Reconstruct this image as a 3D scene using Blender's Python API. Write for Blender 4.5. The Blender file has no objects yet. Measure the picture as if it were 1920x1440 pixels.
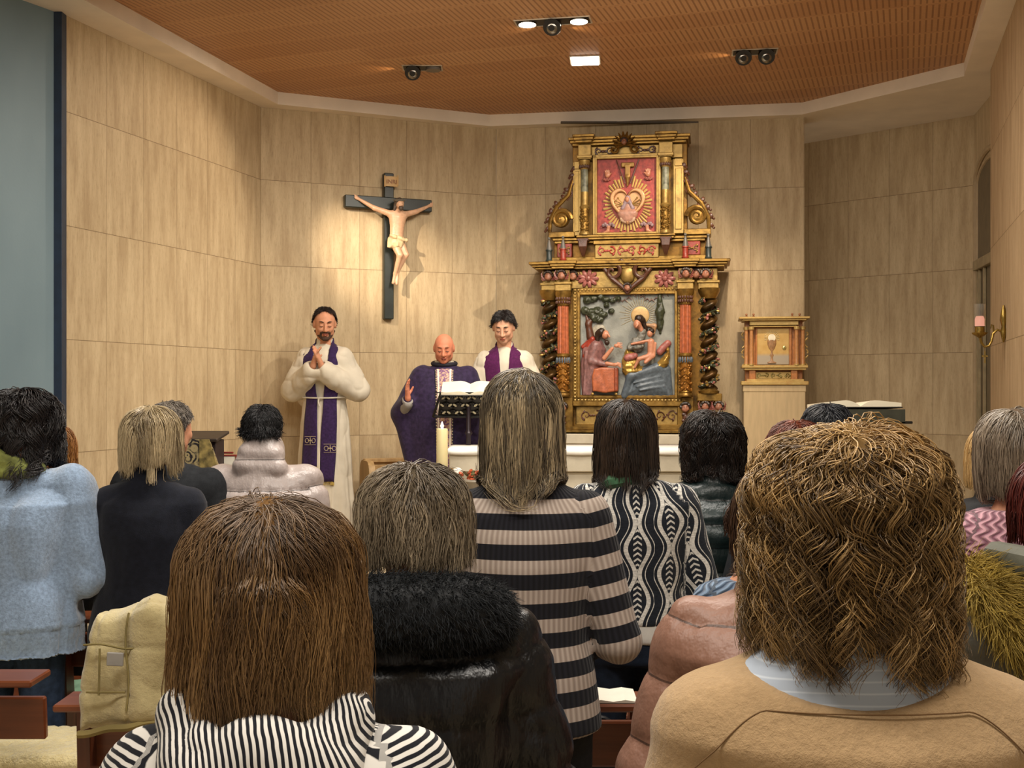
import bpy, math, random
import numpy as np
from mathutils import Vector, Matrix
PI = math.pi
SC = bpy.context.scene
COL = SC.collection
random.seed(7)
RNG = np.random.default_rng(7)

# ------------------------------------------------------------------ camera, world, exposure
CAMZ, FPX, HOR = 1.65, 2160.0, 725.0
cam_data = bpy.data.cameras.new('camera')
cam_data.sensor_width = 36.0
cam_data.lens = FPX / 1920 * 36.0
cam_data.shift_y = (HOR - 720) / 1920
cam_data.clip_start = 0.05
cam = bpy.data.objects.new('camera', cam_data)
cam.location = (0, 0, CAMZ)
cam.rotation_euler = (PI / 2, 0, 0)
COL.objects.link(cam)
SC.camera = cam
SC.view_settings.view_transform = 'Standard'
SC.view_settings.look = 'None'
SC.view_settings.exposure = 0.0
SC.view_settings.gamma = 1.0
SC.view_settings.use_curve_mapping = False
world = bpy.data.worlds.new('world')
SC.world = world
world.use_nodes = True
world.node_tree.nodes['Background'].inputs[0].default_value = (1.0, 0.88, 0.74, 1)
world.node_tree.nodes['Background'].inputs[1].default_value = 0.50
SC.cycles.max_bounces = 6
SC.cycles.diffuse_bounces = 4
SC.cycles.glossy_bounces = 3
SC.cycles.transmission_bounces = 4
SC.cycles.caustics_reflective = False
SC.cycles.caustics_refractive = False
SC.cycles.sample_clamp_indirect = 4.0
SC.cycles.use_denoising = True

def W(px, py, d):
    """point seen at photo pixel (px, py) at depth d"""
    return Vector(((px - 960) / FPX * d, d, CAMZ + (HOR - py) * d / FPX))

def light(name, kind, loc, power, color, target=None, size=0.1, angle=50, blend=0.5, size_y=None):
    l = bpy.data.lights.new(name, kind)
    l.energy = power
    l.color = color
    if kind == 'SPOT':
        l.spot_size = math.radians(angle); l.spot_blend = blend; l.shadow_soft_size = size
    elif kind == 'AREA':
        l.size = size
        if size_y:
            l.shape = 'RECTANGLE'; l.size_y = size_y
    else:
        l.shadow_soft_size = size
    o = bpy.data.objects.new(name, l)
    o.location = loc
    if target is not None:
        o.rotation_euler = (Vector(target) - Vector(loc)).to_track_quat('-Z', 'Y').to_euler()
    COL.objects.link(o)
    return o

WARM = (1.0, 0.82, 0.62)
NEUT = (1.0, 0.90, 0.76)
# spots of the sanctuary ceiling
light('spot_crucifix', 'SPOT', (-2.15, 6.9, 3.9), 720, WARM, (-1.16, 9.7, 2.75), 0.03, 20, 1.0)
light('spot_retable', 'SPOT', (1.66, 8.15, 3.9), 150, WARM, (1.0, 9.6, 2.2), 0.03, 75, 0.6)
light('spot_tabernacle', 'SPOT', (1.86, 8.1, 3.9), 70, WARM, (2.15, 9.4, 1.9), 0.03, 60, 0.8)
light('spot_altar', 'SPOT', (0.27, 7.4, 3.9), 150, NEUT, (-0.5, 8.5, 1.6), 0.03, 105, 0.7)
light('spot_clergy', 'SPOT', (0.6, 6.3, 3.9), 130, NEUT, (-1.2, 9.1, 1.4), 0.05, 80, 0.8)
light('spot_left', 'SPOT', (-0.8, 8.4, 3.92), 60, WARM, (-2.6, 8.0, 2.4), 0.03, 90, 0.6)
light('ceiling_wash', 'AREA', (0.3, 6.6, 3.9), 90, NEUT, (0.3, 7.6, 0), 2.6, size_y=1.6)
# unseen area lights added over the pews to give ambient light
light('nave_fill_front', 'AREA', (0.0, 4.4, 3.9), 140, (1.0, 0.93, 0.84), (0, 4.4, 0), 3.2, size_y=0.5)
light('nave_fill_back', 'AREA', (0.0, 1.2, 3.9), 120, (1.0, 0.93, 0.84), (0, 1.6, 0), 3.2, size_y=0.5)

# ------------------------------------------------------------------ colours and materials
def lin(h):
    if isinstance(h, str):
        h = h.lstrip('#')
        c = [int(h[i:i + 2], 16) / 255 for i in (0, 2, 4)]
    else:
        c = list(h)
    return tuple(((x + 0.055) / 1.055) ** 2.4 if x > 0.04045 else x / 12.92 for x in c)

class NT:
    def __init__(s, name):
        s.m = bpy.data.materials.new(name); s.m.use_nodes = True
        s.t = s.m.node_tree; s.b = s.t.nodes['Principled BSDF']
    def n(s, typ, **kw):
        nd = s.t.nodes.new(typ)
        for k, v in kw.items():
            if k.startswith('i_'):
                nd.inputs[int(k[2:]) if k[2:].isdigit() else k[2:].replace('_', ' ')].default_value = v
            else:
                setattr(nd, k, v)
        return nd
    def l(s, a, b):
        s.t.links.new(a, b)
    def math(s, op, a, b=None, c=None, clamp=False):
        nd = s.t.nodes.new('ShaderNodeMath'); nd.operation = op; nd.use_clamp = clamp
        for i, v in enumerate((a, b, c)):
            if v is None: continue
            if isinstance(v, (int, float)): nd.inputs[i].default_value = v
            else: s.l(v, nd.inputs[i])
        return nd.outputs[0]
    def mix(s, f, a, b, mode='MIX'):
        nd = s.t.nodes.new('ShaderNodeMix'); nd.data_type = 'RGBA'; nd.blend_type = mode
        for i, v in ((0, f), (6, a), (7, b)):
            if isinstance(v, (int, float)): nd.inputs[i].default_value = v
            elif isinstance(v, tuple): nd.inputs[i].default_value = (*v[:3], 1)
            else: s.l(v, nd.inputs[i])
        return nd.outputs[2]
    def noise(s, vec, scale, detail=3, rough=0.5):
        nd = s.n('ShaderNodeTexNoise'); nd.inputs['Scale'].default_value = scale
        nd.inputs['Detail'].default_value = detail; nd.inputs['Roughness'].default_value = rough
        if vec is not None: s.l(vec, nd.inputs['Vector'])
        return nd.outputs['Fac']
    def coord(s, scale=(1, 1, 1), kind='Object'):
        tc = s.n('ShaderNodeTexCoord'); mp = s.n('ShaderNodeMapping')
        mp.inputs['Scale'].default_value = scale
        s.l(tc.outputs[kind], mp.inputs['Vector'])
        return mp.outputs[0]
    def sep(s, vec):
        nd = s.n('ShaderNodeSeparateXYZ'); s.l(vec, nd.inputs[0]); return nd.outputs
    def attr(s, name):
        nd = s.n('ShaderNodeAttribute'); nd.attribute_name = name; return nd
    def bump(s, h, strength, dist=0.01):
        nd = s.n('ShaderNodeBump'); nd.inputs['Strength'].default_value = strength
        nd.inputs['Distance'].default_value = dist
        s.l(h, nd.inputs['Height']); s.l(nd.outputs[0], s.b.inputs['Normal'])
    def ramp(s, f, lo, hi):
        nd = s.n('ShaderNodeMapRange'); s.l(f, nd.inputs[0])
        nd.inputs[1].default_value = lo; nd.inputs[2].default_value = hi
        return nd.outputs[0]
    def out(s, col=None, rough=None, metal=None, spec=None, sheen=None):
        b = s.b
        if col is not None:
            if isinstance(col, tuple): b.inputs['Base Color'].default_value = (*col[:3], 1)
            else: s.l(col, b.inputs['Base Color'])
        if rough is not None:
            if isinstance(rough, (int, float)): b.inputs['Roughness'].default_value = rough
            else: s.l(rough, b.inputs['Roughness'])
        if metal is not None: b.inputs['Metallic'].default_value = metal
        if spec is not None: b.inputs['Specular IOR Level'].default_value = spec
        if sheen is not None:
            b.inputs['Sheen Weight'].default_value = sheen; b.inputs['Sheen Roughness'].default_value = 0.5
        return s.m

_mats = {}
def mat(c, rough=0.6, metal=0.0, var=0.12, scale=12, bump=0.0, bscale=None, spec=0.5, sheen=None, stretch=(1, 1, 1), emit=None):
    """generic noisy material from a hex colour"""
    key = (c, rough, metal, var, scale, bump, bscale, spec, sheen, stretch, emit)
    if key in _mats: return _mats[key]
    t = NT('mat_' + str(len(_mats)))
    co = t.coord(stretch)
    base = lin(c)
    f = t.noise(co, scale, 4)
    dark = tuple(x * (1 - var * 2) for x in base); lite = tuple(min(1, x * (1 + var * 1.2)) for x in base)
    col = t.mix(t.ramp(f, 0.3, 0.7), dark, lite)
    if bump:
        t.bump(t.noise(co, bscale or scale * 6, 3), bump, 0.004)
    if emit:
        t.b.inputs['Emission Color'].default_value = (*base, 1); t.b.inputs['Emission Strength'].default_value = emit
    _mats[key] = t.out(col, rough, metal, spec, sheen)
    return _mats[key]

def glow(c, strength):
    t = NT('glow'); t.b.inputs['Emission Color'].default_value = (*lin(c), 1)
    t.b.inputs['Emission Strength'].default_value = strength
    return t.out(lin(c), 0.5)

def wood(c1, c2, axis=0, rough=0.35, scale=6):
    t = NT('wood'); st = [14, 14, 14]; st[axis] = 0.9
    co = t.coord(tuple(st)); f = t.noise(co, scale * 0.35, 5, 0.6)
    t.bump(f, 0.15, 0.003)
    return t.out(t.mix(t.ramp(f, 0.3, 0.75), lin(c1), lin(c2)), rough)

# ------------------------------------------------------------------ objects
def fast(name, V, F, m=None, parent=None, smooth=True, angle=None, cols=None, mats=None, midx=None):
    V = np.asarray(V, np.float32)
    me = bpy.data.meshes.new(name)
    if isinstance(F, np.ndarray) and F.ndim == 2:
        k = F.shape[1]; nf = len(F); flat = F.ravel().astype(np.int32)
        starts = np.arange(0, nf * k, k, dtype=np.int32); tot = np.full(nf, k, np.int32)
    else:
        tot = np.array([len(f) for f in F], np.int32); nf = len(F)
        flat = np.concatenate([np.asarray(f, np.int32) for f in F]) if nf else np.zeros(0, np.int32)
        starts = np.concatenate([[0], np.cumsum(tot)[:-1]]).astype(np.int32)
    me.vertices.add(len(V)); me.vertices.foreach_set('co', V.ravel())
    me.loops.add(len(flat)); me.loops.foreach_set('vertex_index', flat)
    me.polygons.add(nf); me.polygons.foreach_set('loop_start', starts)
    me.polygons.foreach_set('use_smooth', np.full(nf, smooth, bool))
    if midx is not None: me.polygons.foreach_set('material_index', np.asarray(midx, np.int32))
    me.update(calc_edges=True)
    if angle: me.set_sharp_from_angle(angle=angle)
    for an, av in (cols or {}).items():
        a = me.attributes.new(an, 'FLOAT_VECTOR', 'POINT')
        a.data.foreach_set('vector', np.asarray(av, np.float32).ravel())
    for mm in (mats or ([m] if m else [])): me.materials.append(mm)
    o = bpy.data.objects.new(name, me)
    COL.objects.link(o)
    if parent is not None: o.parent = parent
    return o

def tag(o, label=None, cat=None, group=None, kind=None):
    if label: o['label'] = label
    if cat: o['category'] = cat
    if group: o['group'] = group
    if kind: o['kind'] = kind
    return o

def thing(name, loc, rz, label, cat, group=None):
    o = bpy.data.objects.new(name, None); COL.objects.link(o)
    o.empty_display_size = 0.1
    o.location = loc; o.rotation_euler = (0, 0, rz)
    return tag(o, label, cat, group)

_cb = None
def _chamfer_topology():
    import bmesh
    b = 0.2; pts = []
    for sx in (-1, 1):
        for sy in (-1, 1):
            for sz in (-1, 1):
                for a in range(3):
                    p = [sx * (1 - b), sy * (1 - b), sz * (1 - b)]
                    p[a] = (sx, sy, sz)[a]
                    pts.append(p)
    bm = bmesh.new()
    vs = [bm.verts.new(p) for p in pts]
    for i, v in enumerate(vs): v.index = i
    bmesh.ops.convex_hull(bm, input=vs)
    bmesh.ops.dissolve_limit(bm, angle_limit=0.01, verts=bm.verts, edges=bm.edges)
    key = {tuple(round(c, 3) for c in p): i for i, p in enumerate(pts)}
    F = [[key[tuple(round(c, 3) for c in v.co)] for v in f.verts] for f in bm.faces]
    bm.free()
    return F

class MB:
    """collects shapes into one mesh"""
    def __init__(s): s.V = []; s.F = []; s.n = 0; s.M = []
    def add(s, V, F, mi=0):
        V = np.asarray(V, float).reshape(-1, 3)
        s.V.append(V); s.F += [[i + s.n for i in f] for f in F]; s.M += [mi] * len(F); s.n += len(V)
        return s
    def box(s, c, size, b=0.004, rot=None, mi=0):
        global _cb
        if _cb is None: _cb = _chamfer_topology()
        h = [x / 2 for x in size]; b = min(b, min(h) * 0.45); P = []
        for sx in (-1, 1):
            for sy in (-1, 1):
                for sz in (-1, 1):
                    for a in range(3):
                        p = [sx * (h[0] - b), sy * (h[1] - b), sz * (h[2] - b)]
                        p[a] = (sx, sy, sz)[a] * h[a]
                        P.append(p)
        P = np.array(P)
        if rot is not None: P = P @ np.array(rot).T
        return s.add(P + np.array(c), _cb, mi)
    def bb(s, x0, x1, y0, y1, z0, z1, b=0.004, mi=0):
        return s.box(((x0 + x1) / 2, (y0 + y1) / 2, (z0 + z1) / 2), (abs(x1 - x0), abs(y1 - y0), abs(z1 - z0)), b, None, mi)
    def lathe(s, prof, c=(0, 0, 0), n=16, mi=0, axis=None, flute=None):
        """prof: list of (r, z)"""
        V = []; k = len(prof)
        for r, z in prof:
            for j in range(n):
                a = 2 * PI * j / n
                rr = r * (1 + (flute[0] * math.cos(flute[1] * a) if flute else 0))
                V.append((rr * math.cos(a), rr * math.sin(a), z))
        V = np.array(V)
        F = [[i * n + j, i * n + (j + 1) % n, (i + 1) * n + (j + 1) % n, (i + 1) * n + j] for i in range(k - 1) for j in range(n)]
        F.append(list(range(n))[::-1]); F.append([(k - 1) * n + j for j in range(n)])
        if axis is not None:
            q = Vector((0, 0, 1)).rotation_difference(Vector(axis)).to_matrix()
            V = V @ np.array(q).T
        return s.add(V + np.array(c), F, mi)
    def cyl(s, a, b, r0, r1=None, n=12, mi=0):
        a = Vector(a); b = Vector(b); L = (b - a).length
        return s.lathe([(r0, 0), (r1 if r1 is not None else r0, L)], tuple(a), n, mi, axis=tuple(b - a))
    def ball(s, c, r, n=12, sc=(1, 1, 1), mi=0, rot=None):
        V = []; m = max(4, n // 2)
        for i in range(1, m):
            t = PI * i / m
            for j in range(n):
                a = 2 * PI * j / n
                V.append((r * sc[0] * math.sin(t) * math.cos(a), r * sc[1] * math.sin(t) * math.sin(a), -r * sc[2] * math.cos(t)))
        V += [(0, 0, -r * sc[2]), (0, 0, r * sc[2])]
        V = np.array(V)
        if rot is not None: V = V @ np.array(rot).T
        F = [[i * n + j, i * n + (j + 1) % n, (i + 1) * n + (j + 1) % n, (i + 1) * n + j] for i in range(m - 2) for j in range(n)]
        bo, to = (m - 1) * n, (m - 1) * n + 1
        F += [[bo, (j + 1) % n, j] for j in range(n)] + [[to, (m - 2) * n + j, (m - 2) * n + (j + 1) % n] for j in range(n)]
        return s.add(V + np.array(c), F, mi)
    def tube(s, pts, r, n=6, mi=0, flat=1.0):
        """r: number or list"""
        P = [Vector(p) for p in pts]; k = len(P)
        R = r if hasattr(r, '__len__') else [r] * k
        V = []; ref = Vector((0, 0, 1))
        t0 = (P[1] - P[0]).normalized()
        if abs(t0.dot(ref)) > 0.95: ref = Vector((0, 1, 0))
        side = t0.cross(ref).normalized()
        for i in range(k):
            t = (P[min(i + 1, k - 1)] - P[max(i - 1, 0)])
            t = t.normalized() if t.length > 1e-9 else t0
            side = (side - t * side.dot(t)).normalized(); up = side.cross(t)
            for j in range(n):
                a = 2 * PI * j / n
                V.append(P[i] + (side * math.cos(a) + up * math.sin(a) * flat) * R[i])
        F = [[i * n + j, i * n + (j + 1) % n, (i + 1) * n + (j + 1) % n, (i + 1) * n + j] for i in range(k - 1) for j in range(n)]
        F.append(list(range(n))[::-1]); F.append([(k - 1) * n + j for j in range(n)])
        return s.add([tuple(v) for v in V], F, mi)
    def prism(s, poly, y0, y1, mi=0, plane='xz'):
        """extrude a 2-D outline (x, z) from y0 to y1"""
        n = len(poly)
        if plane == 'xz': V = [(x, y0, z) for x, z in poly] + [(x, y1, z) for x, z in poly]
        else: V = [(x, y, y0) for x, y in poly] + [(x, y, y1) for x, y in poly]
        F = [list(range(n)), list(range(n, 2 * n))[::-1]] + [[i, i + n, (i + 1) % n + n, (i + 1) % n] for i in range(n)]
        return s.add(V, F, mi)
    def build(s, name, m, parent=None, smooth=True, angle=0.6, loc=None):
        V = np.concatenate(s.V)
        o = fast(name, V, s.F, None, parent, smooth, angle, mats=(m if isinstance(m, list) else [m]), midx=s.M)
        if loc is not None: o.location = loc
        import bmesh
        bm = bmesh.new(); bm.from_mesh(o.data); bmesh.ops.recalc_face_normals(bm, faces=bm.faces); bm.to_mesh(o.data); bm.free()
        return o

# ------------------------------------------------------------------ distance fields and their meshes
def _h3(i, j, k):
    x = (i * 374761393 + j * 668265263 + k * 2147483647 + 1442695) & 0xffffffff
    x = ((x ^ (x >> 13)) * 1274126177) & 0xffffffff
    return ((x ^ (x >> 16)) & 0xffff) / 65535.0
def vnoise(P, sc):
    P = np.asarray(P, float) * sc + 100.0
    I = np.floor(P).astype(np.int64); f = P - I; f = f * f * (3 - 2 * f)
    r = 0
    for a in (0, 1):
        for b in (0, 1):
            for c in (0, 1):
                w = (f[:, 0] if a else 1 - f[:, 0]) * (f[:, 1] if b else 1 - f[:, 1]) * (f[:, 2] if c else 1 - f[:, 2])
                r = r + w * _h3(I[:, 0] + a, I[:, 1] + b, I[:, 2] + c)
    return r * 2 - 1

class Sdf:
    def __init__(s): s.p = []
    def _add(s, f, lo, hi, k, sub, tagv): s.p.append((f, np.array(lo, float), np.array(hi, float), k, sub, tagv)); return s
    def cap(s, a, b, ra, rb=None, k=0.02, sq=None, sub=False, tag=0):
        a = np.array(a, float); b = np.array(b, float); rb = ra if rb is None else rb
        q = np.array(sq if sq else (1, 1, 1), float); ab = (b - a) / q; L = max(1e-9, ab @ ab)
        def f(P):
            X = (P - a) / q; t = np.clip(X @ ab / L, 0, 1)
            return (np.linalg.norm(X - t[:, None] * ab, axis=1) - (ra + (rb - ra) * t)) * q.min()
        r = max(ra, rb) * q
        return s._add(f, np.minimum(a, b) - r, np.maximum(a, b) + r, k, sub, tag)
    def ell(s, c, r, R=None, k=0.02, sub=False, tag=0):
        c = np.array(c, float); r = np.array(r, float); Rm = np.eye(3) if R is None else np.array(R)
        def f(P):
            X = (P - c) @ Rm
            k0 = np.linalg.norm(X / r, axis=1); k1 = np.linalg.norm(X / (r * r), axis=1)
            return k0 * (k0 - 1) / np.maximum(k1, 1e-6)
        m = r.max()
        return s._add(f, c - m, c + m, k, sub, tag)
    def box(s, c, h, r=0.005, R=None, k=0.01, sub=False, tag=0):
        c = np.array(c, float); h = np.array(h, float) - r; Rm = np.eye(3) if R is None else np.array(R)
        def f(P):
            q = np.abs((P - c) @ Rm) - h
            return np.linalg.norm(np.maximum(q, 0), axis=1) + np.minimum(q.max(axis=1), 0) - r
        m = np.linalg.norm(h + r) if R is not None else h + r
        return s._add(f, c - m, c + m, k, sub, tag)
    def loft(s, tab, k=0.02, fold=None, cap=0.02, p=2.0, sub=False, tag=0, ease=0.0):
        """tab rows: z, rx, ry[, cx, cy]; elliptical sections"""
        T = np.array([list(r) + [0] * (5 - len(r)) for r in tab], float); T = T[np.argsort(T[:, 0])]
        z0, z1 = T[0, 0], T[-1, 0]
        def f(P):
            z = P[:, 2]
            rx, ry, cx, cy = (np.interp(z, T[:, 0], T[:, i]) for i in (1, 2, 3, 4))
            rx = rx + ease; ry = ry + ease
            x = P[:, 0] - cx; y = P[:, 1] - cy
            if fold is not None:
                m = fold(np.arctan2(y / ry, x / rx), z); rx = rx * m; ry = ry * m
            ax, ay = np.abs(x / rx), np.abs(y / ry)
            if p == 2.0: k0 = np.sqrt(ax * ax + ay * ay)
            else: k0 = (ax ** p + ay ** p) ** (1 / p)
            k1 = np.sqrt(ax * ax / rx ** 2 + ay * ay / ry ** 2)
            d = np.where(k0 > 0.2, k0 * (k0 - 1) / np.maximum(k1, 1e-6), -np.minimum(rx, ry) * 0.8)
            dz = np.maximum(z0 + cap - z, z - (z1 - cap))
            return np.minimum(np.maximum(d + cap, dz), 0) + np.sqrt(np.maximum(d + cap, 0) ** 2 + np.maximum(dz, 0) ** 2) - cap
        mx = (T[:, 1] + ease) * 1.2 + np.abs(T[:, 3]); my = (T[:, 2] + ease) * 1.2 + np.abs(T[:, 4])
        return s._add(f, (-mx.max(), -my.max(), z0), (mx.max(), my.max(), z1), k, sub, tag)
    def ev(s, P, tags=None, skipsub=False):
        P = np.asarray(P, float); d = np.full(len(P), 9.0)
        for f, lo, hi, k, sub, tg in s.p:
            if tags is not None and tg not in tags: continue
            if sub:
                if skipsub: continue
                e = -f(P); h = np.maximum(k - np.abs(d - e), 0) / k; d = np.maximum(d, e) + h * h * k * 0.25
            else:
                e = f(P); h = np.maximum(k - np.abs(d - e), 0) / k; d = np.minimum(d, e) - h * h * k * 0.25
        return d
    def grad(s, P, tags=None, e=0.003):
        g = np.stack([s.ev(P + np.eye(3)[i] * e, tags) - s.ev(P - np.eye(3)[i] * e, tags) for i in range(3)], 1)
        return g / np.maximum(np.linalg.norm(g, axis=1, keepdims=True), 1e-9)
    def mesh(s, h):
        lo = np.min([p[1] for p in s.p if not p[4]], 0) - 3 * h; hi = np.max([p[2] for p in s.p if not p[4]], 0) + 3 * h
        n = np.ceil((hi - lo) / h).astype(int) + 1
        ax = [lo[i] + np.arange(n[i]) * h for i in range(3)]
        F = np.full(n, 1.0)
        for f, a, b, k, sub, tg in s.p:
            m = k * 0.6 + 2.5 * h
            i0 = np.clip(np.floor((a - m - lo) / h).astype(int), 0, n - 1); i1 = np.clip(np.ceil((b + m - lo) / h).astype(int) + 1, 1, n)
            if (i1 <= i0).any(): continue
            sl = tuple(slice(i0[q], i1[q]) for q in range(3))
            G = np.stack(np.meshgrid(*(ax[q][sl[q]] for q in range(3)), indexing='ij'), -1)
            e = f(G.reshape(-1, 3)).reshape(G.shape[:3]); d = F[sl]
            if sub:
                e = -e; w = np.maximum(k - np.abs(d - e), 0) / k; F[sl] = np.maximum(d, e) + w * w * k * 0.25
            else:
                w = np.maximum(k - np.abs(d - e), 0) / k; F[sl] = np.minimum(d, e) - w * w * k * 0.25
        return snets(F, lo, h)

def snets(F, o, h):
    ins = F < 0
    c = np.zeros(np.array(F.shape) - 1, np.int8)
    for a in (0, 1):
        for b in (0, 1):
            for d in (0, 1):
                c += ins[a:a + c.shape[0], b:b + c.shape[1], d:d + c.shape[2]]
    act = (c > 0) & (c < 8)
    idx = np.full(c.shape, -1, np.int64); ai, aj, ak = np.nonzero(act); idx[act] = np.arange(len(ai))
    acc = np.zeros((len(ai), 3)); cnt = np.zeros(len(ai))
    for ax in range(3):
        for u in (0, 1):
            for v in (0, 1):
                d = [0, 0, 0]; oth = [q for q in range(3) if q != ax]; d[oth[0]] = u; d[oth[1]] = v
                e = list(d); e[ax] = 1
                fa = F[ai + d[0], aj + d[1], ak + d[2]]; fb = F[ai + e[0], aj + e[1], ak + e[2]]
                m = (fa < 0) != (fb < 0); t = np.where(m, fa / np.where(m, fa - fb, 1), 0)
                p = np.tile(np.array(d, float), (len(ai), 1)); p[:, ax] += t
                acc += p * m[:, None]; cnt += m
    V = (np.stack([ai, aj, ak], 1) + acc / cnt[:, None]) * h + o
    Q = []
    for ax in range(3):
        sl0 = [slice(1, -1)] * 3; sl1 = [slice(1, -1)] * 3; sl0[ax] = slice(0, -1); sl1[ax] = slice(1, None)
        m = ins[tuple(sl0)] != ins[tuple(sl1)]
        I = np.stack(np.nonzero(m), 1); oth = [q for q in range(3) if q != ax]
        for q in oth: I[:, q] += 1
        def cell(du, dv):
            J = I.copy(); J[:, oth[0]] -= du; J[:, oth[1]] -= dv
            return idx[J[:, 0], J[:, 1], J[:, 2]]
        q4 = np.stack([cell(1, 1), cell(0, 1), cell(0, 0), cell(1, 0)], 1)
        inside = ins[I[:, 0], I[:, 1], I[:, 2]]
        flip = ~inside if ax != 1 else inside
        q4[flip] = q4[flip][:, ::-1]
        Q.append(q4)
    return V, np.concatenate(Q)

def vnormals(V, F):
    n = np.cross(V[F[:, 2]] - V[F[:, 0]], V[F[:, 3 if F.shape[1] > 3 else 1]] - V[F[:, 1]] if F.shape[1] > 3 else V[F[:, 1]] - V[F[:, 0]])
    N = np.zeros_like(V)
    for i in range(F.shape[1]): np.add.at(N, F[:, i], n)
    return N / np.maximum(np.linalg.norm(N, axis=1, keepdims=True), 1e-12)

def rot(rx=0, ry=0, rz=0):
    return np.array(Matrix.Rotation(rz, 3, 'Z') @ Matrix.Rotation(rx, 3, 'X') @ Matrix.Rotation(ry, 3, 'Y'))
# ------------------------------------------------------------------ materials for people
def mat_skin(c='#c98f70'):
    t = NT('skin'); co = t.coord()
    b = lin(c); f = t.noise(co, 30, 4)
    t.b.inputs['Subsurface Weight'].default_value = 0.08
    t.b.inputs['Subsurface Radius'].default_value = (0.012, 0.004, 0.002)
    t.bump(t.noise(co, 500, 2), 0.12, 0.001)
    return t.out(t.mix(t.ramp(f, 0.3, 0.7), tuple(x * 0.9 for x in b), tuple(min(1, x * 1.08) for x in b)), 0.6, spec=.3)
SKIN = mat_skin(); SKIN_RED = mat_skin('#cf8466'); SKIN_PALE = mat_skin('#d3a184')

def mat_hair(rough=0.42, spec=0.45):
    t = NT('hair'); a = t.attr('hc')
    return t.out(a.outputs['Color'], rough, spec=spec)
HAIR = mat_hair(0.37, 0.5); HAIR_DARK = mat_hair(0.38, 0.5); HAIR_MATTE = mat_hair(0.6, 0.3); CAPM = mat_hair(0.9, 0.0)

def knit_bump(t, co, s=260, st=0.35):
    w = t.n('ShaderNodeTexWave'); w.inputs['Scale'].default_value = s / 6; w.inputs['Distortion'].default_value = 1.5
    w.bands_direction = 'X'; t.l(co, w.inputs['Vector'])
    nz = t.noise(co, s, 3)
    t.bump(t.math('ADD', t.math('MULTIPLY', w.outputs['Fac'], 0.4), nz), st, 0.004)

def mat_knit(c, fuzz=0.5, s=200, rough=0.95, mottle=0.16):
    t = NT('knit'); co = t.coord(); b = lin(c)
    f = t.noise(co, 90, 5, 0.7)
    t.bump(f, 0.6, 0.006)
    f2 = t.ramp(f, 0.3, 0.7)
    return t.out(t.mix(f2, tuple(x * (1 - mottle * 1.6) for x in b), tuple(min(1, x * (1 + mottle)) for x in b)), rough, spec=0.15, sheen=fuzz)

def mat_cardigan():
    """black and taupe hoops with a rib"""
    t = NT('cardigan'); a = t.attr('gc'); s = t.sep(a.outputs['Vector'])
    v = t.math('DIVIDE', s[1], 0.071)
    fr = t.math('FRACT', v); m = t.math('GREATER_THAN', fr, 0.47)
    rib = t.math('SINE', t.math('MULTIPLY', s[0], 420.0))
    r2 = t.ramp(rib, -1, 1)
    lite = t.mix(r2, lin('#96877c'), lin('#b7a99d'))
    dark = t.mix(r2, lin('#16161a'), lin('#202026'))
    t.bump(r2, 0.5, 0.003)
    return t.out(t.mix(m, lite, dark), 0.9, spec=0.15, sheen=0.1)

def mat_hoodie():
    t = NT('hoodie'); a = t.attr('gc'); s = t.sep(a.outputs['Vector'])
    nz = t.noise(t.coord(), 9, 3)
    v = t.math('ADD', t.math('DIVIDE', s[1], 0.0088), t.math('MULTIPLY', nz, 2.2))
    fr = t.math('FRACT', v)
    m = t.ramp(t.math('ABSOLUTE', t.math('SUBTRACT', fr, 0.5)), 0.22, 0.28)
    return t.out(t.mix(m, lin('#d8d4cc'), lin('#191a20')), 0.9, spec=0.15, sheen=0.1)

def mat_ogee():
    """white and dark sweater of wavy ribbons with eyes filled by chevrons"""
    t = NT('patterned_knit'); a = t.attr('gc'); s = t.sep(a.outputs['Vector'])
    PW, PH = 0.125, 0.165
    u0 = t.math('DIVIDE', s[0], PW); v0 = t.math('DIVIDE', s[1], PH)
    col = t.math('FLOOR', u0); par = t.math('MULTIPLY', t.math('FRACT', t.math('MULTIPLY', col, 0.5)), 2.0)   # 0 or 1
    v = t.math('FRACT', t.math('ADD', v0, t.math('MULTIPLY', par, 0.5)))
    u = t.math('SUBTRACT', t.math('FRACT', u0), 0.5)
    au = t.math('ABSOLUTE', u)
    lobe = t.math('MULTIPLY', t.math('SUBTRACT', 0.5, t.math('MULTIPLY', t.math('COSINE', t.math('MULTIPLY', v, 2 * PI)), 0.5)), 0.27)
    d = t.math('SUBTRACT', au, lobe)                        # <0 inside the eye
    ins = t.math('LESS_THAN', d, 0.0)
    ribbon = t.math('MULTIPLY', t.math('GREATER_THAN', d, 0.0), t.math('LESS_THAN', d, 0.13))
    line = t.math('LESS_THAN', t.math('ABSOLUTE', t.math('SUBTRACT', d, 0.235)), 0.014)
    chev = t.math('FRACT', t.math('ADD', t.math('MULTIPLY', v, 9.0), t.math('MULTIPLY', au, -4.5)))
    cm = t.math('MULTIPLY', t.math('LESS_THAN', chev, 0.38), t.math('LESS_THAN', au, 0.12))
    gap = t.math('GREATER_THAN', au, 0.018)
    cm = t.math('MULTIPLY', t.math('MULTIPLY', cm, ins), t.math('LESS_THAN', au, t.math('MULTIPLY', lobe, 0.75)))
    m = t.math('MAXIMUM', t.math('MAXIMUM', ribbon, line), cm, clamp=True)
    nz = t.noise(t.coord((1, 1, 3)), 80, 3)
    w = t.mix(t.ramp(nz, 0.35, 0.65), lin('#b9b6ae'), lin('#e6e3da')); k = t.mix(nz, lin('#12151b'), lin('#2c313a'))
    t.bump(nz, 0.4, 0.003)
    return t.out(t.mix(m, k, w), 0.9, spec=0.15, sheen=0.1)

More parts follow.
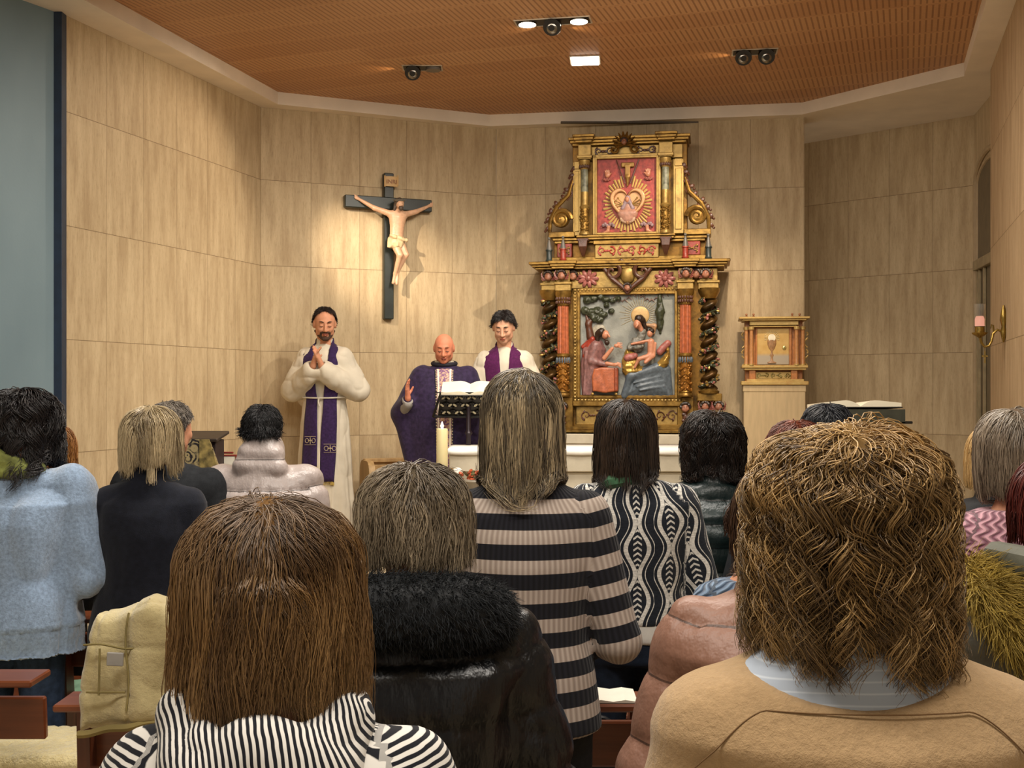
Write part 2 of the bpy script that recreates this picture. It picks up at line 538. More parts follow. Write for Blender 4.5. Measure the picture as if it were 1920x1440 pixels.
def mat_cable(c1, c2, pv=0.05, pu=0.035, z=0.25):
    t = NT('cable_knit'); a = t.attr('gc'); s = t.sep(a.outputs['Vector'])
    u = t.math('ADD', t.math('DIVIDE', s[0], pu), t.math('MULTIPLY', t.math('SINE', t.math('DIVIDE', s[1], pv / 6.28)), z))
    f = t.ramp(t.math('ABSOLUTE', t.math('SUBTRACT', t.math('FRACT', u), 0.5)), 0.05, 0.4)
    t.bump(f, 0.8, 0.01)
    return t.out(t.mix(f, lin(c2), lin(c1)), 0.9, spec=0.15, sheen=0.2)

def mat_stripe_shirt():
    t = NT('striped_shirt'); s = t.sep(t.coord()); nz = t.noise(t.coord(), 5, 2)
    fr = t.math('FRACT', t.math('ADD', t.math('DIVIDE', s[2], 0.0125), nz))
    m = t.ramp(t.math('ABSOLUTE', t.math('SUBTRACT', fr, 0.5)), 0.38, 0.48)
    return t.out(t.mix(m, lin('#b1bbc8'), lin('#ccd4dd')), 0.85, spec=0.2)

def mat_puffer(c, rough=0.42, hq=None, ph=0.0):
    t = NT('puffer'); co = t.coord(); b = lin(c)
    f = t.noise(co, 14, 4, 0.6); f2 = t.noise(t.coord((1, 1, 0.35)), 42, 3, 0.6)
    t.bump(t.math('ADD', f, t.math('MULTIPLY', f2, 0.7)), 0.5, 0.010)
    col = t.mix(f, tuple(x * 0.93 for x in b), tuple(min(1, x * 1.05) for x in b))
    if hq:      # seam shade painted into the colour as thin dark lines
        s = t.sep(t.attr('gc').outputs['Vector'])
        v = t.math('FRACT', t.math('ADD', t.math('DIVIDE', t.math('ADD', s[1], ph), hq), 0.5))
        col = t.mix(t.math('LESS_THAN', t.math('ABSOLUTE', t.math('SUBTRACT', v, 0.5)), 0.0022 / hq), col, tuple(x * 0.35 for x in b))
    return t.out(col, rough, spec=0.45)

def mat_jeans(c='#1d2733'):
    return mat(c, 0.85, var=0.2, scale=40, bump=0.3, bscale=300, spec=0.2)

# ------------------------------------------------------------------ hair and fur
def tubes(paths, rad, cols, nsd=3, ref=None):
    """paths N x M x 3 -> verts, quads, colours"""
    N, M, _ = paths.shape
    T = np.gradient(paths, axis=1); T /= np.maximum(np.linalg.norm(T, axis=2, keepdims=True), 1e-9)
    r = np.array([0.31, 0.52, 0.79]) if ref is None else ref
    S = np.cross(T, r); S /= np.maximum(np.linalg.norm(S, axis=2, keepdims=True), 1e-9); U = np.cross(S, T)
    V = np.zeros((N, M, nsd, 3))
    for j in range(nsd):
        a = 2 * PI * j / nsd
        V[:, :, j] = paths + (S * math.cos(a) + U * math.sin(a)) * rad[..., None]
    idx = np.arange(N * M * nsd).reshape(N, M, nsd)
    A = idx[:, :-1]; B = idx[:, 1:]
    F = np.stack([A, np.roll(A, -1, 2), np.roll(B, -1, 2), B], -1).reshape(-1, 4)
    C = np.repeat(cols.reshape(N, M, 1, 3) if cols.ndim == 3 else np.repeat(cols[:, None], M, 1)[:, :, None], nsd, 2)
    return V.reshape(-1, 3), F, C.reshape(-1, 3)

def fur(name, V, Nn, n, length, c1, c2, parent, m, flow=(0, 0, -0.5), width=0.0016, mess=0.5, mask=None, M=6, seed=1, under=None):
    g = np.random.default_rng(seed)
    ids = np.arange(len(V)) if mask is None else np.nonzero(mask)[0]
    k = g.choice(ids, n); p = V[k] + g.normal(0, 0.003, (n, 3)); d = Nn[k] + np.array(flow) + g.normal(0, mess, (n, 3))
    d /= np.linalg.norm(d, axis=1, keepdims=True)
    L = length * g.uniform(0.6, 1.2, n); s = np.linspace(0, 1, M)
    bend = np.array(flow) * 0.6 + g.normal(0, mess * 0.5, (n, 3))
    P = p[:, None] + (d[:, None] * s[None, :, None] + bend[:, None] * (s ** 2)[None, :, None]) * L[:, None, None]
    mixf = g.random(n)[:, None]
    C = np.array(lin(c1)) * (1 - mixf) + np.array(lin(c2)) * mixf
    R = width * (1 - s * 0.8)[None] * g.uniform(0.7, 1.2, n)[:, None]
    a, b, c = tubes(P, R, C)
    if under is not None:
        V0, F0 = under; b = np.concatenate([b, F0 + len(a)]); a = np.concatenate([a, V0])
        c = np.concatenate([c, np.tile((np.array(lin(c1)) * 0.6 + np.array(lin(c2)) * 0.4)[None], (len(V0), 1))])
    return fast(name, a, b, m, parent, cols={'hc': c})

def crease(V, sc, seed=0.0):
    return -(1 - np.abs(vnoise(V * np.array(sc) + seed, 1.0))) ** 4

class Person:
    def __init__(s, x, y, top, label, yaw=0.0, H=None, sw=0.175, pitch=0.15, hyaw=0.0, roll=0.0, lean=0.02, arms='front', ground=0.0,
                 width=1.0, skin=None, group=None, hx=0.0, slope=0.0):
        s.slope = slope
        s.H = H = H if H else top - ground
        s.sw = sw; s.w = width; s.q = q = H / 1.65
        s.root = thing('person', (x, y, ground), yaw, label, 'person', group)
        s.skin = skin or SKIN
        s.R = rot(-pitch, roll, hyaw)
        s.lean = lean
        piv = np.array([hx * 0.5, lean * 0.9, 0.855 * H])
        s.hc = piv + s.R @ np.array([0, 0.0, 0.084 * H]) + np.array([hx * 0.5, 0.01, 0])
        s.hc[2] = H - 0.10 * q * math.cos(pitch) - 0.012 * q * math.sin(pitch)
        s.piv = piv
        A = {'front': [(sw + 0.055, -0.01, 0.605 * H), (0.075, 0.2, 0.60 * H)],
             'down': [(sw + 0.05, -0.02, 0.61 * H), (sw + 0.045, 0.07, 0.475 * H)],
             'pray': [(sw + 0.075, 0.02, 0.645 * H), (0.035, 0.22, 0.745 * H)],
             'book': [(sw + 0.06, 0.0, 0.62 * H), (0.12, 0.26, 0.66 * H)]}
        s.arms = {}
        for sd in (-1, 1):
            a = A[arms] if isinstance(arms, str) else arms[0 if sd < 0 else 1]
            S0 = np.array([sd * (sw - 0.02), lean * 0.9, 0.797 * H - slope])
            if isinstance(a, str): a = A[a]
            if isinstance(arms, str) or isinstance(arms[0 if sd < 0 else 1], str):
                E = np.array([sd * a[0][0], a[0][1], a[0][2]]); Wr = np.array([sd * a[1][0], a[1][1], a[1][2]])
            else:
                E = np.array(a[0], float); Wr = np.array(a[1], float)
            s.arms[sd] = (S0, E, Wr)
        s.pose = arms
        s.handdir = {}
    def table(s, ease=0.0, zmin=0.46, zmax=0.9, flare=0.0):
        H, sw, w = s.H, s.sw, s.w
        rows = [(.40, .150, .115), (.46, .160, .12), (.50, .168, .126), (.56, .157, .117), (.61, .138, .105), (.66, .142, .108), (.72, .157, .118),
                (.765, sw - .012, .108), (.790, sw - .002, .092), (.805, sw - .028, .078), (.822, .115, .068), (.838, .080, .060), (.855, .060, .056), (.90, .054, .054)]
        out = []
        for z, rx, ry in rows:
            if z < zmin - 1e-6 or z > zmax + 1e-6: continue
            if z < 0.78: rx *= w; ry *= w
            rx -= s.slope * {.765: .0, .790: .1, .805: .15, .822: .0}.get(z, 0)
            e = ease + (flare * max(0, (0.72 - z)) / 0.25)
            out.append((z * H, rx + e, ry + e, 0, s.lean * min(1, max(0, (z - 0.5) / 0.3))))
        return out
    def hand(s, S, sd, spread=0.0, curl=0.5, d=None, pn=None):
        """palm, five fingers; d: direction of the hand, pn: direction the palm faces"""
        S0, E, Wr = s.arms[sd]
        d = np.array(d if d is not None else (Wr - E), float); d /= np.linalg.norm(d)
        pn = np.array(pn if pn is not None else (-sd * 1.0, 0.1, -0.2), float); pn -= d * (pn @ d); pn /= np.linalg.norm(pn)
        side = np.cross(d, pn) * 1.0
        thumb = side * (1 if (side @ np.array([0, 0.3, 1.0])) > 0 else -1)
        q = s.q
        for o in (-.024, -.008, .008, .024):
            S.cap(Wr + d * .012 * q, Wr + (d * .082 + thumb * o) * q, .016 * q, .0105 * q, 0.012)
        for i, (o, L) in enumerate(((.027, .068), (.0095, .078), (-.0085, .072), (-.0265, .056))):
            b = Wr + (d * .08 + thumb * o) * q
            dd = d + thumb * (o * 6 * spread)
            k1 = b + (dd * math.cos(curl * .6) + pn * math.sin(curl * .6)) * L * .52 * q
            k2 = k1 + (dd * math.cos(curl * 1.5) + pn * math.sin(curl * 1.5)) * L * .5 * q
            S.cap(b, k1, .0092 * q, .0084 * q, 0.004); S.cap(k1, k2, .0084 * q, .0068 * q, 0.004)
        tb = Wr + (d * .028 + thumb * .026) * q
        t1 = tb + (d * .55 + thumb * .62 + pn * .35) * .042 * q; t2 = t1 + (d * .85 + thumb * .25 + pn * .4) * .032 * q
        S.cap(tb, t1, .0125 * q, .010 * q, 0.008); S.cap(t1, t2, .010 * q, .008 * q, 0.004)
    def body(s, h=0.0085, hands=True, hand_kw=None, face=True, name='body'):
        S = Sdf(); H, q = s.H, s.q; R, c = s.R, s.hc
        T = lambda x, y, z: c + R @ (np.array([x, y, z]) * q)
        E = lambda x, y, z, rx, ry, rz, **k: S.ell(T(x, y, z), (rx * q, ry * q, rz * q), R, **k)
        S.loft(s.table(-0.012), k=0.03)
        S.cap((0, s.lean * .9 - .012, .80 * H), c + R @ np.array([0, -.02, -.035]) * q, .053 * q, .05 * q, .03)
        E(0, -.008, .012, .075, .093, .088, k=.03)
        E(0, .028, -.045, .057, .064, .066, k=.03)
        E(0, .066, -.098, .026, .022, .017, k=.03)
        for sd in (-1, 1):
            E(sd * .077, -.004, -.014, .009, .018, .031, k=.01)
            E(sd * .033, .066, -.034, .022, .022, .02, k=.02)
            E(sd * .046, .01, -.075, .016, .035, .02, k=.03)
        if face:
            E(0, .081, .023, .040, .009, .007, k=.014)
            for sd in (-1, 1):
                E(sd * .030, .107, .000, .019, .013, .011, k=.016, sub=True)
                E(sd * .030, .0785, -.003, .0135, .0140, .0115, k=.008)
            S.cap(T(0, .088, .010), T(0, .111, -.036), .0080 * q, .0115 * q, .012)
            for sd in (-1, 1): E(sd * .012, .100, -.040, .008, .009, .007, k=.006)
            E(0, .091, -.062, .021, .010, .005, k=.005); E(0, .089, -.074, .018, .010, .006, k=.005)
            E(0, .102, -.068, .020, .005, .0018, k=.004, sub=True)
        for sd in (-1, 1):
            S0, El, Wr = s.arms[sd]
            S.cap(S0 - np.array([sd * .012, 0, .016]), El, .034 * q, .031 * q, .03); S.cap(El, Wr, .034 * q, .023 * q, .02)
            if hands:
                kw = (hand_kw or {}).get(sd, {}); s.hand(S, sd, **kw)
            S.cap((sd * .08, 0, .50 * H), (sd * .095, .01, .285 * H), .078 * q, .054 * q, .03)
            S.cap((sd * .095, .01, .285 * H), (sd * .1, -.02, .05 * H), .05 * q, .034 * q, .02)
            S.cap((sd * .1, -.03, .035), (sd * .115, .12, .025), .034 * q, .026 * q, .02)
        s.S = S
        V, F = S.mesh(h)
        s.bodyobj = fast(name, V, F, s.skin, s.root)
        return s
    def garment(s, name, m, ease=0.02, hem=0.5, flare=0.0, sl=(.062, .052, .036), slen=1.0, top=0.838, collar=None, h=0.010, quilt=None, folds=0.004,
                fold_sc=(7, 7, 3), cut=None, extra=None, k=0.035, slk=None, tagged=None, keep=True, seed=0.0, soft=0.0, tail=None):
        S = Sdf(); H, q = s.H, s.q
        tb = s.table(ease, hem if hem > .46 else .46, top, flare)
        if hem < .46: 
            z, rx, ry, cx, cy = tb[0]; tb = [(hem * H, rx + flare * .6, ry + flare * .6, cx, cy)] + tb
        elif abs(tb[0][0] - hem * H) > 0.002: tb = [(hem * H, *tb[0][1:])] + tb
        if tail: tb[0] = (tb[0][0], tb[0][1] + tail, tb[0][2] + tail, *tb[0][3:])
        S.loft(tb, k=k, tag=0, cap=0.012)
        if sl:
            for sd in (-1, 1):
                S0, El, Wr = s.arms[sd]; We = El + (Wr - El) * slen
                S.cap(S0 + np.array([-sd * .01, 0, -.012]), El, sl[0] * q, sl[1] * q, k if slk is None else slk, tag=sd)
                if slen > 0: S.cap(El, We, sl[1] * q, sl[2] * q, 0.015, tag=sd)
        if collar:
            z0, z1, r0, r1 = collar
            S.cap((0, s.lean * .9 - .008, z0 * H), (0, s.lean * .9 - .004, z1 * H), r0, r1, 0.02, tag=0)
        if extra: extra(S, s)
        if cut: cut(S, s)
        V, F = S.mesh(h)
        N = vnormals(V, F)
        # garment coordinates: u round, v along
        gc = np.zeros((len(V), 3)); gc[:, 0] = V[:, 0]; gc[:, 1] = 0.86 * H - V[:, 2]; gc[:, 2] = 0
        gc[:, 0] = np.arctan2(V[:, 0], -(V[:, 1] - 0.02)) * 0.17 * s.w + seed
        if sl:
            d0 = S.ev(V, (0,))
            for sd in (-1, 1):
                S0, El, Wr = s.arms[sd]
                d1 = S.ev(V, (sd,)); m1 = d1 < d0 - 0.002
                L1 = np.linalg.norm(El - S0); L2 = max(1e-6, np.linalg.norm(Wr - El))
                t1 = np.clip((V - S0) @ (El - S0) / L1 ** 2, -0.2, 1); t2 = np.clip((V - El) @ (Wr - El) / L2 ** 2, 0, 1.3)
                q1 = np.linalg.norm(V - S0 - t1[:, None] * (El - S0), axis=1); q2 = np.linalg.norm(V - El - t2[:, None] * (Wr - El), axis=1)
                ax = np.where(q1 <= q2 * 1.02, t1 * L1, L1 + t2 * L2)
                gc[m1, 1] = (0.06 * H * 0.9 + ax)[m1] + 0.01; gc[m1, 2] = sd
                r = V - (S0 + t1[:, None] * (El - S0))
                gc[m1, 0] = (np.arctan2(r[:, 1], sd * r[:, 0]) * 0.06)[m1] + 0.3
        if quilt:
            hq, amp = quilt[0], quilt[1]; qm = np.clip((.845 * H - V[:, 2]) / .03, 0.25, 1)
            w = np.abs(np.sin(PI * (gc[:, 1] + (quilt[2] if len(quilt) > 2 else 0)) / hq))
            dsp = amp * (np.power(w, 0.38) - 0.75) * 1.25
            cr = vnoise(np.stack([gc[:, 0] * 1.0, gc[:, 1] * 0.3, gc[:, 2] + V[:, 1] * 0.3], 1), 34 / max(hq * 8, .6))
            dsp -= (1 - np.abs(cr)) ** 3 * amp * 0.55 * (1.15 - w)
            dsp += vnoise(V, 9) * amp * 0.3
            V = V + N * (dsp * qm)[:, None]
        if folds:
            P = V * np.array(fold_sc)
            a = vnoise(P, 1.0); b = vnoise(P * 2.3 + 5, 1.0)
            V = V + N * ((a + 0.5 * b) * folds)[:, None]
        for f in ([soft] if callable(soft) else []): V = f(V, N, gc)
        o = fast(name, V, F, m, s.root, cols={'gc': gc})
        if keep: s.G = S
        s.last = (V, F, N)
        return o
    def trousers(s, m, ease=0.014, top=0.53, name='trousers', taper=True):
        S = Sdf(); H, q = s.H, s.q
        S.loft(s.table(ease - .006, .46, .56), k=.03)
        for sd in (-1, 1):
            S.cap((sd * .08, 0, .48 * H), (sd * .095, .01, .285 * H), .085 * q + ease * .5, .062 * q + ease * .5, .02)
            S.cap((sd * .095, .01, .285 * H), (sd * .1, -.02, .055 * H), .062 * q + ease * .5, .048 * q + ease * .5, .02)
        V, F = S.mesh(.012); N = vnormals(V, F)
        V = V + N * (vnoise(V * np.array([1, 1, 2.0]), 12) * .005)[:, None]
        return fast(name, V, F, m, s.root)
    def shoes(s, m):
        for sd in (-1, 1):
            S = Sdf(); S.cap((sd * .1, -.045, .045), (sd * .118, .15, .034), .042, .035, .02); S.cap((sd * .1, -.035, .05), (sd * .1, -.03, .10), .042, .04, .02)
            S.box((sd * .108, .045, .012), (.048, .14, .011), .008, k=.01)
            V, F = S.mesh(.011); V[:, 2] = np.maximum(V[:, 2], 0.0)
            fast('shoe', V, F, m, s.root)
    def hair(s, c1, c2, cut, n=2500, vol=(.012, .012, .014), part=0.0, wave=0.0, wl=0.07, clump=0.45, clumps=90, width=0.0011, M=20, jitter=0.015,
             short=None, coll=True, g0=0.10, tuck=0.0, cutf=None, seed=3, m=None, flare=0.0, streak=1.6, mask=None, crown=(0.0, -.45, .85), curl=False, fly=0.004, cap=True,
             rootc=None, back=0.0, name='hair', glob=None):
        g = np.random.default_rng(seed); q = s.q; R, c = s.R, s.hc
        off = np.array([0, -.008, .012]) * q; rad = np.array([.082, .101, .097]) * q
        D = g.normal(size=(n * 5, 3)); D /= np.linalg.norm(D, axis=1, keepdims=True)
        keep = (D[:, 1] < 0.30 + 0.95 * D[:, 2]) & (D[:, 2] > -0.62) if mask is None else mask(D)
        D = D[keep][:n]; n = len(D)
        base = c + off @ R.T
        p = (D * rad) ; lay = g.random(n) ** 0.7
        C0 = np.array(crown) / np.linalg.norm(crown)
        dl = D - C0 * (D @ C0)[:, None] * 1.0
        sg = np.sign(D[:, 0] - part + g.normal(0, .03, n))
        upf = np.clip(D[:, 2], 0, 1)[:, None]
        dl = dl + np.stack([sg * 0.45 * np.minimum(1, np.abs(D[:, 0] - part) / .08 + .35), np.full(n, -0.25 - back), np.zeros(n)], 1) * upf
        near = np.exp(-((D - C0) ** 2).sum(1) / .12)[:, None]; dl = dl + g.normal(0, .38, (n, 3)) * near
        dl = dl - D * (dl * D).sum(1)[:, None]; dl /= np.maximum(np.linalg.norm(dl, axis=1, keepdims=True), 1e-6)
        d = dl * 0.9 + D * (0.35 if short is None else .12); d /= np.linalg.norm(d, axis=1, keepdims=True)
        gi = g.choice(n, min(clumps, n), replace=False); cid = ((D[:, None] - D[gi][None]) ** 2).sum(2).argmin(1); cr = g.random(len(gi))
        zc = cut * np.ones(n) + g.normal(0, jitter * .6, n) + (g.normal(0, jitter, len(gi)))[cid]
        p = p @ R.T + base; d = d @ R.T
        Lmax = (base[2] + rad[2] - cut) * 1.55 if short is None else short
        ds = Lmax / 28 if short is None else short / 9
        K = 31 if short is None else 10
        path = [p.copy()]; volv = np.array(vol) * q
        G = getattr(s, 'G', None) if coll else None
        down = np.array([0, 0, -1.0]); rnd = g.normal(0, 0.05, (n, 3))
        for i in range(K - 1):
            gr = g0 + 0.02 * i if short is not None else np.where((p[:, 2] < base[2] + .02)[:, None], .45, g0 + .01 * i)
            d = d * (1 - gr) + down * gr + rnd * .25
            if tuck or flare:
                rel = p - base; low = np.clip((base[2] - .02 - p[:, 2]) / .1, 0, 1)[:, None]
                rr = rel * np.array([1, 1, 0]); rr /= np.maximum(np.linalg.norm(rr, axis=1, keepdims=True), 1e-6)
                d = d - rr * low * tuck * .25 + rr * low * flare * .1
            d /= np.linalg.norm(d, axis=1, keepdims=True)
            pn = p + d * ds
            ql = (pn - base) @ R; t = min(1, (i + 1) / 5)
            hull = rad + (volv * (0.25 + 0.75 * lay)[:, None]) * t + 0.002
            kk = np.linalg.norm(ql / hull, axis=1); ins = kk < 1
            # above the ears keep to the hull, below let it hang
            up = (ql[:, 2] > -0.01) & (kk > 1.0)
            ql[ins] /= kk[ins][:, None]
            ql[up] = ql[up] / kk[up][:, None] * np.minimum(kk[up], 1.0 + 0.02 * wave * 10)[:, None]
            pn = ql @ R.T + base
            if short is None:
                rw = pn - base; depth = np.clip(-rw[:, 2] / .1, 0, 4); lim = 1.0 + flare * depth - tuck * .12 * depth
                hx_, hy_ = hull[:, 0], hull[:, 1]
                kh = np.hypot(rw[:, 0] / hx_, rw[:, 1] / hy_) / np.maximum(lim, .3); o_ = (rw[:, 2] < 0.02) & (kh > 1)
                sc_ = np.where(o_, 1 / np.maximum(kh, 1e-3), 1.0)
                pn[:, 0] = base[0] + rw[:, 0] * sc_; pn[:, 1] = base[1] + rw[:, 1] * sc_
            # neck
            nv = pn - np.array([s.piv[0], s.piv[1] - .01, 0]); nr = np.hypot(nv[:, 0], nv[:, 1]); lo = (pn[:, 2] < base[2]) & (nr < .06 + .012 * lay)
            f = (.06 + .012 * lay) / np.maximum(nr, 1e-4)
            pn[lo, 0] = s.piv[0] + nv[lo, 0] * f[lo]; pn[lo, 1] = s.piv[1] - .01 + nv[lo, 1] * f[lo]
            if G is not None:
                low = pn[:, 2] < 0.87 * s.H
                if low.any():
                    X = pn[low]; e = G.ev(X); need = (0.006 + .014 * lay[low]) - e; w = need > 0
                    if w.any():
                        gd = G.grad(X[w]); X[w] += gd * need[w][:, None]; pn[low] = X
            d = pn - p; d /= np.maximum(np.linalg.norm(d, axis=1, keepdims=True), 1e-6)
            p = pn; path.append(p.copy())
        P = np.stack(path, 1)
        # cut
        if short is None:
            Z = P[:, :, 2]; cz = zc if cutf is None else cutf(P, zc)
            below = Z < cz[:, None]; first = np.where(below.any(1), below.argmax(1), K - 1).astype(float)
            z1 = Z[np.arange(n), first.astype(int)]; z0 = Z[np.arange(n), np.maximum(first.astype(int) - 1, 0)]
            fr = np.clip((z0 - cz) / np.maximum(z0 - z1, 1e-5), 0, 1); end = np.maximum(first - 1 + fr, 2)
        else: end = (K - 1) * g.uniform(.55, 1, n)
        s_ = np.linspace(0, 1, M); pos = end[:, None] * s_[None]
        i0 = np.clip(np.floor(pos).astype(int), 0, K - 2); w = (pos - i0)[..., None]
        ii = np.arange(n)[:, None]
        Q = P[ii, i0] * (1 - w) + P[ii, i0 + 1] * w
        L = end * ds
        # clumps
        own = gi[cid]
        if clump > 0:
            w = clump * np.clip(s_ * 1.3, 0, 1) ** 1.2
            Q = Q * (1 - w[None, :, None]) + Q[own] * w[None, :, None]
        if wave > 0:
            outd = Q - np.array([base[0], base[1], 0]); outd[..., 2] = 0; outd /= np.maximum(np.linalg.norm(outd, axis=2, keepdims=True), 1e-6)
            T = np.gradient(Q, axis=1); T /= np.maximum(np.linalg.norm(T, axis=2, keepdims=True), 1e-9)
            sd = np.cross(T, outd); ph = cr[cid] * 20 + g.normal(0, .18 if curl else .5, n); fw = (2 * PI / wl) * (0.75 + .6 * g.random(len(gi))[cid])
            arc = s_[None] * L[:, None]; env = np.clip(arc / .05, 0, 1)
            a = np.sin(arc * fw[:, None] + ph[:, None]) * env * wave
            Q = Q + sd * a[..., None]
            b = np.cos(arc * fw[:, None] + ph[:, None]) * env * wave
            hand = np.where(cr[cid] * 97 % 1 > .5, 1.0, -1.0)[:, None]
            Q = Q + outd * ((b * hand * (.75 if curl else .45) + wave * .3))[..., None]
        Q = Q + np.cumsum(g.normal(0, fly / M ** .5, Q.shape), 1) * np.clip(s_ * 1.5, 0, 1)[None, :, None]
        t = np.clip((cr[cid] * .6 + g.random(n) * .4), 0, 1) ** streak
        A, B = np.array(lin(c1)), np.array(lin(c2))
        C = A * (1 - t[:, None]) + B * t[:, None]
        C = np.repeat(C[:, None], M, 1)
        if rootc:
            wr = np.clip(1 - s_ * 2.6, 0, 1)[None, :, None]; C = C * (1 - wr) + np.array(lin(rootc)) * wr
        Rr = width * g.uniform(.7, 1.25, n)[:, None] * (1 - .75 * s_ ** 4)[None]
        a, b, cc = tubes(Q, Rr, C)
        if cap:
            Sc = Sdf(); mid = 0.22
            Sc.ell(base, rad + volv * mid, R)
            V0, F0 = Sc.mesh(0.009)
            ql = (V0 - base) @ R; ql /= np.linalg.norm(ql, axis=1, keepdims=True)
            kv = (ql[:, 1] < 0.28 + 0.95 * ql[:, 2]) & (ql[:, 2] > -.6) if mask is None else mask(ql)
            F0 = F0[kv[F0].all(1)]
            b = np.concatenate([b, F0 + len(a)]); a = np.concatenate([a, V0]); cc = np.concatenate([cc, np.tile((A * .75 + B * .25)[None] * 0.9, (len(V0), 1))])
        nb = len(b) - (len(F0) if cap else 0)
        return fast(name, a, b, None, s.root, cols={'hc': cc}, mats=[m or HAIR, CAPM], midx=(np.arange(len(b)) >= nb).astype(np.int32))
# ------------------------------------------------------------------ the room
def stone_mat(pw, x0=0.0, name='stone', c1='#ae9877', c2='#cbb794', z0=1.24, rows=0.70, joint=0.0022):
    t = NT(name); co = t.coord(); s = t.sep(co)
    u = t.math('DIVIDE', t.math('SUBTRACT', s[0], x0), pw); v = t.math('DIVIDE', t.math('SUBTRACT', s[2], z0), rows)
    fu, fv = t.math('FRACT', u), t.math('FRACT', v)
    ju = t.math('LESS_THAN', t.math('MULTIPLY', t.math('ABSOLUTE', t.math('SUBTRACT', t.math('FRACT', t.math('ADD', u, 0.5)), 0.5)), pw), joint)
    jv = t.math('LESS_THAN', t.math('MULTIPLY', t.math('ABSOLUTE', t.math('SUBTRACT', t.math('FRACT', t.math('ADD', v, 0.5)), 0.5)), rows), joint)
    cmb = t.n('ShaderNodeCombineXYZ'); t.l(t.math('FLOOR', u), cmb.inputs[0]); t.l(t.math('FLOOR', v), cmb.inputs[1])
    wn = t.n('ShaderNodeTexWhiteNoise'); t.l(cmb.outputs[0], wn.inputs['Vector'])
    mp = t.n('ShaderNodeVectorMath', operation='MULTIPLY_ADD'); t.l(wn.outputs['Color'], mp.inputs[0])
    mp.inputs[1].default_value = (9, 9, 9); t.l(t.coord((1, 1, 0.13)), mp.inputs[2])
    st = t.noise(mp.outputs[0], 16, 7, 0.62); fine = t.noise(t.coord((1, 1, 0.16)), 110, 3, 0.7)
    a = t.mix(t.ramp(st, 0.34, 0.66), lin(c1), lin(c2))
    a = t.mix(t.math('MULTIPLY', t.ramp(fine, 0.50, 0.72), 0.38), a, lin('#86704f'))
    a = t.mix(t.math('MULTIPLY', wn.outputs['Value'], 0.12), a, lin('#a58d66'))
    j = t.math('MULTIPLY', t.math('MAXIMUM', t.math('MULTIPLY', ju, 0.75), jv), 0.7)
    a = t.mix(j, a, lin('#5c472c'))
    t.bump(t.math('SUBTRACT', t.math('MULTIPLY', fine, 0.25), j), 0.25, 0.004)
    return t.out(a, 0.62, spec=0.25)

def wall(name, A, B, m, z0=0.0, z1=3.95, thick=0.2, kind='structure'):
    A = Vector((*A, 0)); B = Vector((*B, 0)); L = (B - A).length
    o = MB().bb(0, L, 0, thick, z0, z1, 0.001).build(name, m)
    o.location = A; o.rotation_euler = (0, 0, math.atan2(B.y - A.y, B.x - A.x))
    return tag(o, kind=kind)

LW0, LW1 = (-2.74, 7.07), (-2.05, 9.40)
BW1 = (-0.14, 10.2); CW1 = (2.475, 9.75); DW0, DW1 = (1.9, 11.65), (3.88, 9.67)
wall('wall_left', LW0, LW1, stone_mat(0.405))
wall('wall_back_left', LW1, BW1, stone_mat(0.414))
wall('wall_back', BW1, CW1, stone_mat(0.4415), thick=0.26)
wall('wall_niche', DW0, DW1, stone_mat(0.40, 0.04), thick=0.2)
wall('wall_right_alcove', DW1, (3.60, 8.3), stone_mat(1.2), thick=0.2)
wall('wall_right', (3.447, 8.3), (2.87, 6.46), stone_mat(2.2, -0.4, c1='#a58a69', c2='#c3a987'), thick=0.3)
wall('wall_right_nave', (2.96, 6.46), (4.6, 6.2), mat('#4b4a4c', 0.8))
wall('wall_right_side', (4.6, 6.2), (4.6, -3), mat('#c9bda8', 0.8))
blue = NT('blue_plaster'); _co = blue.coord()
_n1 = blue.noise(blue.coord((1, 1, .5)), 1.3, 4); _n2 = blue.noise(_co, 60, 3)
blue.bump(_n2, 0.15, 0.003)
blue_m = blue.out(blue.mix(blue.ramp(_n1, .3, .7), lin('#70858f'), lin('#8499a2')), 0.5, spec=0.3)
wall('wall_blue', (-4.9, 2.76), (-2.775, 7.02), blue_m, thick=0.12)
wall('wall_left_nave', (-4.9, -3), (-4.9, 2.76), mat('#b7ad9c', 0.8))
o = MB().bb(-2.80, -2.735, 7.0, 7.075, 0, 3.93, 0.002).build('trim_1', mat('#23344a', 0.5)); tag(o, kind='structure')

# soffit (plaster) round the timber field
SZ, WZ = 3.93, 4.03
inner = [(-2.75, 5.9), (-1.89, 9.30), (-0.195, 10.08), (2.43, 9.65), (3.32, 8.46), (2.52, 5.9)]
outer = [(-3.55, 5.6), (-2.95, 7.1), (-2.2, 9.55), (-0.2, 10.4), (1.75, 11.9), (4.15, 9.75), (3.0, 5.6)]
plaster = mat('#ebe0cf', 0.75, var=0.04, scale=4)
V = [(x, y, SZ) for x, y in inner] + [(x, y, SZ) for x, y in outer] + [(x, y, WZ + .05) for x, y in inner] + [(x, y, WZ + .05) for x, y in outer]
I = lambda i: i; O = lambda i: 6 + i; I2 = lambda i: 13 + i; O2 = lambda i: 19 + i
F = [[I(0), I(1), O(1)], [O(0), I(0), O(1)], [I(1), O(2), O(1)], [I(1), I(2), O(3)], [I(1), O(3), O(2)], [I(2), I(3), O(4), O(3)], [I(3), I(4), O(5), O(4)], [I(4), I(5), O(6), O(5)], [I(5), I(0), O(0), O(6)]]
F += [[I2(i), I2((i + 1) % 6), I((i + 1) % 6), I(i)] for i in range(6)] + [[O(i), O((i + 1) % 7), O2((i + 1) % 7), O2(i)] for i in range(7)]
tag(fast('ceiling_soffit', V, F, plaster, smooth=False), kind='structure')
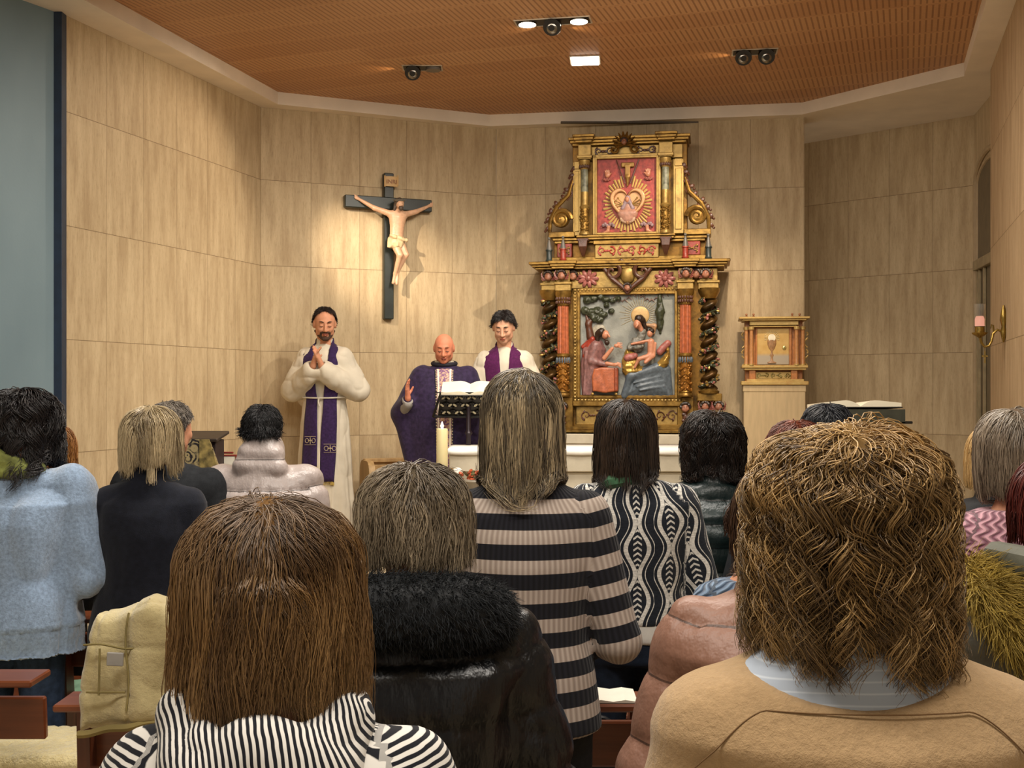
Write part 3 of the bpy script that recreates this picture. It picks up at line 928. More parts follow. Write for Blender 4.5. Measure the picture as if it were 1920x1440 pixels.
# timber field, grooved acoustic boards
t = NT('grooved_timber'); a = math.atan(0.343)
tc = t.n('ShaderNodeTexCoord'); mp = t.n('ShaderNodeMapping'); mp.inputs['Rotation'].default_value = (0, 0, a)
t.l(tc.outputs['Object'], mp.inputs['Vector']); s = t.sep(mp.outputs[0])
gu = t.math('FRACT', t.math('DIVIDE', s[0], 0.037)); g1 = t.math('LESS_THAN', gu, 0.32)
vr = t.math('DIVIDE', s[1], 0.305); gv = t.math('FRACT', vr)
g2 = t.math('LESS_THAN', t.math('ABSOLUTE', t.math('SUBTRACT', gv, 0.5)), 0.44)
ur = t.math('DIVIDE', s[0], 1.22)
cmb = t.n('ShaderNodeCombineXYZ'); t.l(t.math('FLOOR', ur), cmb.inputs[0]); t.l(t.math('FLOOR', vr), cmb.inputs[1])
wn = t.n('ShaderNodeTexWhiteNoise'); t.l(cmb.outputs[0], wn.inputs['Vector'])
g = t.math('MULTIPLY', g1, g2)
grain = t.noise(t.coord((1, 1, 1)), 30, 5)
jn = t.math('LESS_THAN', t.math('MULTIPLY', t.math('ABSOLUTE', t.math('SUBTRACT', t.math('FRACT', t.math('ADD', vr, .5)), .5)), .305), .0016)
b0 = t.mix(t.math('ADD', t.math('MULTIPLY', grain, .5), t.math('MULTIPLY', wn.outputs['Value'], .5)), lin('#ad7d55'), lin('#c79a6e'))
b1 = t.mix(t.math('MULTIPLY', g, 0.62), b0, lin('#794e30'))
b1 = t.mix(t.math('MULTIPLY', jn, 0.5), b1, lin('#5a3016'))
t.bump(t.math('SUBTRACT', 1.0, g), 0.4, 0.006)
timber = t.out(b1, 0.5, spec=0.3)
wx = [(x * 1.02 + (-.02 if x < 0 else 0), y + (.06 if y > 8 else 0)) for x, y in inner]
tag(MB().prism(wx, WZ, WZ + .06, plane='xy').build('ceiling', timber, smooth=False), kind='structure')
tag(MB().bb(-5, 4.7, -3, 5.9, 3.95, 4.05).build('ceiling_nave', mat('#d8d0c2', 0.8)), kind='structure')
# floor, platform and steps
fl = NT('floor_stone'); fc = fl.coord(); fs = fl.sep(fc)
fj = fl.math('MAXIMUM', *[fl.math('LESS_THAN', fl.math('FRACT', fl.math('DIVIDE', fs[i], .6)), .008) for i in (0, 1)])
floor_m = fl.out(fl.mix(fl.math('MULTIPLY', fj, .6), fl.mix(fl.noise(fc, 5, 6), lin('#a9977c'), lin('#c7b698')), lin('#665641')), 0.3)
tag(MB().bb(-5, 4.7, -3, 12, -.1, 0, .001).build('floor', floor_m), kind='structure')
pl = [(-3.1, 6.75), (3.05, 6.75), (3.9, 9.7), (1.9, 11.7), (-.14, 10.25), (-2.1, 9.45)]
tag(MB().prism(pl, 0, .48, plane='xy').build('floor_platform', floor_m, smooth=False), kind='structure')
for i, y in enumerate((6.43, 6.11)):
    tag(MB().bb(-3.2 - i * .1, 2.95, y, 6.76, 0.001, .32 - .16 * i, .006).build('floor_step', floor_m), kind='structure')

# ventilation slot in the soffit above the altarpiece
o = MB().bb(0.42, 1.72, 9.9, 9.945, SZ - .012, SZ + .002, .001).build('trim_2', mat('#5d5348', 0.7)); o.rotation_euler = (0, 0, 0); tag(o, kind='structure')

# arched doorway in the alcove of the right wall
ang = math.atan2(8.3 - 9.67, 3.60 - 3.88)
dr = thing('door_1', (3.88, 9.67, 0), ang, None, None); dr['kind'] = 'structure'
def arch_path(cx, hw, zs, za, n=14, z0=0.5):
    return [(cx - hw, z0)] + [(cx - hw * math.cos(PI * i / n), zs + (za - zs) * math.sin(PI * i / n)) for i in range(n + 1)] + [(cx + hw, z0)]
stm = mat('#b09a78', 0.6, var=.06)
for nm, hw, zz, y, r in (('frame', .50, 3.52, -.012, .022), ('frame', .43, 3.45, -.006, .016)):
    MB().tube([(x, y, z) for x, z in arch_path(.62, hw, 3.34 - (.5 - hw) * .5, zz, z0=.49)], r, 8).build(nm, stm, dr)
MB().prism(arch_path(.62, .42, 3.3, 3.43, z0=.49), -.008, .02).build('door_leaf', mat('#6d6048', 0.55, var=.08), dr, smooth=False)
MB().bb(.20, 1.04, -.05, -.008, 2.60, 2.68).bb(.23, .27, -.03, -.008, .5, 2.6).bb(.33, .35, -.03, -.008, .5, 2.6).bb(.52, .55, -.03, -.008, .5, 2.6).build('transom_and_bars', mat('#9a8a6a', 0.5), dr)

# ------------------------------------------------------------------ ceiling lamps
black = mat('#16130f', 0.45); chrome = mat('#8d8880', 0.22, metal=1.0, var=.05); rimm = mat('#b9ab96', 0.4)
LAMP = glow('#fff4e0', 14)
def ceil_pt(px, py): d = (WZ - CAMZ) * FPX / (HOR - py); return Vector(((px - 960) / FPX * d, d, WZ))
def recess(px, py, w, label, heads, rz=0.0):
    """heads: list of (dx, kind) kind: 'ball' swivel spot, 'lit' flush lamp, 'flat' unlit"""
    p = ceil_pt(px, py); r = thing('recessed_spotlight', (p.x, p.y, WZ), rz, label, 'ceiling lamp', 'recessed spotlights of the timber ceiling')
    MB().bb(-w / 2, w / 2, -.075, -.065, -.006, .0).bb(-w / 2, w / 2, .065, .075, -.006, 0).bb(-w / 2, -w / 2 + .01, -.07, .07, -.006, 0).bb(w / 2 - .01, w / 2, -.07, .07, -.006, 0).build('trim_frame', rimm, r)
    MB().bb(-w / 2 + .008, w / 2 - .008, -.067, .067, -.003, .0).build('housing', black, r)
    for dx, kd in heads:
        if kd == 'lit':
            MB().lathe([(.056, 0), (.056, .006), (.02, .008)], (dx, 0, -.016), 24).build('lamp_glass', LAMP, r)
            MB().lathe([(.062, 0), (.062, .012), (.056, .014)], (dx, 0, -.014), 24).build('bezel', chrome, r)
        elif kd == 'ball':
            MB().ball((dx, -.01, -.035), .060, 20).build('reflector_ball', chrome, r)
            MB().lathe([(.058, 0), (.05, .012), (.035, .02), (.034, .026)], (dx, -.055, -.055), 20, axis=(0, .75, .55)).lathe([(.02, -.004), (.02, .004), (.01, .006)], (dx, -.066, -.063), 14, axis=(0, .75, .55)).build('shade_ring', black, r)
        else:
            MB().lathe([(.055, 0), (.055, .02), (.03, .03)], (dx, 0, -.022), 20).build('lamp_cover', mat('#6b6258', .5), r)
recess(1037, 40, .50, 'recessed ceiling fitting with two lit lamps and a swivel spot between', [(-.17, 'lit'), (0, 'ball'), (.17, 'lit')], -.19)
recess(792, 127, .30, 'recessed ceiling fitting with one swivel spot and one flat unlit lamp, above the crucifix', [(-.07, 'ball'), (.08, 'flat')], .02)
recess(1415, 97, .32, 'recessed ceiling fitting with two swivel spots over the tabernacle', [(-.08, 'ball'), (.08, 'ball')], -.15)
p = ceil_pt(1097, 112); r = thing('ceiling_panel_light', (p.x, p.y, WZ), -.1, 'small square white light panel glowing in the timber ceiling', 'ceiling lamp')
MB().bb(-.10, .10, -.10, .10, -.014, -.002, .003).build('diffuser', glow('#fff6e6', 16), r)
MB().bb(-.112, .112, -.112, .112, -.008, 0, .003).build('rim', rimm, r)
for px, py in ((700, 133), (1330, 108)):      # small grazing lamps along the boards, part of the fittings' light
    p = ceil_pt(px + 62, py - 3); light('grazing_lamp', 'SPOT', (p.x, p.y - .02, WZ - .05), 3.0, (1, .66, .33), (p.x - .9, p.y + .0, WZ + .01), .01, 55, .8)
p = ceil_pt(1037, 47)
for sgn in (-1, 1): light('grazing_lamp', 'SPOT', (p.x + .05 * sgn, p.y + .03, WZ - .05), 2.0, (1, .7, .38), (p.x + .8 * sgn, p.y + .25, WZ + .02), .01, 60, .8)

# ------------------------------------------------------------------ pews
pw = wood('#5a2c18', '#7d4426', 0, 0.28); pw_end = wood('#4a2415', '#6b3820', 2, 0.3)
def pew(x0, x1, yp, label):
    r = thing('pew', (x0, yp, 0), 0, label, 'pew', 'wooden church pews'); L = x1 - x0
    MB().bb(.02, L - .02, -.56, -.16, .415, .45, .008).build('seat', pw, r)
    MB().box((L / 2, -.585, .655), (L - .04, .022, .13), .006, rot(.08)).build('backrest', pw, r)
    MB().bb(0, L, -.745, -.60, .785, .805, .006).build('book_ledge', pw, r)
    for x in (0.03, L - (.32 if x1 < -1 else .06)):
        _m = MB().prism([(-.62, 0), (-.56, 0), (-.55, .40), (-.17, .40), (-.19, 0), (-.14, 0), (-.12, .44), (-.56, .45), (-.60, .785), (-.655, .785)], x, x + .035, plane='xz')
        m_ = _m.build('leg', pw_end, r); l = m_
        V = np.zeros(len(l.data.vertices) * 3); l.data.vertices.foreach_get('co', V); V = V.reshape(-1, 3); V = V[:, [1, 0, 2]]; l.data.vertices.foreach_set('co', V.ravel()); l.data.update()
    return r
places = ['fourth', 'third', 'second', 'front']
pew(-1.22, .48, 3.80, 'dark wooden pew of the middle block whose ledge carries the white booklet')
pew(-.80, .48, 4.75, 'dark wooden pew of the middle block in front of the patterned sweater')
pew(-.80, .48, 5.62, 'dark wooden pew of the middle block closest to the steps')
for i, y in enumerate((4.05, 4.95, 5.8)):
    pew(-3.3, -1.38, y, ['dark wooden pew at the left edge with a cream fleece cushion on its seat', 'dark wooden pew in front of the pale blue sweater, left block', 'dark wooden pew of the left block closest to the steps'][i])
# fleece cushion
S = Sdf(); S.box((-1.95, 3.69, .485), (.72, .185, .035), .03); V, F = S.mesh(.014); N = vnormals(V, F)
V = V + N * (vnoise(V, 22) * .006 + vnoise(V, 70) * .004)[:, None]
fleece = NT('fleece'); fco = fleece.coord(); ff = fleece.noise(fco, 45, 4, .7); fleece.bump(ff, 1.0, .012)
fleece_m = fleece.out(fleece.mix(ff, lin('#b09c64'), lin('#e3d6a6')), 1.0, spec=.1, sheen=.6)
tag(fast('seat_cushion', V, F, fleece_m), 'cream fleece cushion on the pew seat in the lower left corner', 'cushion')
# booklet and sheets
paper = mat('#e4dfcf', .8, var=.03)
def sheet(name, x0, x1, y0, y1, z, label, m=paper, rz=0.0, cat='paper'):
    P = []; n = 8
    for j in range(2):
        for i in range(n + 1):
            u = i / n; P.append(((u - .5) * (x1 - x0), (j - .5) * (y1 - y0), .004 + .005 * math.sin(u * 2 * PI) ** 2 + (.003 if j else 0)))
    P2 = [(x, y, 0.0) for x, y, z_ in P]; k = 2 * (n + 1)
    F = [[i, i + 1, n + 2 + i, n + 1 + i] for i in range(n)] + [[k + i, k + n + 1 + i, k + n + 2 + i, k + i + 1] for i in range(n)]
    F += [[i, k + i, k + i + 1, i + 1] for i in range(n)] + [[n + 1 + i, n + 2 + i, k + n + 2 + i, k + n + 1 + i] for i in range(n)] + [[0, n + 1, k + n + 1, k], [n, k + n, k + 2 * n + 1, 2 * n + 1]]
    o = fast(name, P + P2, F, m, smooth=False); o.location = ((x0 + x1) / 2, (y0 + y1) / 2, z); o.rotation_euler = (0, 0, rz)
    return tag(o, label, cat)
sheet('booklet', .205, .335, 3.07, 3.19, .806, 'white open booklet lying on the pew ledge behind the patterned sweater')
sheet('booklet', -1.86, -1.72, 4.22, 4.33, .806, 'white sheet on a pew ledge between the blue sweater and the navy coat', rz=.1)
sheet('booklet', -2.0, -1.78, 5.09, 5.19, .806, 'pale sheet lying on the farthest pew ledge of the left block', rz=.05)
sheet('folder', -1.78, -1.55, 4.5, 4.68, .452, 'green folder lying on the pew seat beside the navy coat', mat('#7fa386', .6), cat='folder')
# black bag on the seat
S = Sdf(); S.box((.26, 3.42, .53), (.14, .09, .075), .04); S.box((.26, 3.42, .60), (.145, .03, .01), .008); V, F = S.mesh(.01)
bg = thing('handbag', (0, 0, 0), 0, 'black leather handbag on the pew seat below the white booklet', 'bag')
fast('bag_body', V, F, mat('#121213', .35, bump=.2), bg)
MB().tube([(.18 + .16 * i / 10, 3.42, .60 + .07 * math.sin(PI * i / 10)) for i in range(11)], .006, 6).build('handle', mat('#1a1a1a', .35), bg)

# shearling coat thrown over the pew end
def polysd(P2, poly):
    poly = np.array(poly, float); n = len(poly); d = np.full(len(P2), 1e9); s = np.ones(len(P2))
    for i in range(n):
        a = poly[i]; b = poly[i - 1]; e = b - a; w = P2 - a
        t_ = np.clip((w @ e) / (e @ e), 0, 1); bb = w - t_[:, None] * e; d = np.minimum(d, (bb * bb).sum(1))
        c1 = P2[:, 1] >= a[1]; c2 = P2[:, 1] < b[1]; c3 = e[0] * w[:, 1] > e[1] * w[:, 0]
        f = (c1 & c2 & c3) | (~c1 & ~c2 & ~c3); s[f] *= -1
    return s * np.sqrt(d)
def sd_poly(S, poly, y0, h, r=.01, k=.01, sub=False, pillow=None, ang=0, c=None):
    """solid from an outline in x-z; pillow: width over which it swells"""
    poly = np.array(poly, float)
    def f(P):
        d2 = polysd(P[:, [0, 2]], poly); y = np.abs(P[:, 1] - y0)
        if pillow: return np.maximum(d2, (y - h * np.sqrt(np.clip(-d2 / pillow, 0, 1))) * .75)
        a = d2 + r; b = y - h + r
        return np.minimum(np.maximum(a, b), 0) + np.hypot(np.maximum(a, 0), np.maximum(b, 0)) - r
    lo = (poly[:, 0].min(), y0 - h, poly[:, 1].min()); hi = (poly[:, 0].max(), y0 + h, poly[:, 1].max())
    return S._add(f, lo, hi, k, sub, 0)
def wp(pts, d): return [((px - 960) / FPX * d, CAMZ + (HOR - py) * d / FPX) for px, py in pts]
S = Sdf(); dd = 3.0
S._add
sd_poly(S, wp([(146, 1376), (144, 1310), (152, 1240), (160, 1190), (176, 1150), (212, 1140), (252, 1120), (288, 1107), (318, 1116), (360, 1150), (372, 1250), (372, 1365), (300, 1352), (220, 1368)], dd), dd + .02, .070, .055, .02)
V, F = S.mesh(.009); N = vnormals(V, F)
zz = V[:, 2]; seam = lambda c, w: np.exp(-((c) / w) ** 2)
xx = V[:, 0]
dsp = vnoise(V * np.array([1, 1, .5]), 9) * .010 + vnoise(V, 30) * .003 + crease(V, (9, 9, 4)) * .010 - .006 * (seam(zz - .985, .006) + seam(xx + .985, .006) * 1 + seam(xx + 1.09 - (zz - .9) * .1, .005) + seam(zz - .86, .005) * (xx < -.97))
V = V + N * dsp[:, None]; V[:, 1] += .02 * np.sin(xx * 22)
sh = NT('shearling'); sco = sh.coord(); sf = sh.noise(sco, 7, 4, .6); sf2 = sh.noise(sco, 60, 4, .7); sh.bump(sf2, .7, .006)
shm = sh.out(sh.mix(sh.ramp(sf, .3, .7), lin('#a09066'), lin('#cdbf90')), .95, spec=.1, sheen=.5)
ct = thing('coat', (0, 0, 0), 0, 'cream shearling coat turned inside out and thrown over a pew end behind the navy coat', 'coat')
shc = fast('shearling', V, F, shm, ct)
sb_ = MB()
for pts in ([(x, -.2 + dd, .985 + .006 * math.sin(x * 40)) for x in np.linspace(-1.105, -.86, 24)], [(-.985 + .004 * math.sin(z * 30), -.2 + dd, z) for z in np.linspace(.82, 1.07, 24)], [(-1.055 - .02 * (.98 - z), -.2 + dd, z) for z in np.linspace(.86, .98, 14)], [(x, -.2 + dd, .868) for x in np.linspace(-1.09, -.99, 10)]):
    Pq = np.array(pts, float)
    for _ in range(12):
        e_ = S.ev(Pq); Pq[:, 1] += np.clip(e_, -.02, .05) * .9
    sb_.tube([tuple(q_ + np.array([0, -.002, 0])) for q_ in Pq], .0028, 5)
sb_.build('seam', mat('#857748', .9), shc)
q = W(216, 1236, dd - .075); MB().box((q.x, q.y, q.z), (.042, .008, .034), .003, rot(0, .05, 0)).build('care_tag', mat('#8d8983', .7), ct)
MB().tube([W(146 + 12 * i, 1377 - 1.9 * i + 2 * math.sin(i), dd - .05) for i in range(15)], .010, 6).build('hem_roll', mat('#8a7a48', .9), ct)

# ------------------------------------------------------------------ altar, candle, book stands
marble = NT('marble'); mc = marble.coord(); mf = marble.noise(mc, 4, 7, .65)
marble_m = marble.out(marble.mix(marble.ramp(mf, .35, .7), lin('#b9b09c'), lin('#d2cab6')), .35)
linen = mat('#f1eee6', .8, var=.02)
al = thing('altar', (-.42, 7.7, .48), 0, 'pale stone altar with a white cloth on top, in front of the gilded altarpiece', 'altar')
MB().bb(.0, 1.62, 0, .62, .60, .742, .006).build('table_slab', marble_m, al)
MB().bb(.035, 1.585, .03, .59, .0, .597, .005).build('altar_block', marble_m, al)
xs = np.linspace(-.012, 1.632, 60); PV = []; FV = []
for j, (y, z) in enumerate([(.63, .715), (.63, .752), (.3, .754), (-.010, .752), (-.014, .735), (-.014, .718)]):
    for i, x in enumerate(xs): PV.append((x, y - (.004 * math.sin(x * 23) if j > 3 else 0), z - (.006 * math.sin(x * 9) if j == 5 else 0)))
n_ = len(xs); FV = [[j * n_ + i, j * n_ + i + 1, (j + 1) * n_ + i + 1, (j + 1) * n_ + i] for j in range(5) for i in range(n_ - 1)]
o = fast('altar_cloth', PV, FV, linen); o.location = (-.42, 7.7, .48); md = o.modifiers.new('thick', 'SOLIDIFY'); md.thickness = .004; md.offset = 1
tag(o, 'white linen cloth laid over the stone altar', 'altar cloth')
# candle on its brass holder
cp = W(829, 880, 7.45)
st = thing('candle_holder', (cp.x, cp.y, .48), 0, 'tall gilt candle holder to the left of the altar', 'candle holder')
zt = cp.z - .48
MB().lathe([(.11, 0), (.115, .02), (.05, .05), (.025, .12), (.02, .3), (.032, .34), (.018, .38), (.018, zt - .14), (.03, zt - .11), (.018, zt - .09), (.03, zt - .05), (.062, zt - .012), (.066, zt), (.02, zt + .001)], n=24).build('stem', mat('#a07a2c', .3, 1.0), st)
MB().lathe([(.066, zt - .01), (.074, zt + .002), (.070, zt + .008)], n=24).build('drip_pan', mat('#b88c38', .25, 1.0), st)
zc = zt + .002; ch = (880 - 806) * 7.45 / FPX
cn = thing('candle', (cp.x, cp.y, .48 + zc + .006), 0, 'thick ivory candle burning beside the altar', 'candle')
wax = NT('wax'); wax.b.inputs['Subsurface Weight'].default_value = .5; wax.b.inputs['Subsurface Radius'].default_value = (.03, .02, .01)
MB().lathe([(.036, 0), (.037, .01), (.0365, ch - .006), (.033, ch), (.012, ch - .006)], n=28).build('wax_body', wax.out(lin('#ddd0a0'), .45), cn)
MB().lathe([(.001, ch - .004), (.008, ch + .008), (.010, ch + .018), (.005, ch + .034), (.001, ch + .044)], n=14).build('flame', glow('#fff0c0', 30), cn)
MB().cyl((0, 0, ch - .006), (0, 0, ch + .01), .0015, n=6).build('wick', black, cn)
# missal on its openwork stand
d0 = 8.15
ms = thing('book_stand', (W(862, 0, d0).x + .06, d0, .48), 0, 'black openwork metal book stand on a pole in front of the celebrant', 'book stand')
SL = rot(-.62)   # plate tilts away from the camera at its foot
z_top = CAMZ + (HOR - 729) * d0 / FPX - .48
z_top -= .035
def onp(x, t_): return (x, .0 + .11 * (1 - t_), z_top - .165 * (1 - t_))
iron = mat('#171412', .4, metal=.3)
fr = MB(); x0, x1 = -.225, .225
for a_, b_ in (((x0 + .03, 1), (x1 - .03, 1)), ((x0 - .03, 0), (x1 + .03, 0)), ((x0 + .03, 1), (x0 - .03, 0)), ((x1 - .03, 1), (x1 + .03, 0))): fr.tube([onp(*a_), onp(*b_)], .010, 6)
fr.build('frame', iron, ms)
ow = MB(); lv = MB(); g = np.random.default_rng(4)
for r_ in range(3):
    for c_ in range(9):
        x = x0 + .02 + (x1 - x0 - .04) * (c_ + .5) / 9; tt = .18 + .32 * r_
        s_ = 1 if (r_ + c_) % 2 else -1
        pts = [onp(x + s_ * .024 * math.cos(a_ * 2.6) , tt + .10 * math.sin(a_ * 5.2)) for a_ in np.linspace(0, 1, 8)]
        ow.tube(pts, .0075, 5)
        q = onp(x - s_ * .006, tt); lv.ball((q[0], q[1] - .008, q[2]), .013, 8, (1.25, .35, .62), rot=rot(0, s_ * .6, 0))
        ow.tube([onp(x - .026, tt), onp(x + .026, tt + .1 * s_)], .005, 5)
ow.build('scrollwork', iron, ms); lv.build('leaf_ornament', mat('#b3a888', .5), ms)
pb = MB().prism([onp(x0, 0)[::2], onp(x1, 0)[::2], onp(x1 - .03, 1)[::2], onp(x0 + .03, 1)[::2]], .0, .004)
pbv = pb.V[-1]; pbv[:, 1] += .012 + .11 * (z_top - pbv[:, 2]) / .165; pb.build('backing_plate', mat('#241f1a', .6), ms, smooth=False)
MB().lathe([(.14, 0), (.14, .015), (.03, .04), (.018, .08), (.016, z_top - .30), (.028, z_top - .28), (.016, z_top - .26), (.016, z_top - .08)], (0, .06, 0), n=16).build('pole', mat('#2a2026', .4, metal=.4), ms)
MB().bb(x0 - .01, x1 + .01, -.035, .03, z_top + .004, z_top + .012).build('top_ledge', iron, ms)
def open_book(name, loc, w, dpt, label, tilt=0.0, rz=0.0, cover='#3a3020', th=.022, page='#efe7cf'):
    r = thing(name, loc, rz, label, 'book'); n = 14; R = rot(tilt)
    for sd in (-1, 1):
        P = []
        for i in range(n + 1):
            u = i / n; z = th * (math.sin(min(1, u * 2.4) * PI / 2) * (1 - .55 * u)) + .004
            P.append((sd * u * w / 2, z))
        P += [(sd * w / 2, .002), (0, .0)]
        m_ = MB().prism([(x, z) for x, z in P], -dpt / 2, dpt / 2); m_.V = [v @ R.T for v in m_.V]
        m_.build('pages', mat(page, .8, var=.03), r, smooth=False)
    m_ = MB().bb(-w / 2 - .006, w / 2 + .006, -dpt / 2 - .005, dpt / 2 + .005, -.006, .001); m_.V = [v @ R.T for v in m_.V]; m_.build('cover', mat(cover, .5), r)
    return r
open_book('missal', (ms.location.x + .01, d0 + .07, .48 + z_top + .028), .40, .22, 'open missal with ivory pages on the black openwork stand', .35, 0, '#1b1513', .03)
# flowers and small bowl in front of the altar
fp = W(893, 893, 7.35)
fb = thing('flower_arrangement', (fp.x, fp.y, .48), 0, 'low arrangement of red and orange flowers with dry twigs in front of the altar', 'flowers')
zf = fp.z - .48
MB().lathe([(.09, 0), (.10, .03), (.05, .12), (.04, zf - .12), (.09, zf - .03), (.085, zf - .02)], n=20).build('vase', mat('#8c8272', .5), fb)
g = np.random.default_rng(11)
lf = MB(); fl_ = MB(); tw = MB()
for i in range(46):
    a_ = g.uniform(0, 2 * PI); r_ = g.uniform(.02, .12); z_ = zf - .02 + g.uniform(-.01, .055)
    (fl_ if i % 3 else lf).ball((r_ * math.cos(a_), r_ * .7 * math.sin(a_), z_), g.uniform(.012, .022), 8, (1, 1, .6), rot=rot(g.uniform(-1, 1), g.uniform(-1, 1)))
for i in range(9):
    a_ = g.uniform(-1, 1); tw.tube([(0, 0, zf - .03), (a_ * .08, g.uniform(-.03, .03), zf + .03), (a_ * .17, 0, zf + g.uniform(.02, .09))], [.003, .002, .001], 5)
fl_.build('blossoms', mat('#b8552f', .6, var=.35, scale=30), fb); lf.build('leaves', mat('#5c5a34', .7, var=.2), fb); tw.build('twigs', mat('#4a3524', .8), fb)
bp = W(858, 886, 7.5); 
o = MB().ball((0, 0, 0), .034, 18).lathe([(.012, -.05), (.02, -.048), (.008, -.03)], (0, 0, 0), 12).build('glass_lamp', mat('#ece6da', .2), None); o.location = bp
tag(o, 'small white round votive lamp at the left end of the altar', 'votive lamp')
o = MB().lathe([(.05, 0), (.05, .01), (.008, .02), (.008, bp.z - .48 - .05)], n=14).build('votive_stand', mat('#7a6a4a', .4, .8)); o.location = (bp.x, bp.y, .48); tag(o, 'thin metal stand under the white votive lamp', 'stand')

# brocade-covered lectern on the left
d1 = 6.9; lp = W(375, 815, d1)
br = NT('brocade'); bc = br.coord(); vo = br.n('ShaderNodeTexVoronoi'); vo.inputs['Scale'].default_value = 17; br.l(bc, vo.inputs['Vector'])
ring = br.ramp(br.math('ABSOLUTE', br.math('SUBTRACT', br.math('FRACT', br.math('MULTIPLY', vo.outputs['Distance'], 3.2)), .5)), .18, .3)
brm = br.out(br.mix(br.math('MULTIPLY', ring, br.ramp(br.noise(bc, 30, 2), .35, .55)), lin('#a3936a'), lin('#17121a')), .6)
le = thing('lectern', (lp.x - .02, d1, .48), 0, 'lectern draped in black and gold brocade by the left stone wall', 'lectern'); zt = lp.z - .48
MB().box((0, 0, zt - .01), (.32, .30, .02), .006, rot(.12)).build('desk_top', mat('#2c221c', .5), le)
MB().prism([(-.135, zt - .02), (.115, zt - .02), (.185, zt - .215), (-.15, zt - .215)], -.15, -.14).build('front_cloth', brm, le, smooth=False)
MB().prism([(.06, zt - .02), (.115, zt - .02), (.17, zt - .20), (.085, zt - .29), (.06, zt - .22)], -.162, -.150).build('side_fold', mat('#8d7c48', .6, var=.4, scale=25), le, smooth=False)
MB().bb(-.12, .14, -.10, .10, .0, zt - .03).build('pedestal', mat('#2a1c1c', .6), le)
MB().bb(-.17, .19, -.15, .12, 0, .03).bb(-.14, .20, -.145, -.1, zt - .25, zt - .22).build('base', mat('#3a2a22', .5), le)
sp = W(428, 862, 7.0)
fr_ = thing('book_easel', (sp.x, 7.02, .48), 0, 'small red framed stand with a white card right of the brocade lectern', 'easel'); z_ = sp.z - .48
MB().bb(-.045, .035, -.006, .006, z_ - .04, z_ + .02, .002).build('card', paper, fr_)
red = mat('#7c2a22', .5)
MB().bb(-.055, .045, -.01, .01, z_ + .02, z_ + .03).bb(.04, .05, -.01, .01, z_ - .06, z_ + .03).bb(-.055, .02, .02, .035, z_ + .034, z_ + .046).bb(-.01, .01, -.01, .01, .02, z_ - .04).bb(-.09, .09, -.06, .06, 0, .02).build('frame', red, fr_)

# white side table left of the puffer jacket
tp = W(405, 900, 6.95)
o = MB().bb(-.14, .14, -.12, .12, tp.z - .50, tp.z - .48 + .03).bb(-.12, .12, -.10, .10, 0, tp.z - .5).build('credence_table', linen); o.location = (tp.x, 7.3, .48); tag(o, 'small table covered in white cloth beside the brocade lectern', 'table')

# wooden sedilia
oak = wood('#b08e5e', '#cfae7c', 2, .5, 5)
se = thing('armchair', (W(690, 0, 9.3).x, 9.3, .48), .36, 'light oak clergy seat with a rounded arm panel behind the left priest and celebrant', 'chair')
zz_ = 1.06 - .48
side = [(-.22, 0), (.12, 0)] + [(.12, zz_ - .09)] + [(.12 - .10 + .10 * math.cos(a_), zz_ - .09 + .09 * math.sin(a_)) for a_ in np.linspace(.1, PI / 2, 6)] + [(-.14, zz_ - .005), (-.19, zz_ - .04), (-.22, zz_ - .12)]
for x in (-.04, .58):
    m_ = MB().prism(side, x, x + .05); m_.V = [v[:, [1, 0, 2]] for v in m_.V]; m_.build('arm_panel', oak, se, angle=.9)
MB().bb(.0, .6, -.2, .12, .38, .42).build('seat', oak, se)
MB().bb(.0, .6, .13, .16, .0, zz_ - .02).bb(.0, .6, .10, .18, zz_ - .03, zz_).bb(.01, .59, .09, .13, zz_ - .13, zz_ - .05).build('backrest', oak, se)

# right lectern with open book
d2 = 6.95; rp = W(1600, 757, d2)
rl = thing('lectern', (rp.x, d2, .48), 0, 'lectern under a dark cloth with an open book, behind the curly hair', 'lectern'); zt = rp.z - .48
MB().box((0, 0, zt - .05), (.50, .36, .02), .005, rot(-.05)).build('desk_top', mat('#25221b', .5), rl)
MB().prism([(-.24, zt - .03), (.245, zt - .03), (.245, zt - .11), (-.05, zt - .10), (-.24, zt - .13)], -.20, -.185).build('cloth_front', mat('#3b3c30', .8, var=.2), rl, smooth=False)
MB().bb(-.16, .235, -.12, .12, 0, zt - .06).build('pedestal', mat('#8b8068', .6), rl)
MB().bb(.22, .29, -.20, -.17, zt - .115, zt - .10).build('book_rest', black, rl)
open_book('lectionary', (rp.x, d2, .48 + zt - .024), .48, .30, 'large open book with cream pages on the right-hand lectern', -.05, 0, '#2e2b26', .045, '#f0e6cc')

# stone base of the altarpiece and tabernacle pillar
A0 = -math.atan2(.45, 2.615)
rb = MB().bb(-.66, .70, -.22, .34, .0, .783, .004).bb(-.72, .76, -.25, .34, .70, .783, .006).build('stone_mensa', marble_m)
rb.location = (.978, 9.62, .48); rb.rotation_euler = (0, 0, A0); tag(rb, 'pale stone base carrying the gilded altarpiece', 'stone base')
tbp = W(1452, 722, 9.35)
pil = MB().bb(-.245, .245, 0, .42, 0, tbp.z - .48, .004).bb(-.25, .25, -.004, .42, tbp.z - .48 - .055, tbp.z - .48, .004).build('stone_pillar', mat('#c3ac84', .6, var=.06, stretch=(3, 3, .5)))
pil.location = (tbp.x, 9.35, .48); pil.rotation_euler = (0, 0, A0); tag(pil, 'square stone pillar carrying the tabernacle', 'pillar')
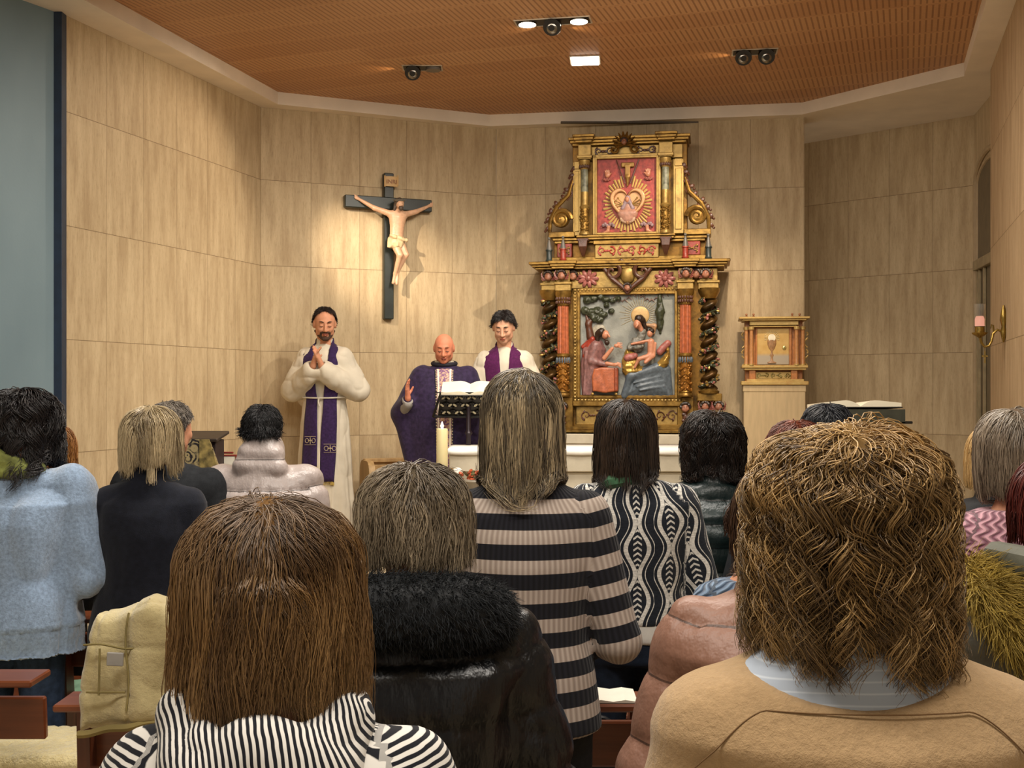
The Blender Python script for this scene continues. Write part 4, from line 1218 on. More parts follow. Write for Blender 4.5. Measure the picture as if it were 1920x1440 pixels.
# ------------------------------------------------------------------ the gilded altarpiece
def gilt_mat(c1='#6e5024', c2='#b8924a', metal=.75, rough=.34, patina='#35220f', amt=.7, sc=35):
    t = NT('gilt'); co = t.coord(); f = t.noise(co, sc, 5, .65); g_ = t.noise(co, sc * .35, 3)
    a = t.mix(f, lin(c1), lin(c2)); a = t.mix(t.math('MULTIPLY', t.ramp(g_, .5, .72), amt), a, lin(patina))
    t.bump(f, .4, .004)
    return t.out(a, t.math('ADD', t.math('MULTIPLY', f, .25), rough - .1), metal)
GILT = gilt_mat(); GILT2 = gilt_mat('#80622f', '#cbaa62', .5, .36, amt=.5); DGILT = gilt_mat('#4a2f16', '#a57a2e', .6, .4, '#20140c', .7)
def paint(c, rough=.38, var=.16, sc=40): return mat(c, rough, var=var, scale=sc, bump=.35, bscale=120, spec=.55)
FLESH = paint('#c98a6c', .35, .08); FLESH2 = paint('#99644c', .4, .2); RED = paint('#9c3a2a'); REDP = paint('#b4483a', .4); TERRA = paint('#b0603c'); DGREEN = paint('#3a3f2c'); BLUEP = paint('#5b6670', .35, .2)
BROWN = paint('#5a3524'); ROSE = paint('#a3625a'); MAUVE = paint('#8b6360', .4, .18); SKYP = paint('#8e9088', .45, .16, 9); DARKH = paint('#33231a')
k_ = 0.00444
X = lambda px: (px - 1180) * k_
Z = lambda py: (812 - py) * k_
RT = thing('altarpiece', (.978, 9.62, 1.265), A0, 'tall gilded baroque altarpiece with twisted columns and painted wood reliefs', 'altarpiece')
def rb_(px0, px1, py0, py1, y0, y1, mb=None, b=.005): return (mb or MB()).bb(X(px0), X(px1), y0, y1, Z(py1), Z(py0), b)
def moulding(mb, px0, px1, py, hpx, yf, steps=((0, 1.0), (.35, .6), (.7, .25)), out=.05, back=.30):
    """cornice: widest at the top"""
    n = len(steps)
    for i, (f, o_) in enumerate(steps):
        z1 = Z(py) - hpx * k_ * f; z0 = Z(py) - hpx * k_ * (steps[i + 1][0] if i + 1 < n else 1)
        mb.bb(X(px0) - out * o_, X(px1) + out * o_, yf - out * o_, back, z0, z1, .004)
    return mb
def spiral(cx, cz, r, turns, y, sgn=1, a0=0.0, n=26):
    return [(cx + sgn * r * (1 - i / n) ** .8 * math.cos(a0 + turns * 2 * PI * i / n), y, cz + r * (1 - i / n) ** .8 * math.sin(a0 + turns * 2 * PI * i / n)) for i in range(n + 1)]
def scroll_band(mb, px0, px1, py0, py1, y, n, r=.008, ri=3):
    w = (X(px1) - X(px0)) / n; h = (Z(py0) - Z(py1)) / 2; zc = (Z(py0) + Z(py1)) / 2
    for i in range(n):
        cx = X(px0) + w * (i + .5); sg = 1 if i % 2 else -1; fl_ = 1 if cx > X(px0 + (px1 - px0) / 2) else -1
        mb.tube(spiral(cx, zc, min(h, w / 2) * .85, 1.2, y, fl_, sg * 1.2), [r * (1 - .5 * j / 26) for j in range(27)], 5, flat=.8)
        for q_ in range(ri):
            a_ = q_ * 2.1 + i; mb.ball((cx + w * .38 * math.cos(a_), y, zc + h * .6 * math.sin(a_)), r * 1.5, 8, (1.6, .6, .8), rot=rot(0, a_, 0))
    return mb
# carcass
c = MB()
rb_(1040, 1322, 497, 806, .02, .34, c); rb_(1072, 1288, 262, 497, .04, .32, c); rb_(1020, 1340, 740, 806, .06, .33, c); rb_(1036, 1326, 447, 495, .05, .33, c)
c.build('carcass', DGILT, RT)
# plinth and predella
m_ = MB(); moulding(m_, 1040, 1318, 800, 12, -.04, ((0, .3), (.5, 1.0)), .03); rb_(1075, 1285, 752, 762, -.06, .1, m_); rb_(1078, 1282, 796, 803, -.05, .1, m_)
rb_(1040, 1075, 745, 802, -.045, .1, m_); rb_(1270, 1300, 745, 802, -.045, .1, m_); rb_(1306, 1352, 738, 752, -.03, .2, m_); rb_(1008, 1046, 738, 752, -.03, .2, m_)
m_.build('plinth', GILT, RT)
pr = rb_(1080, 1280, 762, 797, -.02, .05).build('predella_panel', GILT2, RT)
scroll_band(MB(), 1088, 1272, 767, 792, -.026, 8, .007).build('scroll_relief', BROWN, pr)
def cherub(px, py, s=1.0, y=-.07, wings=True, parent=RT, body=False):
    x, z = X(px), Z(py); r = .034 * s
    S = Sdf(); S.ell((x, y, z), (r, r * .9, r * 1.15), k=.01); S.ell((x, y - r * .85, z - r * .1), (r * .18, r * .25, r * .25), k=.006); S.ell((x, y - r * .6, z - r * .6), (r * .5, r * .4, r * .4), k=.01)
    for sd in (-1, 1):
        S.ell((x + sd * r * .4, y - r * .82, z + r * .12), (r * .2, r * .2, r * .13), k=.004, sub=True); S.ell((x + sd * r * .5, y - r * .45, z - r * .3), (r * .35, r * .4, r * .35), k=.01)
    V, F = S.mesh(.0045 * s + .001); o = fast('cherub_head', V, F, FLESH2, parent)
    hb = MB(); g = np.random.default_rng(int(px * 3))
    for i in range(16):
        a_ = PI * i / 15; hb.ball((x + r * 1.05 * math.cos(a_), y - .3 * r + g.uniform(-.2, .3) * r, z + r * (.25 + .95 * math.sin(a_))), r * .42, 6)
    hb.build('curls', DARKH, o)
    if wings:
        for sd in (-1, 1):
            wb = MB()
            for q_ in range(4):
                wb.tube([(x + sd * r * .8, y + .01, z - r * .9), (x + sd * r * (1.6 + .1 * q_), y + .005, z - r * (.9 - .5 * q_)), (x + sd * r * (1.9 - .15 * q_), y + .01, z + r * (-.6 + .7 * q_))], [r * .15, r * .3, r * .08], 5, flat=.5)
            wb.build('wing', ROSE, o)
    if body:
        bb_ = MB()
        for q_ in range(5): bb_.ball((x + (.3 * r if q_ % 2 else -.3 * r), y, z - r * (1.5 + .75 * q_)), r * .55, 8, (1.2, .8, .9))
        bb_.ball((x, y + .005, z - r * 2.6), r * .9, 10, (.8, .7, 2.0)); bb_.build('drapery', BROWN, o)
    return o
for px in (1056, 1285): cherub(px, 765, 1.0, -.075, False, RT, True)
for px in (1017, 1321, 1346): cherub(px, 762, .9, -.055, True, RT, False)
# main frame with beading
def frame(name, px0, px1, py0, py1, w, yf, m, bead=True, dep=.05):
    f = MB()
    rb_(px0, px0 + w, py0, py1, yf, yf + dep, f); rb_(px1 - w, px1, py0, py1, yf, yf + dep, f); rb_(px0, px1, py0, py0 + w, yf, yf + dep, f); rb_(px0, px1, py1 - w, py1, yf, yf + dep, f)
    w2 = w * .38
    for a_, b_, c_, d_ in ((px0 + w - w2, px0 + w + 1, py0 + w - w2, py1 - w + w2), (px1 - w - 1, px1 - w + w2, py0 + w - w2, py1 - w + w2)): rb_(a_, b_, c_, d_, yf - .012, yf + dep, f)
    for c_, d_ in ((py0 + w - w2, py0 + w + 1), (py1 - w - 1, py1 - w + w2)): rb_(px0 + w, px1 - w, c_, d_, yf - .012, yf + dep, f)
    o = f.build(name, m, RT)
    if bead:
        bd = MB(); r = w * k_ * .20
        for px in np.arange(px0 + w * .35, px1 - w * .3, w * .50):
            for py in (py0 + w * .33, py1 - w * .33): bd.ball((X(px), yf - .002, Z(py)), r, 6)
        for py in np.arange(py0 + w * .8, py1 - w * .7, w * .50):
            for px in (px0 + w * .33, px1 - w * .33): bd.ball((X(px), yf - .002, Z(py)), r, 6)
        bd.build('beading', GILT2, o)
    return o
frame('main_frame', 1075, 1279, 539, 755, 13, -.05, GILT)
# small fluted columns beside the frame
def column(px, py0, py1, r, y, kind):
    r0 = bpy.data.objects.new('column', None); COL.objects.link(r0); r0.parent = RT; r0.location = (X(px), y, Z(py1)); H = (py1 - py0) * k_
    if kind == 'fluted':
        MB().lathe([(r * 1.25, 0), (r * 1.3, .012), (r * 1.05, .03), (r * 1.15, .04), (r, .05)], n=20).build('base', GILT, r0); MB().lathe([(r, H * .37), (r * 1.2, H * .385), (r * 1.2, H * .4), (r, H * .41)], n=20).build('ring', GILT, r0); MB().lathe([(r, H * .86), (r * 1.15, H * .87), (r * 1.0, H * .88), (r * 1.15, H * .93), (r * 1.45, H * .965), (r * 1.5, H)], n=20).build('capital', GILT, r0)
        MB().lathe([(r * .95, H * .41), (r * .9, H * .86)], n=48, flute=(.08, 12)).build('shaft', TERRA, r0)
        lo = MB().lathe([(r * .95, .05), (r * 1.0, H * .37)], n=20); g = np.random.default_rng(px)
        for q_ in range(42):
            a_ = -g.uniform(0, PI); z_ = g.uniform(.06, H * .36); lo.ball((r * math.cos(a_), r * math.sin(a_), z_), g.uniform(.008, .014), 6, (1, .8, 1))
        for q_ in range(5): lo.tube([(r * 1.1 * math.cos(a_), r * 1.1 * math.sin(a_), .06 + q_ * H * .065 + .015 * math.sin(3 * a_)) for a_ in np.linspace(-PI, 0, 14)], .006, 5)
        lo.build('carved_drum', gilt_mat('#6a3018', '#c08a34', .55, .35), r0)
        pl = MB()
        for q_ in range(9):
            a_ = -PI * q_ / 8; pl.ball((r * 1.15 * math.cos(a_), r * 1.15 * math.sin(a_), H * .345), .011, 6, (.8, .6, 2.4))
        pl.build('acanthus_collar', BLUEP, r0)
        ca = MB()
        for q_ in range(9):
            a_ = -PI * q_ / 8
            for zf in (.895, .93): ca.ball((r * 1.2 * math.cos(a_), r * 1.2 * math.sin(a_), H * zf), .010, 6, (1, .8, 1.5))
        ca.build('capital_leaves', BROWN, r0)
    else:
        MB().lathe([(r * 1.25, 0), (r * 1.3, .02), (r * .9, .04)], n=20).build('base', GILT, r0); MB().lathe([(r * .85, H * .90), (r * 1.1, H * .93), (r * 1.35, H * .97), (r * 1.4, H)], n=20).build('capital', GILT, r0)
        nz_, na = 120, 28; V = []; tw = 5.2
        for i in range(nz_):
            z_ = .035 + (H * .9 - .035) * i / (nz_ - 1); ph = tw * 2 * PI * i / nz_
            for j in range(na):
                a_ = 2 * PI * j / na; rr = r * (.72 + .16 * math.cos(a_ - ph) + .03 * math.sin(a_ * 3 + ph * 2))
                V.append((rr * math.cos(a_) + r * .22 * math.cos(ph), rr * math.sin(a_) + r * .22 * math.sin(ph), z_))
        F = [[i * na + j, i * na + (j + 1) % na, (i + 1) * na + (j + 1) % na, (i + 1) * na + j] for i in range(nz_ - 1) for j in range(na)]
        fast('twisted_shaft', V, F, gilt_mat('#2c2016', '#6e4e20', .5, .35, '#151d14', .8, 20), r0)
        g = np.random.default_rng(px + 5); vb = [MB(), MB(), MB()]
        for q_ in range(230):
            f = q_ / 230; ph = tw * 2 * PI * f + PI + g.uniform(-.5, .5); z_ = .05 + (H * .84) * f; rr = r * .93
            mm = vb[0 if q_ % 4 == 0 else (1 if q_ % 4 < 3 else 2)]
            mm.ball((rr * math.cos(ph) * 1.05, rr * math.sin(ph) * 1.05, z_ + g.uniform(-.015, .015)), g.uniform(.012, .024), 8, (1.3, .7, .55), rot=rot(g.uniform(-1.2, 1.2), g.uniform(-1.2, 1.2), ph))
        vine = [(r * .98 * math.cos(tw * 2 * PI * i / 140 + PI * .8), r * .98 * math.sin(tw * 2 * PI * i / 140 + PI * .8), .04 + H * .86 * i / 140) for i in range(141)]
        vb[1].tube(vine, .007, 5)
        vb[0].build('gilded_leaves', GILT2, r0); vb[1].build('vine', DGREEN, r0); vb[2].build('fruit', ROSE, r0)
    return r0
column(1057, 546, 744, .047, -.075, 'fluted'); column(1285, 546, 744, .047, -.075, 'fluted')
column(1029, 542, 738, .066, .02, 'twist'); column(1328, 542, 738, .066, .02, 'twist')
# main entablature
e = MB(); rb_(1072, 1284, 508, 540, -.03, .15, e)
for a_, b_, y in ((1042, 1072, -.09), (1270, 1300, -.09), (1014, 1044, -.03), (1308, 1346, -.03)):
    rb_(a_, b_, 530, 545, y, .2, e); rb_(a_ - 2, b_ + 2, 528, 533, y - .012, .2, e); rb_(a_ + 2, b_ - 2, 505, 530, y + .01, .2, e)
e.build('frieze', GILT2, RT)
e = MB(); moulding(e, 1010, 1350, 490, 14, -.05, ((0, 1.0), (.4, .72), (.7, .4)), .075); moulding(e, 1040, 1075, 489, 15, -.11, ((0, 1), (.4, .7), (.7, .4)), .04); moulding(e, 1268, 1302, 489, 15, -.11, ((0, 1), (.4, .7), (.7, .4)), .04)
e.build('main_cornice', GILT, RT)
for px, y in ((1055, -.115), (1286, -.115), (1028, -.05), (1322, -.05), (1075, -.05), (1304, -.05)): cherub(px, 517, .95, y, True)
g = np.random.default_rng(3)
def rosette(px, py, r, parent, m, y=-.05):
    b_ = MB()
    for q_ in range(9):
        a_ = 2 * PI * q_ / 9; b_.ball((X(px) + r * .62 * math.cos(a_), y, Z(py) + r * .5 * math.sin(a_)), r * .42, 8, (1.1, .45, .55), rot=rot(0, -a_, 0))
    b_.ball((X(px), y - .012, Z(py)), r * .28, 8); return b_.build('rosette', m, parent)
rosette(1104, 522, .085, RT, ROSE); rosette(1247, 524, .085, RT, ROSE)
ca = MB()
for sg in (-1, 1):
    ca.tube(spiral(X(1178 + sg * 28), Z(510), .075, 1.15, -.085, sg, 1.8), [.020 * (1 - .55 * i / 26) for i in range(27)], 8)
    ca.tube([(X(1178 + sg * 46), -.06, Z(500)), (X(1178 + sg * 30), -.08, Z(522)), (X(1178 + sg * 8), -.09, Z(540)), (X(1178), -.09, Z(552))], [.016, .02, .018, .008], 8)
    ca.tube([(X(1178), -.09, Z(497)), (X(1178 + sg * 12), -.095, Z(489)), (X(1178 + sg * 20), -.09, Z(492))], [.018, .014, .006], 8)
ca.build('cartouche_scrolls', BROWN, RT)
S = Sdf(); S.ell((X(1178), -.06, Z(516)), (.062, .035, .075), k=.01); V, F = S.mesh(.006); fast('cartouche_boss', V, F, GILT2, RT)
cherub(1178, 541, .8, -.095, False)
# upper storey
m_ = MB(); rb_(1034, 1326, 480, 490, -.02, .3, m_, .004); moulding(m_, 1042, 1318, 444, 10, -.0, ((0, 1), (.5, .5)), .03); rb_(1113, 1240, 450, 458, -.05, .1, m_)
moulding(m_, 1086, 1262, 440, 9, -.05, ((0, 1), (.5, .5)), .02)
m_.build('upper_plinth', GILT, RT)
pp = rb_(1116, 1236, 456, 484, -.03, .05).build('upper_predella', GILT2, RT)
scroll_band(MB(), 1120, 1232, 459, 481, -.036, 6, .008).build('scroll_relief', REDP, pp)
for a_, b_ in ((1044, 1072), (1283, 1312)):
    q_ = rb_(a_, b_, 454, 480, -.01, .05).build('side_panel', RED, RT); scroll_band(MB(), a_ + 2, b_ - 2, 457, 478, -.016, 2, .006).build('scroll_relief', GILT, q_)
for px in (1095, 1249):
    b_ = MB()
    for q_ in range(6): b_.tube([(X(px) + (q_ - 2.5) * .012, -.10, Z(450)), (X(px) + (q_ - 2.5) * .010, -.105, Z(462)), (X(px) + (q_ - 2.5) * .003, -.06, Z(480))], [.010, .011, .004], 6)
    rb_(px - 11, px + 11, 447, 452, -.11, .0, b_); b_.build('leaf_bracket', BROWN, RT)
for i, px in enumerate((1029, 1057, 1285, 1327)):
    r0 = bpy.data.objects.new('pinnacle', None); COL.objects.link(r0); r0.parent = RT; r0.location = (X(px), -.08 if 1040 < px < 1300 else -.03, Z(488)); s = .9
    MB().lathe([(.028, 0), (.03, .01), (.024, .02), (.024, .085), (.03, .09), (.028, .10)], n=14).build('urn', RED if i in (1, 2) else mat('#2f3a38', .4), r0)
    MB().lathe([(.026, .10), (.020, .125), (.010, .17), (.004, .185)], n=14).ball((0, 0, .196), .013, 10).build('spire', mat('#6d6a64', .4), r0)
# pilasters and columns above
for a_, b_ in ((1074, 1090), (1262, 1282)):
    m_ = MB(); rb_(a_, b_, 300, 440, -.02, .2, m_); rb_(a_ + 4, b_ - 4, 318, 432, -.03, .2, m_, .003); rb_(a_ + 3, b_ - 3, 300, 314, -.03, .2, m_, .003)
    m_.build('pilaster', GILT2, RT)
for px in (1097, 1248):
    r0 = bpy.data.objects.new('column', None); COL.objects.link(r0); r0.parent = RT; r0.location = (X(px), -.05, Z(440)); H = 140 * k_; r = .034
    MB().lathe([(r * 1.3, 0), (r * 1.3, .015), (r * 1.05, .03)], n=18).build('base', GILT2, r0); MB().lathe([(r, .22), (r * 1.25, .235), (r, .25), (r * .95, .251), (r * .95, .36)], n=18).build('ring', GILT2, r0); MB().lathe([(r * .9, H * .88), (r * 1.4, H * .96), (r * 1.45, H)], n=18).build('capital', GILT2, r0)
    MB().lathe([(r * .92, .36), (r * .85, H * .88)], n=18).build('shaft', mat('#8f927c', .4, var=.4, scale=18), r0)
    lo = MB().lathe([(r * .9, .03), (r * .95, .22)], n=16); g = np.random.default_rng(px)
    for q_ in range(46):
        a_ = -g.uniform(0, PI); lo.ball((r * math.cos(a_), r * math.sin(a_), g.uniform(.035, .215)), g.uniform(.006, .012), 6)
    lo.build('carved_drum', GILT, r0)
    ca = MB()
    for q_ in range(8):
        a_ = -PI * q_ / 7; ca.ball((r * 1.15 * math.cos(a_), r * 1.15 * math.sin(a_), H * .92), .010, 6, (1, .8, 1.8))
    ca.build('capital_leaves', BROWN, r0)
m_ = MB(); rb_(1090, 1280, 272, 298, -.01, .2, m_)
for a_, b_ in ((1085, 1110), (1236, 1262)): rb_(a_, b_, 270, 298, -.07, .1, m_); rb_(a_ - 2, b_ + 2, 290, 296, -.08, .1, m_)
m_.build('upper_frieze', GILT2, RT)
m_ = MB(); moulding(m_, 1076, 1284, 255, 15, -.01, ((0, 1.0), (.35, .7), (.7, .3)), .045, .28); moulding(m_, 1082, 1110, 252, 15, -.08, ((0, 1.0), (.35, .7), (.7, .3)), .03, .1); moulding(m_, 1236, 1264, 252, 15, -.08, ((0, 1.0), (.35, .7), (.7, .3)), .03, .1)
m_.build('upper_cornice', GILT, RT)
scroll_band(MB(), 1112, 1155, 274, 290, -.02, 2, .009).build('frieze_relief', BROWN, RT); scroll_band(MB(), 1190, 1234, 274, 290, -.02, 2, .009).build('frieze_relief', BROWN, RT)
cr = MB()
for q_ in range(11):
    a_ = PI * (q_ / 10) * 1.15 - .12; cr.tube([(X(1172), -.05, Z(272)), (X(1172) + .05 * math.cos(a_), -.07, Z(272) + .05 * math.sin(a_)), (X(1172) + .105 * math.cos(a_), -.055, Z(272) + .108 * math.sin(a_))], [.014, .020, .006], 6, flat=.6)
for sg in (-1, 1): cr.tube(spiral(X(1172 + sg * 20), Z(280), .045, 1.1, -.05, sg, 1.6), [.014 * (1 - .5 * i / 26) for i in range(27)], 6)
cr.build('crest', DGILT, RT); cherub(1172, 268, .7, -.085, False)
# side volutes
for sg, cx in ((-1, 1052), (1, 1306)):
    b_ = MB(); b_.tube(spiral(X(cx), Z(408), .085, 1.7, -.02, -sg, 0, 40), [.022 * (1 - .6 * i / 40) for i in range(41)], 8)
    b_.tube([(X(cx + sg * 22), -.02, Z(432)), (X(cx + sg * 21), -.02, Z(410)), (X(cx + sg * 8), -.02, Z(384)), (X(cx - sg * 14), -.02, Z(362)), (X(cx - sg * 22), -.02, Z(335))], [.016, .02, .02, .018, .008], 8)
    b_.ball((X(cx), .0, Z(408)), .07, 14, (1, .4, 1)); b_.build('volute', GILT, RT)
    l = MB()
    for i, (dx, py) in enumerate(((26, 425), (26, 408), (20, 392), (10, 378), (-4, 366), (-10, 352), (-20, 342), (-20, 325), (-24, 312), (4, 388))):
        l.ball((X(cx + sg * dx), -.015, Z(py)), .022, 8, (1.3, .5, .8), rot=rot(0, sg * (.8 + i * .4), 0)); l.ball((X(cx + sg * (dx + 5)), -.01, Z(py + 5)), .012, 6)
    l.tube([(X(cx - sg * 22), -.01, Z(330)), (X(cx - sg * 15), -.01, Z(345)), (X(cx - sg * 20), -.01, Z(360)), (X(cx - sg * 10), -.01, Z(372))], .010, 6)
    l.build('volute_leaves', BROWN, RT); b2 = MB(); rb_(cx - 24, cx + 26, 432, 443, -.04, .2, b2); b2.build('volute_base', GILT, RT)

# ------- red relief with the heart
rb_(1112, 1240, 290, 444, -.01, .03).build('upper_back', DGILT, RT)
frame('upper_frame', 1112, 1240, 289, 445, 8, -.05, GILT2, False)
up = rb_(1119, 1233, 297, 440, -.028, .0).build('red_panel', mat('#a8423a', .5, var=.22, scale=30, bump=.5, bscale=60), RT)
hc = (1178, 385)
def heart(s, n=40):
    P = []
    for i in range(n):
        a_ = 2 * PI * i / n; x = 16 * math.sin(a_) ** 3; z = 13 * math.cos(a_) - 5 * math.cos(2 * a_) - 2 * math.cos(3 * a_) - math.cos(4 * a_)
        P.append((X(hc[0]) + x * s * 1.0, Z(hc[1]) + z * s * 1.18 + .01))
    return P
S = Sdf(); sd_poly(S, heart(.0093), -.045, .022, .008); sd_poly(S, heart(.0071), -.07, .03, .004, .006, sub=True); V, F = S.mesh(.005); fast('heart_rim', V, F, gilt_mat('#a87a4a', '#d9a478', .35, .35, amt=.1), up)
ry = MB()
for i in range(44):
    a_ = 2 * PI * i / 44; 
    if abs(a_ - PI / 2) < .2: continue
    ca_, sa_ = math.cos(a_), math.sin(a_); r0, r1 = (.135, .205) if i % 2 else (.135, .19)
    k2 = 1.0 if sa_ > -.3 else .94
    ry.tube([(X(hc[0]) + ca_ * r0, -.034, Z(hc[1]) + sa_ * r0 * 1.12 * k2 + .005), (X(hc[0]) + ca_ * r1, -.036, Z(hc[1]) + sa_ * r1 * 1.2 * k2 + .005)], [.006, .0095], 4)
ry.build('ray', mat('#dcc07a', .4, metal=.2, var=.15), up)
S = Sdf(); x0, z0 = X(1178), Z(387)
S.cap((x0, -.04, z0 - .085), (x0, -.04, z0 + .0), .07, .035, .03, (1, .5, 1)); S.cap((x0 - .055, -.045, z0 - .06), (x0 + .055, -.045, z0 - .06), .03, k=.02); V, F = S.mesh(.005); fast('saint_bust', V, F, paint('#b98a78', .4, .12), up)
S = Sdf(); S.ell((x0 - .004, -.055, z0 + .052), (.019, .02, .025), k=.01); V, F = S.mesh(.0045); fast('saint_head', V, F, FLESH, up)
S = Sdf(); S.cap((x0, -.045, z0 + .07), (x0 - .04, -.045, z0 - .02), .016, .02, .02); S.cap((x0, -.045, z0 + .07), (x0 + .04, -.045, z0 - .02), .016, .02, .02); V, F = S.mesh(.005); fast('veil', V, F, paint('#a08890', .45), up)
for sg in (-1, 1):
    for q_ in range(4):
        sw_ = MB(); a_ = -.2 + .35 * q_; p0 = (x0 + sg * .03, -.055, z0 + .01); p1 = (x0 + sg * (.03 + .075 * math.cos(a_)), -.06, z0 + .01 + .075 * math.sin(a_)); sw_.tube([p0, p1], .0035, 5); sw_.ball(p1, .008, 6); sw_.build('sword', GILT2, up)
fe = MB()
for q_ in range(9): a_ = PI + PI * q_ / 8; fe.ball((x0 + .05 * math.cos(a_), -.055, z0 - .105 + .022 * math.sin(a_)), .016, 8, (1, .7, 1.3))
fe.build('cloud_base', paint('#c0a084', .4), up)
S = Sdf(); S.box((X(1178), -.045, Z(322)), (.022, .016, .055), .004, k=.005); S.box((X(1178), -.045, Z(310)), (.055, .014, .02), .005, k=.005); S.cap((X(1178), -.045, Z(332)), (X(1178), -.045, Z(350)), .02, .006, .01); V, F = S.mesh(.005); fast('small_cross', V, F, gilt_mat('#7a5a30', '#b08a48', .5, .4), up)
b_ = MB()
for sg in (-1, 1): b_.tube([(X(1178 + sg * 21), -.04, Z(300)), (X(1178 + sg * 5), -.05, Z(345))], .005, 5)
b_.build('lance', BROWN, up)
for sg in (-1, 1):   # two hands above, two cloud-wrapped feet below
    S = Sdf(); cx_, cz_ = X(1178 + sg * 38), Z(328); S.ell((cx_, -.045, cz_), (.02, .014, .024), k=.01)
    for q_ in range(4): S.cap((cx_ + (q_ - 1.5) * .009, -.045, cz_ + .01), (cx_ + (q_ - 1.5) * .013, -.05, cz_ + .045 - abs(q_ - 1.5) * .006), .006, .005, .006)
    S.cap((cx_ - sg * .015, -.045, cz_ - .005), (cx_ - sg * .032, -.05, cz_ + .015), .006, .005, .006); V, F = S.mesh(.004); o = fast('wounded_hand', V, F, FLESH, up)
    bb_ = MB()
    for q_ in range(5): bb_.ball((cx_ + sg * (.005 - .011 * (q_ - 2)), -.042, cz_ - .035 - .006 * (q_ % 2)), .013, 8)
    bb_.build('cuff', ROSE, o)
    S = Sdf(); cx_, cz_ = X(1178 + sg * 36), Z(430); S.cap((cx_, -.045, cz_ + .02), (cx_ + sg * .004, -.045, cz_ - .012), .017, .014, .01); S.cap((cx_ + sg * .004, -.045, cz_ - .015), (cx_ + sg * .05, -.05, cz_ - .035), .014, .009, .01); V, F = S.mesh(.004); o = fast('wounded_foot', V, F, FLESH, up)
    bb_ = MB()
    for q_ in range(7): bb_.ball((cx_ + (q_ - 3) * .014, -.045, cz_ + .035 + .01 * math.sin(q_ * 1.7)), .016, 8)
    bb_.build('cloud', paint('#9a7f84', .45), o)

# ------- large relief, figures under a tree
mp_ = rb_(1087, 1268, 551, 748, -.02, .02).build('relief_panel', SKYP, RT)
def part(name, S, m, h=.0055, par=mp_, fold=0, fs=(30, 30, 12), seed=0):
    V, F = S.mesh(h)
    if fold: V = V + vnormals(V, F) * (vnoise(V * np.array(fs) + seed, 1.0) * fold)[:, None]
    return fast(name, V, F, m, par)
PX = lambda pts: [(X(a), Z(b)) for a, b in pts]
S = Sdf()
for a, b, r in ((1102, 562, 9), (1113, 560, 8), (1127, 557, 7), (1137, 562, 7), (1160, 560, 6), (1150, 564, 6), (1098, 582, 9), (1109, 586, 10), (1122, 583, 10), (1131, 590, 9), (1116, 596, 9), (1147, 583, 6), (1125, 600, 8), (1138, 572, 6)):
    S.ell((X(a), -.04, Z(b)), (r * k_, .028, r * k_ * .8), k=.006)
part('tree_crown', S, DGREEN, .005, fold=.007, fs=(60, 60, 60))
S = Sdf(); S.cap((X(1108), -.03, Z(632)), (X(1104), -.035, Z(608)), .035, .025, .02); S.cap((X(1104), -.035, Z(608)), (X(1118), -.035, Z(590)), .022, .012, .02); S.cap((X(1104), -.035, Z(608)), (X(1100), -.035, Z(590)), .018, .01, .02); part('tree_trunk', S, BROWN)
S = Sdf(); S.cap((X(1238), -.035, Z(615)), (X(1238), -.035, Z(585)), .026, .037, .02); S.cap((X(1238), -.035, Z(585)), (X(1238), -.035, Z(554)), .036, .014, .02); S.cap((X(1238), -.03, Z(625)), (X(1238), -.03, Z(600)), .01, k=.01); part('cypress', S, DGREEN, .005, fold=.006, fs=(50, 50, 40))
S = Sdf(); S.ell((X(1201), -.022, Z(592)), (.080, .010, .080), k=.005); part('halo', S, gilt_mat('#b08a50', '#d8b884', .3, .4, amt=.05))
ry = MB()
for i in range(26):
    a_ = PI * (-.15 + 1.3 * i / 25); ry.tube([(X(1201) + .085 * math.cos(a_), -.020, Z(592) + .085 * math.sin(a_)), (X(1201) + (.135 + .04 * (i % 2)) * math.cos(a_), -.020, Z(592) + (.135 + .04 * (i % 2)) * math.sin(a_))], [.005, .003], 4)
ry.build('halo_rays', paint('#a39a84'), mp_)
# seated woman
S = Sdf(); sd_poly(S, PX([(1163, 747), (1178, 722), (1190, 700), (1205, 690), (1226, 682), (1246, 676), (1258, 690), (1262, 747)]), -.03, .055, k=.01, pillow=.09)
S.cap((X(1183), -.06, Z(704)), (X(1172), -.045, Z(742)), .03, .03, .02); S.cap((X(1184), -.06, Z(706)), (X(1232), -.06, Z(690)), .036, .04, .03)
for i in range(6): S.cap((X(1196 + 8 * i), -.068 + .004 * i, Z(706 + i)), (X(1188 + 13 * i), -.05, Z(744)), .011, .008, .012)
for i in range(3): S.cap((X(1190 + 6 * i), -.085, Z(718 + 7 * i)), (X(1240 + 3 * i), -.07, Z(706 + 9 * i)), .008, .008, .012)
part('blue_skirt', S, BLUEP, .0048)
S = Sdf(); S.cap((X(1196), -.045, Z(652)), (X(1206), -.04, Z(624)), .045, .034, .03, (1, .8, 1)); S.cap((X(1192), -.05, Z(640)), (X(1182), -.07, Z(652)), .03, .024, .02); S.cap((X(1182), -.07, Z(652)), (X(1206), -.085, Z(650)), .02, .014, .02); part('grey_sleeve', S, paint('#77756c', .4, .25), .005, fold=.006, fs=(50, 20, 60))
S = Sdf(); S.ell((X(1196), -.075, Z(608)), (.030, .032, .040), rot(0, .35), k=.01); S.cap((X(1198), -.105, Z(610)), (X(1195), -.108, Z(614)), .006, .008, .008); S.cap((X(1204), -.05, Z(620)), (X(1200), -.06, Z(612)), .02, k=.02)
S.cap((X(1190), -.09, Z(645)), (X(1208), -.095, Z(643)), .011, .012, .01); part('woman_head', S, FLESH, .0045)
